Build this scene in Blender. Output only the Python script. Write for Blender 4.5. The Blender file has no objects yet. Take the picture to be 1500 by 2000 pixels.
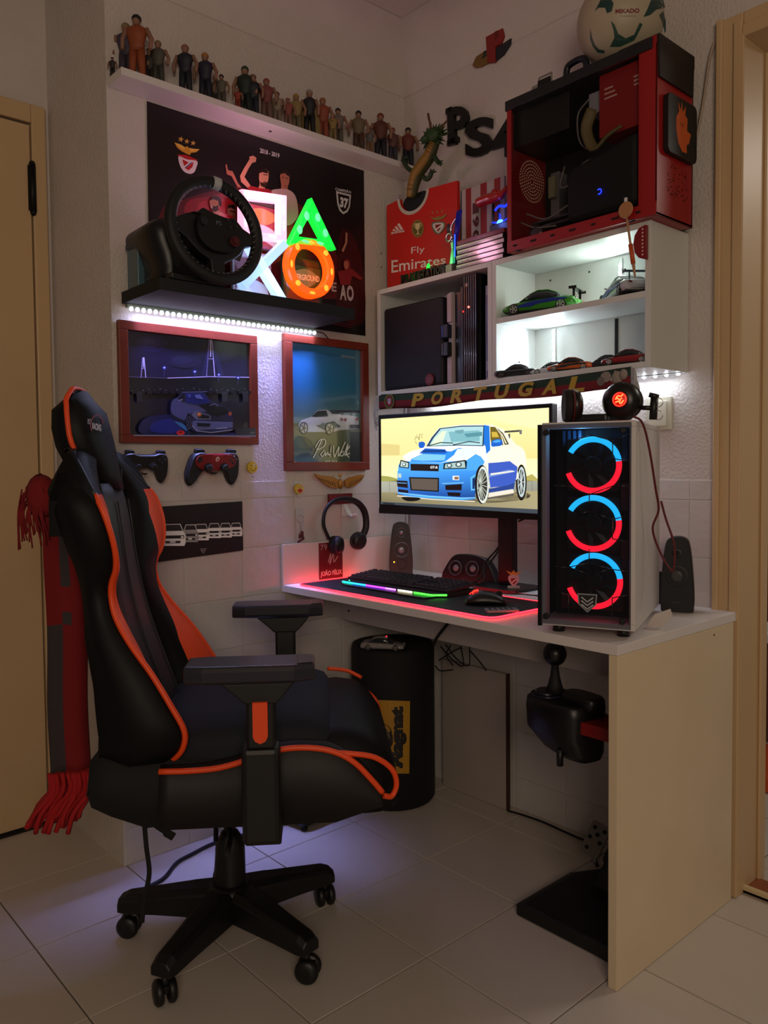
import bpy, math, random
from mathutils import Matrix, Vector
from mathutils.geometry import tessellate_polygon
random.seed(7)
C = bpy.context.scene.collection
SC = bpy.context.scene
PI = math.pi

# ------------------------------------------------------------------ camera
F, CX, CY = 1558.857, 759.6, 977.6
yaw, pitch, roll = 0.8382288, -0.04150307, -0.00894669
CAM = Vector((2.16852, -2.04357, 1.12985))
FW = Vector((-math.sin(yaw)*math.cos(pitch), math.cos(yaw)*math.cos(pitch), math.sin(pitch)))
_r = Vector((math.cos(yaw), math.sin(yaw), 0)); _u = _r.cross(FW)
RT = _r*math.cos(roll) + _u*math.sin(roll); UP = -_r*math.sin(roll) + _u*math.cos(roll)
cam = bpy.data.cameras.new('camera'); co = bpy.data.objects.new('camera', cam); C.objects.link(co)
M = Matrix.Identity(4)
for i in range(3):
    M[i][0], M[i][1], M[i][2], M[i][3] = RT[i], UP[i], -FW[i], CAM[i]
co.matrix_world = M
cam.sensor_fit = 'HORIZONTAL'; cam.sensor_width = 36; cam.lens = F*36/1500
cam.shift_x = (750-CX)/1500; cam.shift_y = (CY-1000)/1500
cam.clip_start = .05
SC.camera = co

# ------------------------------------------------------------------ world, lights, exposure
w = bpy.data.worlds.new('world'); SC.world = w; w.use_nodes = True
w.node_tree.nodes['Background'].inputs[0].default_value = (.86, .74, .68, 1)
w.node_tree.nodes['Background'].inputs[1].default_value = .075
SC.view_settings.view_transform = 'Standard'
try: SC.view_settings.look = 'None'
except Exception: pass
SC.view_settings.gamma = 1; SC.view_settings.exposure = 0
SC.view_settings.use_curve_mapping = False
SC.cycles.max_bounces = 6

def area(name, loc, target, size, energy, col, sy=None, spread=180):
    l = bpy.data.lights.new(name, 'AREA'); l.energy = energy; l.color = col
    l.shape = 'RECTANGLE'; l.size = size; l.size_y = sy or size; l.spread = math.radians(spread)
    o = bpy.data.objects.new(name, l); C.objects.link(o); o.location = loc
    d = Vector(target)-Vector(loc); up = 'Y'
    o.rotation_euler = d.to_track_quat('-Z', up).to_euler()
    return o
def point(name, loc, energy, col, r=.02):
    l = bpy.data.lights.new(name, 'POINT'); l.energy = energy; l.color = col; l.shadow_soft_size = r
    o = bpy.data.objects.new(name, l); C.objects.link(o); o.location = loc
    return o
area('room_lamp', (3.5, -2.9, 1.75), (.5, -.4, 1.3), 1.0, 27, (1, .80, .60))
area('bathroom_lamp', (2.0, 1.2, 2.35), (2.0, 1.1, 0), .5, 11, (1, .9, .78))

# ------------------------------------------------------------------ helpers
def pt(u, v, ax, val):
    d = FW*F + RT*(u-CX) - UP*(v-CY); i = 'xyz'.index(ax)
    return CAM + d*((val-CAM[i])/d[i])
def ptp(u, v, P, N):
    d = FW*F + RT*(u-CX) - UP*(v-CY)
    return CAM + d*((Vector(P)-CAM).dot(N)/d.dot(N))
def lin(c): return c/12.92 if c <= .04045 else ((c+.055)/1.055)**2.4
def hx(s, a=1.0):
    s = s.lstrip('#'); return (lin(int(s[0:2], 16)/255), lin(int(s[2:4], 16)/255), lin(int(s[4:6], 16)/255), a)
MC = {}
def mat(col, rough=.5, metal=0, emit=0, bump=0, bscale=40, noise=0, nscale=8, coat=0, name=None, bdist=.01, voronoi=False, trans=0, alpha=1):
    key = (col, rough, metal, emit, bump, bscale, noise, nscale, coat, bdist, voronoi, trans, alpha)
    if key in MC: return MC[key]
    m = bpy.data.materials.new(name or 'material'); m.use_nodes = True
    nt = m.node_tree; b = nt.nodes['Principled BSDF']
    c = hx(col) if isinstance(col, str) else col
    b.inputs['Base Color'].default_value = c
    b.inputs['Roughness'].default_value = rough; b.inputs['Metallic'].default_value = metal
    if coat: b.inputs['Coat Weight'].default_value = coat; b.inputs['Coat Roughness'].default_value = .05
    if trans: b.inputs['Transmission Weight'].default_value = trans
    if alpha < 1: b.inputs['Alpha'].default_value = alpha
    if emit:
        b.inputs['Emission Color'].default_value = c; b.inputs['Emission Strength'].default_value = emit
    tc = None
    if bump or noise:
        tc = nt.nodes.new('ShaderNodeTexCoord')
    if noise:
        n = nt.nodes.new('ShaderNodeTexNoise'); n.inputs['Scale'].default_value = nscale; n.inputs['Detail'].default_value = 6
        nt.links.new(tc.outputs['Object'], n.inputs['Vector'])
        mp = nt.nodes.new('ShaderNodeMapRange'); mp.inputs[1].default_value = .3; mp.inputs[2].default_value = .7
        mp.inputs[3].default_value = 1-noise; mp.inputs[4].default_value = 1+noise*.3
        nt.links.new(n.outputs['Fac'], mp.inputs[0])
        mx = nt.nodes.new('ShaderNodeVectorMath'); mx.operation = 'SCALE'; mx.inputs[0].default_value = c[:3]
        nt.links.new(mp.outputs[0], mx.inputs['Scale']); nt.links.new(mx.outputs[0], b.inputs['Base Color'])
    if bump:
        n = nt.nodes.new('ShaderNodeTexVoronoi' if voronoi else 'ShaderNodeTexNoise'); n.inputs['Scale'].default_value = bscale
        if not voronoi: n.inputs['Detail'].default_value = 4
        nt.links.new(tc.outputs['Object'], n.inputs['Vector'])
        bp = nt.nodes.new('ShaderNodeBump'); bp.inputs['Strength'].default_value = bump; bp.inputs['Distance'].default_value = bdist
        nt.links.new(n.outputs[0], bp.inputs['Height']); nt.links.new(bp.outputs[0], b.inputs['Normal'])
    MC[key] = m
    return m
def vcmat(name, rough=.45, emit=0, coat=0):
    m = bpy.data.materials.new(name); m.use_nodes = True; nt = m.node_tree; b = nt.nodes['Principled BSDF']
    a = nt.nodes.new('ShaderNodeAttribute'); a.attribute_name = 'Col'
    if emit:
        b.inputs['Base Color'].default_value = (0.01, .01, .01, 1)
        nt.links.new(a.outputs['Color'], b.inputs['Emission Color']); b.inputs['Emission Strength'].default_value = emit
    else: nt.links.new(a.outputs['Color'], b.inputs['Base Color'])
    b.inputs['Roughness'].default_value = rough
    if coat: b.inputs['Coat Weight'].default_value = coat; b.inputs['Coat Roughness'].default_value = .08
    return m
WM = {}   # world matrices of everything linked
def wm(o): return WM.get(o.name, Matrix.Identity(4))
def tag(o, label=None, cat=None, group=None, kind=None):
    if label: o['label'] = label
    if cat: o['category'] = cat
    if group: o['group'] = group
    if kind: o['kind'] = kind
    return o
def thing(name, loc, label, cat, group=None, rz=0, mtx=None):
    o = bpy.data.objects.new(name, None); C.objects.link(o); o.empty_display_size = .05
    o.matrix_world = mtx if mtx is not None else Matrix.Translation(loc) @ Matrix.Rotation(rz, 4, 'Z')
    WM[o.name] = o.matrix_world.copy()
    return tag(o, label, cat, group)
def frame(X, Y, Z, loc):
    M = Matrix.Identity(4); X, Y, Z = Vector(X).normalized(), Vector(Y).normalized(), Vector(Z).normalized()
    for i in range(3): M[i][0], M[i][1], M[i][2], M[i][3] = X[i], Y[i], Z[i], loc[i]
    return M
def T(x, y, z): return Matrix.Translation((x, y, z))
def R(a, ax='Z'): return Matrix.Rotation(a, 4, ax)
def catmull(pts, n=6, closed=False):
    P = [Vector(p) for p in pts]; out = []; N = len(P)
    rng = range(N) if closed else range(N-1)
    for i in rng:
        a = P[(i-1) % N] if closed or i > 0 else P[0]*2-P[1]
        b, c = P[i], P[(i+1) % N]
        d = P[(i+2) % N] if closed or i+2 < N else P[-1]*2-P[-2]
        for k in range(n):
            t = k/n
            out.append(.5*((2*b)+(c-a)*t+(2*a-5*b+4*c-d)*t*t+(3*b-a-3*c+d)*t**3))
    if not closed: out.append(P[-1])
    return out
def rrect(w, h, r, n=4, cx=0, cy=0):
    o = []
    for (sx, sy, a0) in ((1, 1, 0), (-1, 1, 90), (-1, -1, 180), (1, -1, 270)):
        for k in range(n+1):
            a = math.radians(a0+90*k/n); o.append((cx+sx*(w/2-r)+r*math.cos(a), cy+sy*(h/2-r)+r*math.sin(a)))
    return o
class MB:
    def __init__(s): s.v = []; s.f = []; s.m = []; s.sm = []; s.M = Matrix.Identity(4)
    def add(s, vs, fs, mi=0, sm=False, M=None):
        b = len(s.v); MM = s.M @ M if M is not None else s.M
        s.v += [MM @ Vector(v) for v in vs]
        for f in fs: s.f.append([b+i for i in f]); s.m.append(mi); s.sm.append(sm)
        return s
    def box(s, lo, hi, mi=0, M=None):
        x0, y0, z0 = lo; x1, y1, z1 = hi
        v = [(x0, y0, z0), (x1, y0, z0), (x1, y1, z0), (x0, y1, z0), (x0, y0, z1), (x1, y0, z1), (x1, y1, z1), (x0, y1, z1)]
        return s.add(v, [(0, 3, 2, 1), (4, 5, 6, 7), (0, 1, 5, 4), (1, 2, 6, 5), (2, 3, 7, 6), (3, 0, 4, 7)], mi, False, M)
    def prism(s, poly, z0, z1, mi=0, M=None, sm=False, hole=None, sc=1):
        """polygon in local XY extruded in Z"""
        n = len(poly); cx = sum(p[0] for p in poly)/n; cy = sum(p[1] for p in poly)/n
        top = [(cx+(p[0]-cx)*sc, cy+(p[1]-cy)*sc) for p in poly]
        vs = [(p[0], p[1], z0) for p in poly]+[(p[0], p[1], z1) for p in top]
        loops = [[Vector((p[0], p[1], 0)) for p in poly]]
        tr = tessellate_polygon(loops)
        area2 = sum(poly[i][0]*poly[(i+1) % n][1]-poly[(i+1) % n][0]*poly[i][1] for i in range(n))
        fs = []
        for a, b, c in tr:
            pa, pb, pc = poly[a], poly[b], poly[c]
            ccw = (pb[0]-pa[0])*(pc[1]-pa[1])-(pb[1]-pa[1])*(pc[0]-pa[0]) > 0
            if not ccw: b, c = c, b
            fs.append((a+n, b+n, c+n)); fs.append((a, c, b))
        s.add(vs, fs, mi, False, M)
        b0 = len(s.v)-2*n
        for i in range(n):
            j = (i+1) % n
            q = [b0+i, b0+j, b0+n+j, b0+n+i]
            if area2 < 0: q.reverse()
            s.f.append(q); s.m.append(mi); s.sm.append(sm)
        return s
    def loft(s, rings, mi=0, sm=True, closed=True, caps=True, M=None, mfun=None, loop=False):
        n = len(rings[0]); vs = [p for r in rings for p in r]; fs = []
        b = len(s.v); MM = s.M @ M if M is not None else s.M
        s.v += [MM @ Vector(v) for v in vs]
        L = len(rings)
        for i in range(L if loop else L-1):
            i2 = (i+1) % L
            for j in range(n if closed else n-1):
                k = (j+1) % n
                s.f.append([b+i*n+j, b+i*n+k, b+i2*n+k, b+i2*n+j]); s.m.append(mfun(i, j) if mfun else mi); s.sm.append(sm)
        if caps and closed and not loop:
            s.f.append([b+j for j in range(n)][::-1]); s.m.append(mi); s.sm.append(False)
            s.f.append([b+(L-1)*n+j for j in range(n)]); s.m.append(mi); s.sm.append(False)
        return s
    def cyl(s, p0, p1, r0, r1=None, n=16, mi=0, sm=True, M=None, caps=True):
        r1 = r0 if r1 is None else r1; p0, p1 = Vector(p0), Vector(p1); d = (p1-p0).normalized()
        a = d.orthogonal().normalized(); b = d.cross(a)
        ring = lambda p, r: [p+a*r*math.cos(2*PI*k/n)+b*r*math.sin(2*PI*k/n) for k in range(n)]
        return s.loft([ring(p0, r0), ring(p1, r1)], mi, sm, caps=caps, M=M)
    def lathe(s, prof, n=20, mi=0, M=None, sm=True, caps=True):
        return s.loft([[(r*math.cos(2*PI*k/n), r*math.sin(2*PI*k/n), z) for k in range(n)] for r, z in prof], mi, sm, M=M, caps=caps)
    def sph(s, c, r, n=16, mi=0, M=None):
        r = (r, r, r) if isinstance(r, (int, float)) else r; c = Vector(c); m = max(6, n//2)
        rings = []
        for i in range(m+1):
            t = PI*i/m; t = min(max(t, .02), PI-.02)
            rings.append([(c.x+r[0]*math.sin(t)*math.cos(2*PI*k/n), c.y+r[1]*math.sin(t)*math.sin(2*PI*k/n), c.z-r[2]*math.cos(t)) for k in range(n)])
        return s.loft(rings, mi, True, M=M)
    def tube(s, path, r, n=8, mi=0, M=None, closed=False, sy=1):
        P = [Vector(p) for p in path]; rings = []; N = len(P); a = None
        for i, p in enumerate(P):
            if closed: d = (P[(i+1) % N]-P[i-1]).normalized()
            else: d = (P[min(i+1, N-1)]-P[max(i-1, 0)]).normalized()
            if a is None: a = d.orthogonal().normalized()
            else:
                a = a-d*a.dot(d)
                a = a.normalized() if a.length > 1e-6 else d.orthogonal().normalized()
            b = d.cross(a); rr = r[i] if isinstance(r, (list, tuple)) else r
            rings.append([p+a*rr*math.cos(2*PI*k/n)+b*rr*sy*math.sin(2*PI*k/n) for k in range(n)])
        return s.loft(rings, mi, True, M=M, loop=closed)
    def torus(s, R0, r, n=40, m=10, mi=0, M=None, sx=1, a0=0, a1=2*PI):
        full = abs(a1-a0-2*PI) < 1e-6; k2 = n if full else n+1
        path = [(R0*math.cos(a0+(a1-a0)*k/n), R0*math.sin(a0+(a1-a0)*k/n), 0) for k in range(k2)]
        rings = []
        for k in range(k2):
            t = a0+(a1-a0)*k/n
            rings.append([((R0+r*math.cos(2*PI*j/m))*math.cos(t), (R0+r*math.cos(2*PI*j/m))*math.sin(t), r*sx*math.sin(2*PI*j/m)) for j in range(m)])
        return s.loft(rings, mi, True, M=M, loop=full)
    def build(s, name, mats, parent=None, world=False, bevel=0, seg=2, subd=0, label=None, local=None):
        if not isinstance(mats, (list, tuple)): mats = [mats]
        me = bpy.data.meshes.new(name); me.from_pydata([tuple(v) for v in s.v], [], s.f)
        for m in mats: me.materials.append(m)
        me.polygons.foreach_set('material_index', s.m); me.polygons.foreach_set('use_smooth', s.sm); me.update()
        return link(name, me, parent, world, bevel, seg, subd, label)
def link(name, me, parent=None, world=False, bevel=0, seg=2, subd=0, label=None):
    o = bpy.data.objects.new(name, me); C.objects.link(o); WM[o.name] = Matrix.Identity(4)
    if parent:
        o.parent = parent
        if world: o.matrix_parent_inverse = wm(parent).inverted()
        else: WM[o.name] = wm(parent).copy()
    if bevel:
        b = o.modifiers.new('bevel', 'BEVEL'); b.width = bevel; b.segments = seg; b.limit_method = 'ANGLE'; b.angle_limit = math.radians(40)
    if subd:
        b = o.modifiers.new('subsurf', 'SUBSURF'); b.levels = subd; b.render_levels = subd
    if label: o['label'] = label
    return o
def dup(root, M, label=None, group=None):
    r = root.copy(); C.objects.link(r); r.matrix_world = M; WM[r.name] = M.copy()
    if label: r['label'] = label
    if group: r['group'] = group
    for ch in list(root.children):
        c = ch.copy(); C.objects.link(c); c.parent = r; WM[c.name] = M.copy()
        for g in ch.children:
            d = g.copy(); C.objects.link(d); d.parent = c; WM[d.name] = M.copy()
    return r
# text --------------------------------------------------------------
TC = {}
def text2d(s, bold=0, spacing=1):
    k = (s, bold, spacing)
    if k in TC: return TC[k]
    cu = bpy.data.curves.new('t', 'FONT'); cu.body = s; cu.size = 1; cu.offset = bold; cu.space_character = spacing; cu.resolution_u = 3
    o = bpy.data.objects.new('t', cu); C.objects.link(o)
    dg = bpy.context.evaluated_depsgraph_get(); me = bpy.data.meshes.new_from_object(o.evaluated_get(dg))
    vs = [(v.co.x, v.co.y) for v in me.vertices]; fs = [tuple(p.vertices) for p in me.polygons]
    bpy.data.objects.remove(o); bpy.data.curves.remove(cu); bpy.data.meshes.remove(me)
    if not vs: return ([], [])
    x0 = min(v[0] for v in vs); x1 = max(v[0] for v in vs); y0 = min(v[1] for v in vs); y1 = max(v[1] for v in vs)
    vs = [((v[0]-x0)/max(x1-x0, 1e-6), (v[1]-y0)/max(y1-y0, 1e-6)) for v in vs]
    TC[k] = (vs, fs); return TC[k]
def letters3d(parent, name, word, quad, depth, m_, bold=.05, gap=.14):
    ws = [.35 if c in 'I1' else (.8 if c in 'LTE' else 1) for c in word]; tot = sum(ws)+gap*(len(word)-1); x = 0
    for c, w_ in zip(word, ws):
        a, b = x/tot, (x+w_)/tot; x += w_+gap
        mb = MB(); text3d(mb, c, lambda u, v: quad(a+(b-a)*u, v), depth, bold); mb.build(name, m_, parent, world=True)
def text3d(mb, s, quad, depth, bold=.02, spacing=1, mi=0):
    """raised letters: quad = function (x,y in 0..1) -> point, depth vector"""
    vs, fs = text2d(s, bold, spacing); n = len(vs); D = Vector(depth)
    a = [quad(*v) for v in vs]; V2 = a+[p+D for p in a]; F2 = []
    E = {}
    for f in fs:
        F2.append(tuple(i+n for i in f)); F2.append(tuple(reversed(f)))
        for i in range(len(f)):
            e = (f[i], f[(i+1) % len(f)])
            if (e[1], e[0]) in E: del E[(e[1], e[0])]
            else: E[e] = 1
    for (i, j) in E: F2.append((i, j, j+n, i+n))
    mb.add(V2, F2, mi)
# flat printed art ---------------------------------------------------
class Art:
    """flat print: polygons drawn on one plane, layered a hair apart"""
    def __init__(s, fn, lift, step=.00012):
        s.fn = fn; s.n = Vector(lift).normalized(); s.step = step; s.k = 1
        s.v = []; s.f = []; s.c = []; s.tr = lambda p: p
    def org(s, x0=0, y0=0, k=1.0):
        s.tr = lambda p: (x0+p[0]*k, y0+p[1]*k); return s
    def raw(s, pts, faces, cols):
        b = len(s.v); off = s.n*s.step*s.k; s.k += 1
        s.v += [s.fn(*s.tr(p))+off for p in pts]
        for f in faces: s.f.append([b+i for i in f]); s.c.append([cols[i] if isinstance(cols, list) else cols for i in f])
    def poly(s, col, pts, smooth=False):
        if smooth: pts = [(p.x, p.y) for p in catmull([(p[0], p[1], 0) for p in pts], 5, True)]
        tr = tessellate_polygon([[Vector((p[0], p[1], 0)) for p in pts]])
        s.raw(pts, tr, hx(col) if isinstance(col, str) else col); return s
    def quad(s, cols, pts):
        """four corners with four colours, gridded"""
        cs = [hx(c) for c in cols]; N = 8; P = []; K = []
        for j in range(N+1):
            for i in range(N+1):
                a, b = i/N, j/N; w4 = ((1-a)*(1-b), a*(1-b), a*b, (1-a)*b)
                P.append((sum(w4[k]*pts[k][0] for k in range(4)), sum(w4[k]*pts[k][1] for k in range(4))))
                K.append(tuple(sum(w4[k]*cs[k][q] for k in range(4)) for q in range(4)))
        s.raw(P, [(j*(N+1)+i, j*(N+1)+i+1, (j+1)*(N+1)+i+1, (j+1)*(N+1)+i) for j in range(N) for i in range(N)], K); return s
    def line(s, col, pts, w, smooth=False):
        if smooth: pts = [(p.x, p.y) for p in catmull([(p[0], p[1], 0) for p in pts], 5)]
        P = []
        for i, p in enumerate(pts):
            a = Vector(pts[max(i-1, 0)][:2]); b = Vector(pts[min(i+1, len(pts)-1)][:2]); d = (b-a)
            d = d.normalized() if d.length else Vector((1, 0)); nn = Vector((-d.y, d.x))*w/2
            P += [(p[0]+nn.x, p[1]+nn.y), (p[0]-nn.x, p[1]-nn.y)]
        s.raw(P, [(2*i, 2*i+1, 2*i+3, 2*i+2) for i in range(len(pts)-1)], hx(col)); return s
    def ell(s, col, c, rx, ry, n=20, rot=0):
        pts = [(c[0]+rx*math.cos(2*PI*k/n)*math.cos(rot)-ry*math.sin(2*PI*k/n)*math.sin(rot),
                c[1]+rx*math.cos(2*PI*k/n)*math.sin(rot)+ry*math.sin(2*PI*k/n)*math.cos(rot)) for k in range(n)]
        return s.poly(col, pts)
    def ring(s, col, c, rx, ry, w, n=24):
        s.line(col, [(c[0]+rx*math.cos(2*PI*k/n), c[1]+ry*math.sin(2*PI*k/n)) for k in range(n+1)], w); return s
    def text(s, col, t, q, bold=.02, spacing=1):
        """q: bottom-left, bottom-right, top-right, top-left"""
        vs, fs = text2d(t, bold, spacing)
        P = [((1-y)*((1-x)*q[0][0]+x*q[1][0])+y*((1-x)*q[3][0]+x*q[2][0]), (1-y)*((1-x)*q[0][1]+x*q[1][1])+y*((1-x)*q[3][1]+x*q[2][1])) for x, y in vs]
        s.raw(P, fs, hx(col)); return s
    def build(s, name, m, parent, world=True):
        me = bpy.data.meshes.new(name); me.from_pydata([tuple(v) for v in s.v], [], s.f); me.materials.append(m)
        ca = me.color_attributes.new('Col', 'FLOAT_COLOR', 'CORNER'); i = 0; flat = []
        for c in s.c:
            for q in c: flat += list(q[:3])+[1]
        ca.data.foreach_set('color', flat); me.update()
        # make every face look along the lift direction
        fl = [p.normal.dot(s.n) < 0 for p in me.polygons]
        if any(fl):
            import bmesh
            bm = bmesh.new(); bm.from_mesh(me); bm.faces.ensure_lookup_table()
            bmesh.ops.reverse_faces(bm, faces=[bm.faces[i] for i, q in enumerate(fl) if q]); bm.to_mesh(me); bm.free()
        return link(name, me, parent, world)
PRINT = vcmat('print_matt', .55); GLOSS = vcmat('print_behind_glass', .3, coat=1.0); POSTER = vcmat('print_poster', .35)

# shared materials
STUCCO = mat('#cfc6c0', .85, bump=.6, bscale=120, bdist=.006, noise=.05, name='rough_stucco')
PLASTER = mat('#cfc6c0', .9, bump=.15, bscale=60, noise=.05, name='plaster')
CREAM = mat('#cdae84', .45, noise=.06, nscale=3, name='cream_gloss_paint')
TILEP = mat('#c9c3c0', .55, bump=.25, bscale=25, noise=.07, name='painted_tile')
WHITE = mat('#dcd6d4', .35, name='white_laminate'); WHITE2 = mat('#dcc9a8', .4, noise=.05, nscale=5, name='aged_laminate')
BLACK = mat('#0b0b0d', .45, name='black_plastic'); BLACKG = mat('#08080a', .18, coat=.5, name='gloss_black')
BLACKM = mat('#0d0d10', .75, bump=.1, bscale=300, bdist=.002, name='matt_black'); GREY = mat('#6d6d72', .5)
CHROME = mat('#c8c8cc', .2, 1); STEEL = mat('#8d8d90', .35, 1); RUBBER = mat('#0a0a0a', .8)
RED = mat('#b3131b', .4); REDG = mat('#a80f12', .3, coat=.5); DARKRED = mat('#5a0d10', .5)

# ================================================================== SETTING
def struct(name, mb, m, **k): return tag(mb.build(name, m, **k), kind='structure')
CEIL = 2.64
wl = struct('wall_left', MB().box((-.45, -1.12, 0), (0, .14, CEIL+.02)), STUCCO)
walc = struct('wall_alcove', MB().box((-.6, -4.2, 0), (-.45, .14, CEIL+.02)), PLASTER)
wb = struct('wall_back', MB().box((0, 0, 0), (1.25, .14, CEIL+.02)), STUCCO)
struct('wall_above_doorway', MB().box((1.25, 0, 2.2), (2.1, .14, CEIL+.02)), PLASTER)
struct('wall_right', MB().box((2.1, 0, 0), (3.6, .14, CEIL+.02)), PLASTER)
# ceiling with a soft cove
mb = MB(); mb.box((-.6, -4.2, CEIL), (3.6, 1.9, CEIL+.1))
struct('ceiling', mb, PLASTER)
def cove(name, p0, p1, n, R0=.16):
    mb = MB(); p0, p1, n = Vector(p0), Vector(p1), Vector(n); rs = []
    for p in (p0, p1):
        r = []
        for k in range(7):
            a = PI/2*k/6; r.append(p+n*(R0-R0*math.cos(a))+Vector((0, 0, -R0+R0*math.sin(a)))+n*.0012-Vector((0, 0, .0012)))
        rs.append(r)
    mb.loft(rs, 0, True, caps=False, closed=False); struct(name, mb, PLASTER)
cove('trim_1', (0, 0, CEIL), (0, -1.12, CEIL), (1, 0, 0)); cove('trim_2', (0, 0, CEIL), (3.6, 0, CEIL), (0, -1, 0))
# painted wall tiles, every one a piece
def walltiles(par, ax, length, name='tile'):
    zs = [(.0, .105), (.105, .26), (.26, .415), (.415, .57), (.57, .725), (.725, .88), (.88, 1.035), (1.035, 1.09)]
    cache = {}; x = .11-.2
    cols = []
    while x < length: cols.append((max(x, .006), min(x+.2, length))); x += .2
    for (z0, z1) in zs:
        for (a, b) in cols:
            if b-a < .02: continue
            wd, ht = round(b-a, 4), round(z1-z0, 4)
            if (wd, ht) not in cache:
                mb = MB(); g = .0005; th = .0022
                mb.loft([[(g, 0, g), (wd-g, 0, g), (wd-g, 0, ht-g), (g, 0, ht-g)],
                         [(g, -th+.001, g), (wd-g, -th+.001, g), (wd-g, -th+.001, ht-g), (g, -th+.001, ht-g)],
                         [(g+.002, -th, g+.002), (wd-g-.002, -th, g+.002), (wd-g-.002, -th, ht-g-.002), (g+.002, -th, ht-g-.002)]], sm=False)
                me = bpy.data.meshes.new('tile'); me.from_pydata([tuple(v) for v in mb.v], [], mb.f); me.materials.append(TILEP); cache[(wd, ht)] = me
            o = bpy.data.objects.new(name, cache[(wd, ht)]); C.objects.link(o); o.parent = par
            if ax == 'y': o.location = (a, 0, z0)
            else: o.location = (0, -a, z0); o.rotation_euler = (0, 0, -PI/2); o.scale = (1, -1, 1)
walltiles(wb, 'y', 1.2)
# left wall: tiles run along -y, faces look to +x
def lefttiles():
    zs = [(.0, .105), (.105, .26), (.26, .415), (.415, .57), (.57, .725), (.725, .88), (.88, 1.035), (1.035, 1.09)]
    cols = [(-.006, -.117)]; y = -.117
    while y > -1.11: cols.append((y, max(y-.2, -1.12))); y -= .2
    cache = {}
    for z0, z1 in zs:
        for a, b in cols:
            wd, ht = round(a-b, 4), round(z1-z0, 4)
            if (wd, ht) not in cache:
                g = .0005; th = .0022; mb = MB()
                mb.loft([[(0, -g, g), (0, -wd+g, g), (0, -wd+g, ht-g), (0, -g, ht-g)][::-1],
                         [(th-.001, -g, g), (th-.001, -wd+g, g), (th-.001, -wd+g, ht-g), (th-.001, -g, ht-g)][::-1],
                         [(th, -g-.002, g+.002), (th, -wd+g+.002, g+.002), (th, -wd+g+.002, ht-g-.002), (th, -g-.002, ht-g-.002)][::-1]], sm=False)
                me = bpy.data.meshes.new('tile'); me.from_pydata([tuple(v) for v in mb.v], [], mb.f); me.materials.append(TILEP); cache[(wd, ht)] = me
            o = bpy.data.objects.new('tile', cache[(wd, ht)]); C.objects.link(o); o.parent = wl; o.location = (0, a, z0)
lefttiles()
# floor tiles
GROUT = mat('#4a3f36', .9); FT = mat('#c4bab0', .32, bump=.05, bscale=8, noise=.06, nscale=4, name='floor_tile')
fl = struct('floor', MB().box((-.75, -4.2, -.06), (3.6, 1.9, -.006)), GROUT)
g = .327; mb = MB(); q = .0018; hh = g-q
mb.loft([[(q, q, -.006), (hh, q, -.006), (hh, hh, -.006), (q, hh, -.006)], [(q, q, -.001), (hh, q, -.001), (hh, hh, -.001), (q, hh, -.001)],
         [(q+.001, q+.001, 0), (hh-.001, q+.001, 0), (hh-.001, hh-.001, 0), (q+.001, hh-.001, 0)]], sm=False)
tme = bpy.data.meshes.new('tile'); tme.from_pydata([tuple(v) for v in mb.v], [], mb.f); tme.materials.append(FT)
for i in range(-2, 8):
    for j in range(-7, 2):
        x, y = .23+g*i, -.131+g*j
        if x < -.75: continue
        o = bpy.data.objects.new('tile', tme); C.objects.link(o); o.parent = fl; o.location = (x, y, 0)
mb = MB()
for i in range(-2, 11):
    for j in range(-12, 7):
        if -2 <= i < 8 and -7 <= j < 2: continue
        x, y = .23+g*i, -.131+g*j
        if x > 3.3: continue
        mb.box((x+q, y+q, -.006), (x+hh, y+hh, 0))
tag(mb.build('tile_field', FT, fl), kind='stuff')

# door 1 in the alcove
d1 = struct('door_1', MB().box((-.455, -2.0, .012), (-.432, -1.183, 2.195)), CREAM, bevel=.002)
struct('trim_3', MB().box((-.45, -1.178, 0), (-.428, -1.135, 2.26)).box((-.45, -2.1, 2.203), (-.428, -1.178, 2.26)), CREAM, bevel=.004)
MB().box((-.4555, -2.0, 2.195), (-.45, -1.1785, 2.203)).box((-.4555, -1.183, .0), (-.45, -1.178, 2.203)).box((-.4555, -2.0, .0), (-.44, -1.183, .012)).build('gap', mat('#120c06', .9), d1)
for z in (1.93, .95):
    mb = MB(); mb.cyl((-.425, -1.180, z), (-.425, -1.180, z+.145), .010, n=12); mb.box((-.435, -1.192, z+.004), (-.4275, -1.168, z+.141))
    mb.sph((-.425, -1.18, z+.147), .009); mb.sph((-.425, -1.18, z-.003), .009)
    mb.build('hinge', mat('#0d0c0c', .5, .4), d1)

# door frame into the bathroom
mb = MB()
mb.box((1.178, -.012, .0), (1.25, 0, 2.26)); mb.box((1.184, -.022, 0), (1.20, -.012, 2.26)); mb.box((1.228, -.02, 0), (1.25, -.012, 2.24))
mb.box((1.25, -.012, 2.2), (2.1, 0, 2.26)); mb.box((1.25, -.02, 2.2), (2.1, -.012, 2.225))
mb.box((1.2455, -.02, 0), (1.256, .145, 2.205)); mb.box((1.25, -.02, 2.195), (2.1, .145, 2.206)); mb.box((2.09, -.02, 0), (2.1, .145, 2.2))
mb.box((1.256, .10, 0), (1.264, .135, 2.195))
struct('trim_4', mb, CREAM, bevel=.003)
struct('trim_5', MB().box((1.25, .02, 0), (2.1, .11, .012)).box((1.25, .02, .0), (2.1, .035, .02), 1), [mat('#8a4a2a', .5), mat('#c9b48a', .4)], bevel=.003)
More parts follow.
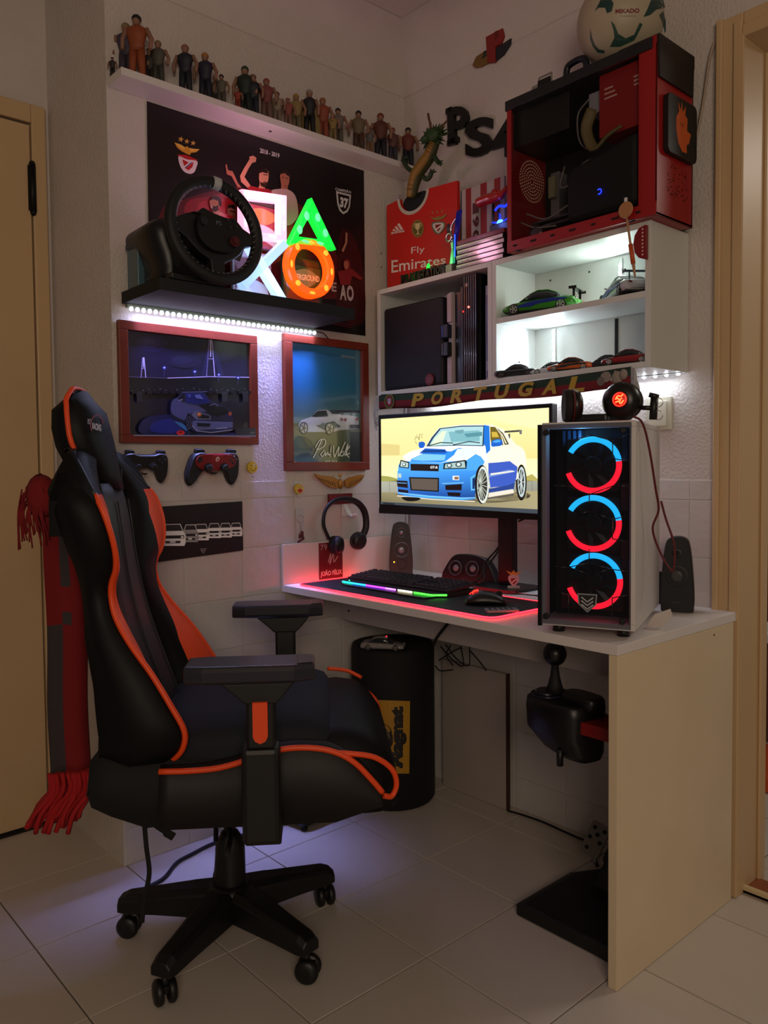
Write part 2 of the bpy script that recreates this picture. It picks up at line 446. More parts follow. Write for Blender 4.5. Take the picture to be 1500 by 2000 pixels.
# bathroom beyond
BT = mat('#6a443c', .35, noise=.1, nscale=3, name='brown_wall_tile'); TUBW = mat('#dfe2ea', .25, coat=.5)
bw = struct('wall_bathroom_far', MB().box((-.45, 1.9, 0), (3.6, 2.0, CEIL)), mat('#bdb4ac', .6))
struct('wall_bathroom_left', MB().box((-.55, .14, 0), (-.45, 1.9, CEIL)), mat('#bdb4ac', .6))
tub = thing('bathtub', (.9, 1.22, 0), 'white bathtub with brown tiled side seen through the doorway at the right edge', 'bathtub')
mb = MB()
for r_ in ([(.1, 1.22, .40), (2.6, 1.22, .40), (2.6, 1.88, .40), (.1, 1.88, .40)], [(.1, 1.22, .45), (2.6, 1.22, .45), (2.6, 1.88, .45), (.1, 1.88, .45)]): pass
mb.loft([[(.1, 1.25, .1), (2.6, 1.25, .1), (2.6, 1.88, .1), (.1, 1.88, .1)], [(.1, 1.25, .40), (2.6, 1.25, .40), (2.6, 1.88, .40), (.1, 1.88, .40)],
         [(.1, 1.20, .41), (2.6, 1.20, .41), (2.6, 1.88, .41), (.1, 1.88, .41)], [(.1, 1.20, .455), (2.6, 1.20, .455), (2.6, 1.88, .455), (.1, 1.88, .455)],
         [(.18, 1.28, .455), (2.5, 1.28, .455), (2.5, 1.82, .455), (.18, 1.82, .455)], [(.3, 1.38, .15), (2.4, 1.38, .15), (2.4, 1.76, .15), (.3, 1.76, .15)]], sm=False)
mb.build('basin', TUBW, tub, world=True, bevel=.01)
for i in range(8):
    for j in range(2):
        MB().box((.1+.312*i, 1.235, .001+.2*j), (.41+.312*i, 1.25, .199+.2*j)).build('tile', BT, tub, world=True, bevel=.002)
cu = thing('shower_curtain', (.78, 1.18, .5), 'dark red shower curtain hanging over the bathtub at the right edge', 'curtain')
mb = MB(); rings = []
for z in (.5, 1.0, 1.5, 2.0):
    rings.append([(.70+.02*k, 1.21+.018*math.sin(k*1.3)-.02*(2-z), z) for k in range(9)])
mb.loft(rings, 0, True, closed=False); o = mb.build('cloth', mat('#5c1018', .7), cu, world=True); o.modifiers.new('s', 'SOLIDIFY').thickness = .003
mb = MB(); mb.cyl((.1, 1.2, 2.02), (2.6, 1.2, 2.02), .012); mb.build('rail', CHROME, cu, world=True)
rug = MB(); random.seed(3)
NX, NY = 26, 22; x0, x1, y0, y1 = .55, 1.6, .72, 1.12; vs = []; fs = []
for j in range(NY+1):
    for i in range(NX+1):
        e = min(i, NX-i, j, NY-j); h = (.004 if e == 0 else .03+.014*random.random())
        vs.append((x0+(x1-x0)*i/NX+random.uniform(-.008, .008), y0+(y1-y0)*j/NY+random.uniform(-.008, .008), h))
for j in range(NY):
    for i in range(NX): fs.append((j*(NX+1)+i, j*(NX+1)+i+1, (j+1)*(NX+1)+i+1, (j+1)*(NX+1)+i))
rug.add(vs, fs, 0, True); o = rug.build('bath_rug', mat('#c04a1c', .95, bump=.8, bscale=150, bdist=.01))
tag(o, 'fluffy orange rug on the bathroom floor seen past the door frame', 'rug')

# ================================================================== LEFT WALL
# upper white shelf
us = MB().box((0.001, -1.118, 2.178), (.094, -.002, 2.198)).build('wall_shelf', WHITE, bevel=.001)
tag(us, 'long narrow white shelf high on the left wall carrying small figures', 'shelf')
MB().cyl((.05, -.62, 2.1782), (.05, -.62, 2.1765), .005).build('screw', CHROME, us)
# football poster -----------------------------------------------------
pos = thing('poster', (0, -.6, 1.87), 'large dark red football champions poster hung under the white shelf', 'poster')
ya, yb, zt, zb = -1.003, -.199, 2.17, 1.595
MB().box((.001, ya, zb), (.0022, yb, zt)).build('sheet', mat('#16080d', .4), pos, world=True)
A = Art(lambda u, v: pt(u, v, 'x', .0024), (1, 0, 0)); A.org(200, 180, .37333)
A.quad(['#1a0c12', '#120a10', '#0e070c', '#18070c'], [(232, 46), (1366, 412), (1368, 1274), (244, 1010)])
A.poly('#5a0c14', [(300, 640), (430, 560), (700, 500), (980, 560), (1150, 700), (1240, 900), (1240, 1080), (300, 1000)], True)
A.poly('#8f1420', [(430, 600), (560, 545), (740, 520), (900, 560), (1000, 700), (900, 900), (500, 860)], True)
A.poly('#b81a26', [(500, 590), (600, 560), (720, 580), (760, 680), (560, 700)], True)
A.poly('#3c0a10', [(1240, 760), (1300, 740), (1360, 900), (1366, 1200), (1230, 1150)], True)
# stars, eagle, crest
def star(cx, cy, r, col='#c99a4a'):
    A.poly(col, [(cx+(r if k % 2 == 0 else r*.42)*math.sin(PI*k/5+.2), cy-(r if k % 2 == 0 else r*.42)*math.cos(PI*k/5+.2)) for k in range(10)])
star(410, 247, 16); star(441, 258, 15); star(474, 267, 15)
A.poly('#c98f2a', [(376, 264), (410, 275), (433, 290), (440, 282), (452, 292), (480, 297), (509, 299), (490, 315), (462, 318), (458, 330), (437, 322), (412, 308), (390, 290)])
A.poly('#e0b050', [(376, 264), (410, 275), (433, 292), (425, 302), (400, 288)]); A.poly('#e0b050', [(452, 294), (480, 298), (509, 299), (488, 309), (460, 312)])
A.poly('#b01820', [(390, 327), (440, 330), (496, 355), (488, 364), (440, 350), (398, 340)])
A.poly('#d8c8cc', [(398, 336), (440, 352), (494, 362), (490, 395), (478, 420), (455, 428), (425, 415), (403, 380)], True)
A.poly('#b01820', [(416, 352), (450, 368), (476, 366), (470, 392), (450, 410), (430, 398)])
A.line('#e8e0e0', [(428, 395), (468, 362)], 12); A.line('#2a3a7a', [(430, 397), (466, 366)], 5)
A.text('#c9c0c2', '2018 - 2019', [(822, 318), (924, 346), (925, 322), (823, 293)], .03)
# champions shield 37
A.text('#c8c2c6', 'CAMPEÃO', [(1216, 514), (1300, 532), (1300, 516), (1216, 496)], .03)
A.poly('#c8c2c6', [(1220, 518), (1299, 538), (1293, 600), (1280, 628), (1258, 640), (1238, 622), (1226, 585)])
A.poly('#1a0a10', [(1229, 530), (1290, 546), (1286, 596), (1275, 618), (1258, 628), (1244, 612), (1234, 580)])
A.text('#d8d2d6', '37', [(1240, 602), (1282, 614), (1284, 560), (1242, 548)], .05)
A.text('#c8bcc0', '... ÃO'.replace('... ', ''), [(1240, 1088), (1312, 1096), (1312, 1000), (1240, 975)], .04, 1.2)
A.text('#c8bcc0', 'E', [(1196, 1042), (1222, 1046), (1222, 998), (1196, 994)], .03)
for k, (a, b) in enumerate([(1180, 1310), (1195, 1300)]):
    A.line('#6a2028', [(a, 1200+12*k), (b, 1222+10*k)], 4)
# players (plain printed figures)
SK, SK2, HR = '#c9876e', '#a5634f', '#24120e'
A.poly(SK2, [(640, 380), (648, 378), (655, 410), (678, 415), (690, 440), (705, 475), (725, 500), (705, 500), (672, 440), (648, 432)])
A.poly(SK, [(717, 440), (735, 405), (768, 350), (765, 340), (785, 333), (803, 345), (800, 366), (780, 372), (762, 400), (740, 445), (775, 495), (760, 505), (722, 470)])
A.poly(SK, [(812, 420), (835, 404), (862, 410), (866, 450), (858, 480), (845, 498), (850, 510), (812, 510), (820, 480)], True)
A.poly(HR, [(806, 440), (812, 410), (835, 400), (862, 408), (862, 428), (835, 420), (818, 426), (816, 450)])
A.poly('#3a1c16', [(822, 470), (842, 478), (862, 470), (858, 490), (842, 500), (824, 490)]); A.line('#2a120e', [(838, 432), (862, 436)], 4)
A.ell('#7a3a30', (845, 473), 8, 5)
A.poly(SK2, [(925, 425), (950, 412), (972, 425), (974, 470), (965, 500), (970, 520), (930, 520), (932, 490)], True)
A.poly(HR, [(922, 440), (928, 415), (952, 408), (975, 425), (972, 445), (950, 425), (930, 430)])
A.line('#3a1814', [(935, 448), (945, 448)], 4); A.line('#3a1814', [(955, 452), (966, 454)], 4); A.line('#7a3a30', [(945, 490), (960, 492)], 4)
A.poly('#c2969a', [(870, 530), (920, 508), (975, 515), (1005, 545), (1018, 600), (1015, 660), (960, 700), (880, 640)], True)
A.poly('#a01c28', [(760, 500), (820, 505), (880, 520), (860, 600), (780, 600)], True)
A.poly(SK, [(558, 570), (580, 548), (605, 560), (612, 590), (604, 620), (630, 640), (590, 650), (572, 625), (560, 600)], True)
A.poly(HR, [(556, 570), (572, 545), (600, 545), (618, 562), (618, 600), (606, 598), (602, 572), (578, 562)]); A.poly('#2c1410', [(564, 596), (590, 600), (602, 590), (604, 620), (582, 630), (566, 618)])
A.ell('#d8a0a0', (568, 603), 5, 8)
A.poly(SK2, [(650, 600), (680, 590), (700, 610), (704, 650), (690, 668), (655, 650)], True); A.poly(HR, [(648, 612), (655, 592), (690, 590), (705, 620), (690, 618), (668, 606)])
A.line('#3a1814', [(662, 624), (690, 630)], 6)
A.poly('#b8202c', [(620, 640), (700, 665), (740, 720), (620, 720)], True)
A.poly('#a8242e', [(770, 560), (930, 560), (930, 790), (770, 790)]); A.poly('#c8b8bc', [(800, 560), (850, 600), (915, 640), (910, 700), (870, 650), (810, 610)]); A.poly('#d0c8c8', [(800, 690), (880, 690), (920, 740), (840, 760)], True)
A.poly('#7a1a22', [(1255, 890), (1275, 875), (1290, 890), (1290, 930), (1262, 930)], True); A.poly('#8a2028', [(1225, 940), (1300, 925), (1355, 975), (1345, 985), (1300, 965), (1290, 1010), (1240, 1010)])
A.poly('#b06a58', [(1258, 895), (1268, 885), (1282, 893), (1278, 925), (1262, 922)], True); A.poly('#b87a68', [(1266, 735), (1276, 740), (1275, 790), (1255, 840), (1245, 830), (1264, 790)])
A.build('print', POSTER, pos)

# black shelf ----------------------------------------------------------
SZ = 1.593
bs = MB().box((.001, -1.091, SZ), (.235, -.44, SZ+.032)).build('wall_shelf', BLACKM, bevel=.0015)
tag(bs, 'black floating shelf on the left wall with a white light strip under it', 'shelf')
ls = thing('led_strip', (.02, -.75, SZ-.01), 'white LED strip glowing along the underside of the black shelf', 'light strip')
MB().box((.006, -1.082, SZ-.0105), (.018, -.425, SZ-.0005)).build('tape', mat('#6a705a', .5), ls, world=True)
ledm = mat('#dfe4ff', .3, emit=6, name='led_white')
me = None
for k in range(36):
    y = -1.072+.0181*k
    if me is None:
        o = MB().sph((0, 0, 0), (.0075, .0052, .0065), 10).build('led', ledm, ls); me = o
    else:
        o = me.copy(); C.objects.link(o)
    o.parent = ls; o.matrix_parent_inverse = Matrix.Identity(4); o.location = (.022-.02, y+.75, -.007+.002-.0)
MB().tube(catmull([(.012, -.43, SZ-.008), (.02, -.40, SZ-.012), (.012, -.37, SZ-.03), (.004, -.36, SZ-.04)]), .0018).build('wire', RUBBER, ls, world=True)
area('strip_lamp_wide', (.03, -.75, SZ-.02), (.06, -.75, 0), .62, 1.3, (.54, .60, 1), .012).rotation_euler.z = PI/2
area('strip_lamp_down', (.03, -.75, SZ-.021), (.045, -.75, 0), .62, 1.75, (.34, .36, 1), .012, 44).rotation_euler.z = PI/2

# light box with the four button shapes --------------------------------
lb = thing('shapes_lamp', (.12, -.58, SZ+.032), 'glowing lamp of a square, triangle, cross and ring on the black shelf', 'lamp')
X0 = .10
def Q(u, v, x=X0): p = pt(u, v, 'x', x); return (p.y, p.z)
PL = frame((0, 1, 0), (0, 0, 1), (1, 0, 0), (0, 0, 0))   # local XY -> (y,z), Z -> x
def shape(name, outer, inner, col, e, col2):
    mb = MB(); n = len(outer)
    xb, xf = X0-.03, X0
    R_ = [[(a, b, xb) for a, b in outer], [(a, b, xf-.004) for a, b in outer]]
    # closed frame loft: outer back, outer front, inner front, inner back
    cxx = sum(a for a, b in outer)/n; cyy = sum(b for a, b in outer)/n
    ring = lambda f, x: [(inner[i][0]+(outer[i][0]-inner[i][0])*f, inner[i][1]+(outer[i][1]-inner[i][1])*f, x) for i in range(n)]
    rings = [ring(1, xb), ring(1, xf-.006), ring(.85, xf), ring(.15, xf), ring(0, xf-.006), ring(0, xb)]
    mb.loft(rings, 0, False, closed=True, caps=False, M=PL, loop=True)
    o = mb.build(name, [mat(col, .3, emit=e)], lb, world=True)
    hot = mat(col2, .3, emit=e*1.15)
    for i in range(n):
        if n > 8 and i % 4: continue
        a, b = ring(.5, xf+.0005)[i], ring(.5, xf+.0005)[(i+1) % n]
        if n <= 8:
            for t in (.3, .7):
                c = [a[k]*(1-t)+b[k]*t for k in range(3)]; d = (Vector(b)-Vector(a)).normalized()
                MB().sph(c, (.004+.012*abs(d.x), .004+.012*abs(d.y), .0025), 10, M=PL).build('bulb', hot, o, world=True)
        else:
            d = (Vector(b)-Vector(a)).normalized(); MB().sph(a, (.004+.008*abs(d.x), .004+.008*abs(d.y), .0025), 10, M=PL).build('bulb', hot, o, world=True)
sq = [Q(474, 368), Q(562, 381), Q(562, 471), Q(474, 462)]
isq = [Q(486, 387), Q(547, 394), Q(547, 457), Q(486, 451)]
def sub(P, k): 
    o = []
    for i in range(len(P)):
        a, b = P[i], P[(i+1) % len(P)]
        for t in range(k): o.append((a[0]+(b[0]-a[0])*t/k, a[1]+(b[1]-a[1])*t/k))
    return o
shape('square', sq, isq, '#ffb4d0', 1.25, '#ffe8f4')
shape('triangle', [Q(611, 385), Q(659, 487), Q(565, 477)], [Q(608, 418), Q(634, 468), Q(585, 461)], '#10d83c', 1.15, '#60f490')
c0 = Q(610, 521); rc = .082
circ = lambda r: [(c0[0]+r*math.cos(2*PI*k/32), c0[1]+r*math.sin(2*PI*k/32)) for k in range(32)]
cc = (Q(562, 521)[0]+Q(655, 521)[0])/2; zz = (Q(610, 477)[1]+Q(610, 569)[1])/2; c0 = (cc, zz); rc = (Q(655, 521)[0]-Q(562, 521)[0])/2
shape('ring', circ(rc), circ(rc*.68), '#ff5208', 1.25, '#ffa030')
mb = MB(); a1, a2, a3, a4 = Q(470, 566), Q(556, 476), Q(562, 560), Q(506, 480)
def bar(mb, p, q, w):
    d = Vector((q[0]-p[0], q[1]-p[1])).normalized(); n = Vector((-d.y, d.x))*w
    mb.prism([(p[0]+n.x, p[1]+n.y), (p[0]-n.x, p[1]-n.y), (q[0]-n.x, q[1]-n.y), (q[0]+n.x, q[1]+n.y)], X0-.03, X0, M=PL)
pa = Q(476, 558); pb = Q(560, 474); pc = Q(560, 565); pd = Q(478, 470)
bar(mb, pa, pb, .0125); mb.build('cross_bar', mat('#9cc0ff', .3, emit=1.25), lb, world=True, bevel=.003)
mb = MB(); pe = (pc[0]+(pa[0]-pc[0])*.0, 0)
bar(mb, (pc[0]-.003, SZ+.048), (pa[0]+.012, pb[1]-.008), .0125); mb.build('cross_bar', mat('#b4d0ff', .3, emit=1.3), lb, world=True, bevel=.003)
MB().box((.07, Q(470, 560)[0]-.01, SZ+.033), (.115, Q(652, 560)[0], SZ+.043)).build('base', BLACKG, lb, world=True, bevel=.002)
point('lamp_pink', (.14, -.69, 1.95), 1.1, (1, .45, .68), .04)
point('lamp_blue', (.12, -.66, 1.70), .25, (.5, .65, 1), .03)
point('lamp_green', (.13, -.49, 1.90), .12, (.1, 1, .3), .03)
point('lamp_orange', (.13, -.50, 1.76), .15, (1, .35, .05), .03)
# game cases leaning behind the lamp
def gamecase(y0, y1, z0, z1, x, cols, title, lab):
    t = thing('game_case', (x, (y0+y1)/2, z0), lab, 'game case', 'game cases behind the glowing lamp')
    MB().box((x, y0, z0), (x+.014, y1, z1)).build('shell', mat(cols[0], .3, coat=.3), t, world=True, bevel=.002)
    A = Art(lambda u, v: Vector((x+.0145, y0+(y1-y0)*u, z0+(z1-z0)*v)), (1, 0, 0))
    A.poly(cols[1], [(.06, .03), (.95, .03), (.95, .86), (.06, .86)]); A.poly(cols[2], [(.1, .1), (.5, .2), (.9, .1), (.85, .4), (.5, .5), (.15, .4)], True)
    A.poly(cols[3], [(.06, .88), (.95, .88), (.95, .97), (.06, .97)]); A.poly(cols[4], [(.2, .6), (.6, .5), (.9, .7), (.6, .82), (.3, .75)], True)
    if title: A.text('#f0f0f0', title, [(.10, .60), (.92, .63), (.92, .74), (.10, .70)], .03)
    A.build('cover', GLOSS, t)
gamecase(-.76, -.62, SZ+.033, SZ+.205, .03, ['#b0a8b0', '#7a1820', '#d8d0d0', '#c8c8d0', '#a02830'], '', 'game case with a red and white cover standing behind the glowing cross')
gamecase(-.575, -.42, SZ+.033, SZ+.215, .03, ['#203a28', '#2c5a3a', '#6a4030', '#1c3a28', '#7a9a80'], 'UNDERGROUND', 'green racing game case seen through the glowing ring')
gamecase(-.74, -.58, SZ+.215, SZ+.37, .03, ['#40101a', '#8a1c28', '#c8c0c8', '#2a0a10', '#b07a40'], '', 'dark red game case seen through the glowing square, above the others')

# steering wheel ---------------------------------------------------------
sw = thing('racing_wheel', (.12, -1.0, SZ+.032), 'black racing steering wheel controller standing on the black shelf', 'steering wheel')
wc = Vector((.25, -.935, 1.768)); RR = .138
WMx = frame((0, 1, 0), (-.08, 0, 1), (1, 0, .08), wc)
mb = MB(); mb.torus(RR-.008, .0165, 64, 12, M=WMx); 
o = mb.build('rim', mat('#0b0a0c', .6, bump=.2, bscale=400, bdist=.001, name='leather'), sw, world=True)
MB().torus(RR-.008, .0172, 4, 12, M=WMx, a0=math.radians(81), a1=math.radians(91)).build('centre_mark', mat('#b8b8bc', .5), sw, world=True)
mb = MB()
for k in range(46):
    a = 2*PI*k/46; p = Vector(((RR-.0245)*math.cos(a), (RR-.0245)*math.sin(a), .003)); q_ = Vector(((RR-.0205)*math.cos(a+.05), (RR-.0205)*math.sin(a+.05), .0115))
    mb.cyl(p, q_, .0009, n=5, M=WMx)
tag(mb.build('stitching', mat('#8a8a90', .6), sw, world=True), kind='stuff')
# spokes and hub
hub = [(-.105, .018), (-.085, .03), (-.055, .035), (-.035, .055), (0.0, .045), (.035, .04), (.06, .045), (.085, .02), (.12, .005), (.118, -.02), (.09, -.03), (.07, -.055), (.05, -.07), (.022, -.085), (.02, -.125), (-.02, -.125), (-.022, -.085), (-.05, -.07), (-.07, -.055), (-.09, -.035), (-.118, -.02), (-.12, .01)]
MB().prism(hub, -.02, .006, M=WMx).build('spoke_plate', mat('#101014', .45), sw, world=True, bevel=.004)
mb = MB(); mb.prism([(p.x, p.y) for p in catmull([(-.06, .025, 0), (0, .038, 0), (.06, .025, 0), (.065, -.03, 0), (.03, -.062, 0), (-.03, -.062, 0), (-.065, -.03, 0)], 4, True)], .0, .02, M=WMx, sc=.93)
mb.build('hub', mat('#0c0c10', .4), sw, world=True, bevel=.003)
mb = MB()
for a in (30, 75, 120, 165): mb.cyl((.04+.014*math.cos(math.radians(a*2)), .02+.014*math.sin(math.radians(a*2)), .018), (.04+.014*math.cos(math.radians(a*2)), .02+.014*math.sin(math.radians(a*2)), .024), .004, M=WMx)
mb.build('button', mat('#26262c', .3), sw, world=True)
mb = MB(); mb.cyl((-.045, .01, .018), (-.045, .01, .026), .011, M=WMx); mb.build('button', mat('#1c2026', .3), sw, world=True)
mb = MB(); mb.cyl((.043, -.03, .016), (.043, -.03, .03), .014, M=WMx); mb.cyl((.043, -.03, .03), (.043, -.03, .034), .009, M=WMx); mb.build('dial', mat('#4a1216', .4), sw, world=True)
A = Art(lambda u, v: WMx @ Vector((u, v, .0206)), (1, 0, 0)); A.text('#5a5a66', 'PS', [(-.008, .008), (.008, .008), (.008, .02), (-.008, .02)], .02); A.build('logo', PRINT, sw)
for s_ in (-1, 1):
    MB().prism([(s_*.03, .01), (s_*.10, .03), (s_*.112, -.01), (s_*.09, -.06), (s_*.05, -.05)][::s_], -.032, -.028, M=WMx).build('paddle', STEEL, sw, world=True, bevel=.002)
# motor body behind
mb = MB(); mb.cyl(wc+Vector((-.02, 0, 0)), wc+Vector((-.13, -.0, -.012)), .035, .06, 24)
mb.build('shaft', BLACK, sw, world=True)
mb = MB(); BM = frame((0, 1, 0), (0, 0, 1), (1, 0, 0), (0, -.985, 1.725))
prof = catmull([(-.11, .02, 0), (-.1, .055, 0), (-.05, .075, 0), (.05, .08, 0), (.1, .05, 0), (.105, 0, 0), (.09, -.06, 0), (.08, -.098, 0), (-.07, -.098, 0), (-.085, -.05, 0)], 4, True)
mb.loft([[((p.x)*k, (p.y)*k if p.y > -.05 else p.y, z) for p in prof] for z, k in ((.03, .85), (.04, .97), (.16, 1), (.2, .95), (.215, .7))], 0, True, M=BM)
mb.build('motor_housing', mat('#0e0e11', .4), sw, world=True)
MB().box((.09, -1.06, SZ+.0325), (.24, -.9, SZ+.05)).build('foot', BLACK, sw, world=True, bevel=.004)
jar = thing('figurine_box', (.06, -1.07, SZ+.032), 'small pale blue translucent box on the left end of the black shelf', 'box')
MB().box((.035, -1.088, SZ+.0325), (.10, -1.045, SZ+.14)).build('box', mat('#3a5a66', .3, coat=.4), jar, world=True, bevel=.004)
MB().box((.03, -1.091, SZ+.14), (.105, -1.04, SZ+.155)).build('lid', mat('#1c3c4c', .4), jar, world=True, bevel=.004)

# framed pictures -----------------------------------------------------
FR = mat('#7a2c18', .4, noise=.15, nscale=20, name='red_brown_wood')
def picframe(outer, inner, lab, cat='picture frame', th=.022):
    (y0, z0, y1, z1), (a0, b0, a1, b1) = outer, inner
    t = thing('picture_frame', (0, (y0+y1)/2, z0), lab, cat)
    MB().box((.006, y0+.004, z0+.004), (.010, y1-.004, z1-.004)).build('backboard', mat('#3a2a20', .8), t, world=True)
    for nm, lo, hi in (('frame_rail', (y0, b1), (y1, z1)), ('frame_rail', (y0, z0), (y1, b0)), ('frame_stile', (y0, b0), (a0, b1)), ('frame_stile', (a1, b0), (y1, b1))):
        MB().box((.003, lo[0], lo[1]), (th, hi[0], hi[1])).build(nm, FR, t, world=True, bevel=.0015)
    return t
def YZ(u, v, x=.02): p = pt(u, v, 'x', x); return p.y, p.z
f1 = picframe((-1.109, 1.205, -.661, 1.545), (-1.083, 1.228, -.687, 1.519), 'red-brown framed night photo of a dark car below a lit bridge')
A = Art(lambda u, v: pt(u, v, 'x', .0112), (1, 0, 0)); A.org(210, 600, .35333)
A.quad(['#16152c', '#1c1b2e', '#0e0d18', '#0f0e1a'], [(95, 98), (815, 165), (820, 725), (110, 720)])
A.quad(['#1e1c40', '#201f30', '#22203c', '#1c1a34'], [(100, 110), (810, 180), (810, 385), (110, 385)])
for c_, e_ in (('#26244c', (245, 200, 90, 48)), ('#302d5c', (235, 196, 60, 32)), ('#3a3668', (230, 192, 34, 20)), ('#25233e', (430, 300, 90, 36)), ('#2c2a48', (410, 292, 56, 22)), ('#232138', (610, 250, 120, 50))): A.ell(c_, e_[:2], e_[2], e_[3], 24)
A.poly('#0b0b12', [(110, 392), (810, 396), (810, 432), (600, 440), (110, 425)])
A.poly('#101018', [(110, 425), (600, 440), (810, 432), (810, 480), (110, 480)])
A.line('#d8c8ff', [(330, 392), (560, 384), (805, 388)], 4); A.line('#7a70a0', [(110, 384), (330, 392)], 2)
for (px, py, h, w_) in ((197, 278, 112, 26), (568, 165, 220, 46)):
    A.line('#a090d0', [(px-w_*.15, py), (px-w_*.5, py+h)], 5); A.line('#d8ccff', [(px+w_*.12, py), (px+w_*.5, py+h)], 5)
    A.line('#c8b8f0', [(px-w_*.3, py+h*.55), (px+w_*.35, py+h*.55)], 3); A.line('#e0d8ff', [(px, py), (px, py+h*.5)], 5)
for k in range(9): A.line('#3a3860', [(563, 170+11*k), (516+k*3, 380)], 1.2); A.line('#3a3860', [(572, 170+11*k), (642-k*3, 380)], 1.2)
for (x_, y_, h) in ((310, 335, 50), (478, 357, 44), (717, 390, 40), (610, 374, 40)):
    A.line('#4a4880', [(x_, y_), (x_-3, y_+h)], 2.5); A.ell('#3a40a0', (x_, y_), 11, 10, 12); A.ell('#eef2ff', (x_, y_), 5, 4, 10)
for k in range(22): A.ell(['#8c86b4', '#5a5678', '#a8a4c8'][k % 3], (130+k*31, 462-(k*7 % 13)), 3, 2, 6)
for k in range(16): A.poly('#16161e', [(125+k*42, 480), (130+k*42, 466), (155+k*42, 466), (160+k*42, 480)])
for x_ in (150, 620, 735): A.poly('#2a2c3a', [(x_, 470), (x_+30, 465), (x_+34, 520), (x_+4, 525)])
A.poly('#141e5c', [(190, 620), (300, 595), (400, 610), (440, 670), (420, 712), (180, 700)], True); A.poly('#1c2c8a', [(240, 640), (340, 618), (400, 650), (380, 695), (240, 690)], True); A.poly('#3a80c8', [(360, 632), (400, 640), (448, 680), (425, 684), (385, 655)])
A.poly('#18206a', [(480, 700), (600, 706), (720, 690), (690, 712), (480, 712)])
A.poly('#2a2e58', [(338, 545), (345, 515), (372, 500), (405, 474), (460, 468), (520, 474), (560, 520), (620, 545), (672, 580), (682, 640), (668, 680), (560, 694), (470, 688), (440, 650), (420, 640), (345, 600)], True)
A.poly('#50568c', [(345, 532), (372, 505), (425, 530), (500, 548), (540, 575), (455, 588), (430, 590), (420, 625), (348, 590)], True)
A.poly('#14162e', [(378, 512), (405, 478), (418, 478), (412, 528)]); A.poly('#1c2478', [(420, 480), (512, 478), (556, 528), (480, 540), (424, 528)]); A.poly('#4a58b8', [(432, 484), (450, 482), (448, 500), (436, 500)]); A.poly('#6a78d0', [(470, 486), (500, 484), (520, 510), (480, 505)])
A.poly('#0c0c1c', [(490, 545), (560, 530), (640, 556), (668, 585), (600, 606), (560, 600), (530, 570)]); A.line('#8a90c8', [(555, 545), (580, 535), (600, 548)], 3)
A.line('#888cb0', [(380, 518), (405, 512)], 7); A.line('#7078b0', [(400, 472), (540, 468)], 3)
A.poly('#70769c', [(452, 596), (478, 575), (556, 600), (560, 622), (480, 622)]); A.poly('#101020', [(478, 585), (552, 602), (552, 618), (490, 614)])
A.poly('#6068a0', [(440, 640), (470, 628), (560, 632), (680, 636), (680, 665), (560, 676), (480, 682)]); A.poly('#14162e', [(480, 640), (560, 644), (552, 662), (486, 660)]); A.line('#a8aed8', [(448, 648), (482, 684), (560, 694), (680, 678)], 4); A.line('#9aa0d0', [(590, 672), (650, 668)], 5)
A.ell('#07070f', (438, 640), 19, 44); A.ring('#5a5e90', (438, 640), 12, 34, 3)
for k in range(5): A.line('#50548a', [(438, 640), (438+10*math.cos(k*1.256), 640+30*math.sin(k*1.256))], 2.5)
A.ell('#c86a48', (494, 594), 13, 12); A.ell('#f0c090', (492, 592), 5, 5); A.ell('#b85a38', (664, 590), 9, 11)
A.ell('#ff3040', (391, 695), 22, 13); A.ell('#a01020', (391, 692), 14, 7)
A.poly('#1c2440', [(692, 675), (805, 668), (805, 712), (692, 712)]); A.poly('#8a90b0', [(132, 706), (806, 710), (806, 717), (132, 713)])
A.text('#9a9cb0', 'Pr', [(780, 702), (800, 702), (800, 690), (780, 690)], 0)
A.build('picture', GLOSS, f1)
f2 = picframe((-.557, 1.122, -.202, 1.566), (-.527, 1.150, -.232, 1.540), 'red-brown framed blue poster of a silver car with a signature')
A = Art(lambda u, v: pt(u, v, 'x', .0112), (1, 0, 0)); A.org(210, 600, .35333)
A.quad(['#2a78c0', '#4a7c90', '#2a7ca0', '#2a7cb0'], [(1005, 165), (1432, 210), (1432, 440), (1010, 440)])
A.quad(['#2a7cb0', '#2a7ca0', '#5a7a70', '#5c8074'], [(1010, 440), (1432, 440), (1432, 640), (1010, 640)])
A.quad(['#6c7050', '#5a6a54', '#2a4436', '#4c5c3c'], [(1010, 640), (1432, 640), (1432, 885), (1010, 885)])
A.poly('#122420', [(1340, 690), (1418, 690), (1418, 872), (1340, 872)]); A.poly('#202c20', [(1035, 725), (1100, 722), (1145, 770), (1170, 840), (1150, 870), (1035, 860)], True)  # dark rectangle at the right is a glass reflection painted into the picture
A.line('#4a5a50', [(1095, 730), (1140, 790)], 4)
A.poly('#c0ccd4', [(1055, 650), (1070, 625), (1130, 605), (1160, 570), (1210, 566), (1250, 590), (1330, 597), (1380, 605), (1388, 640), (1385, 672), (1280, 680), (1250, 690), (1100, 690), (1060, 672)])
A.poly('#18262c', [(1128, 606), (1160, 573), (1208, 570), (1220, 604), (1150, 608)]); A.poly('#2c4450', [(1225, 570), (1275, 570), (1310, 592), (1240, 590)])
A.poly('#24405a', [(1150, 655), (1250, 630), (1290, 660), (1200, 680)]); A.line('#5c7aa0', [(1180, 640), (1280, 665)], 5); A.line('#c8d0d4', [(1075, 640), (1220, 632)], 4)
A.poly('#0c1c24', [(1270, 570), (1395, 572), (1392, 585), (1270, 582)]); A.line('#0c1c24', [(1300, 582), (1295, 598)], 6); A.line('#0c1c24', [(1350, 582), (1345, 600)], 6)
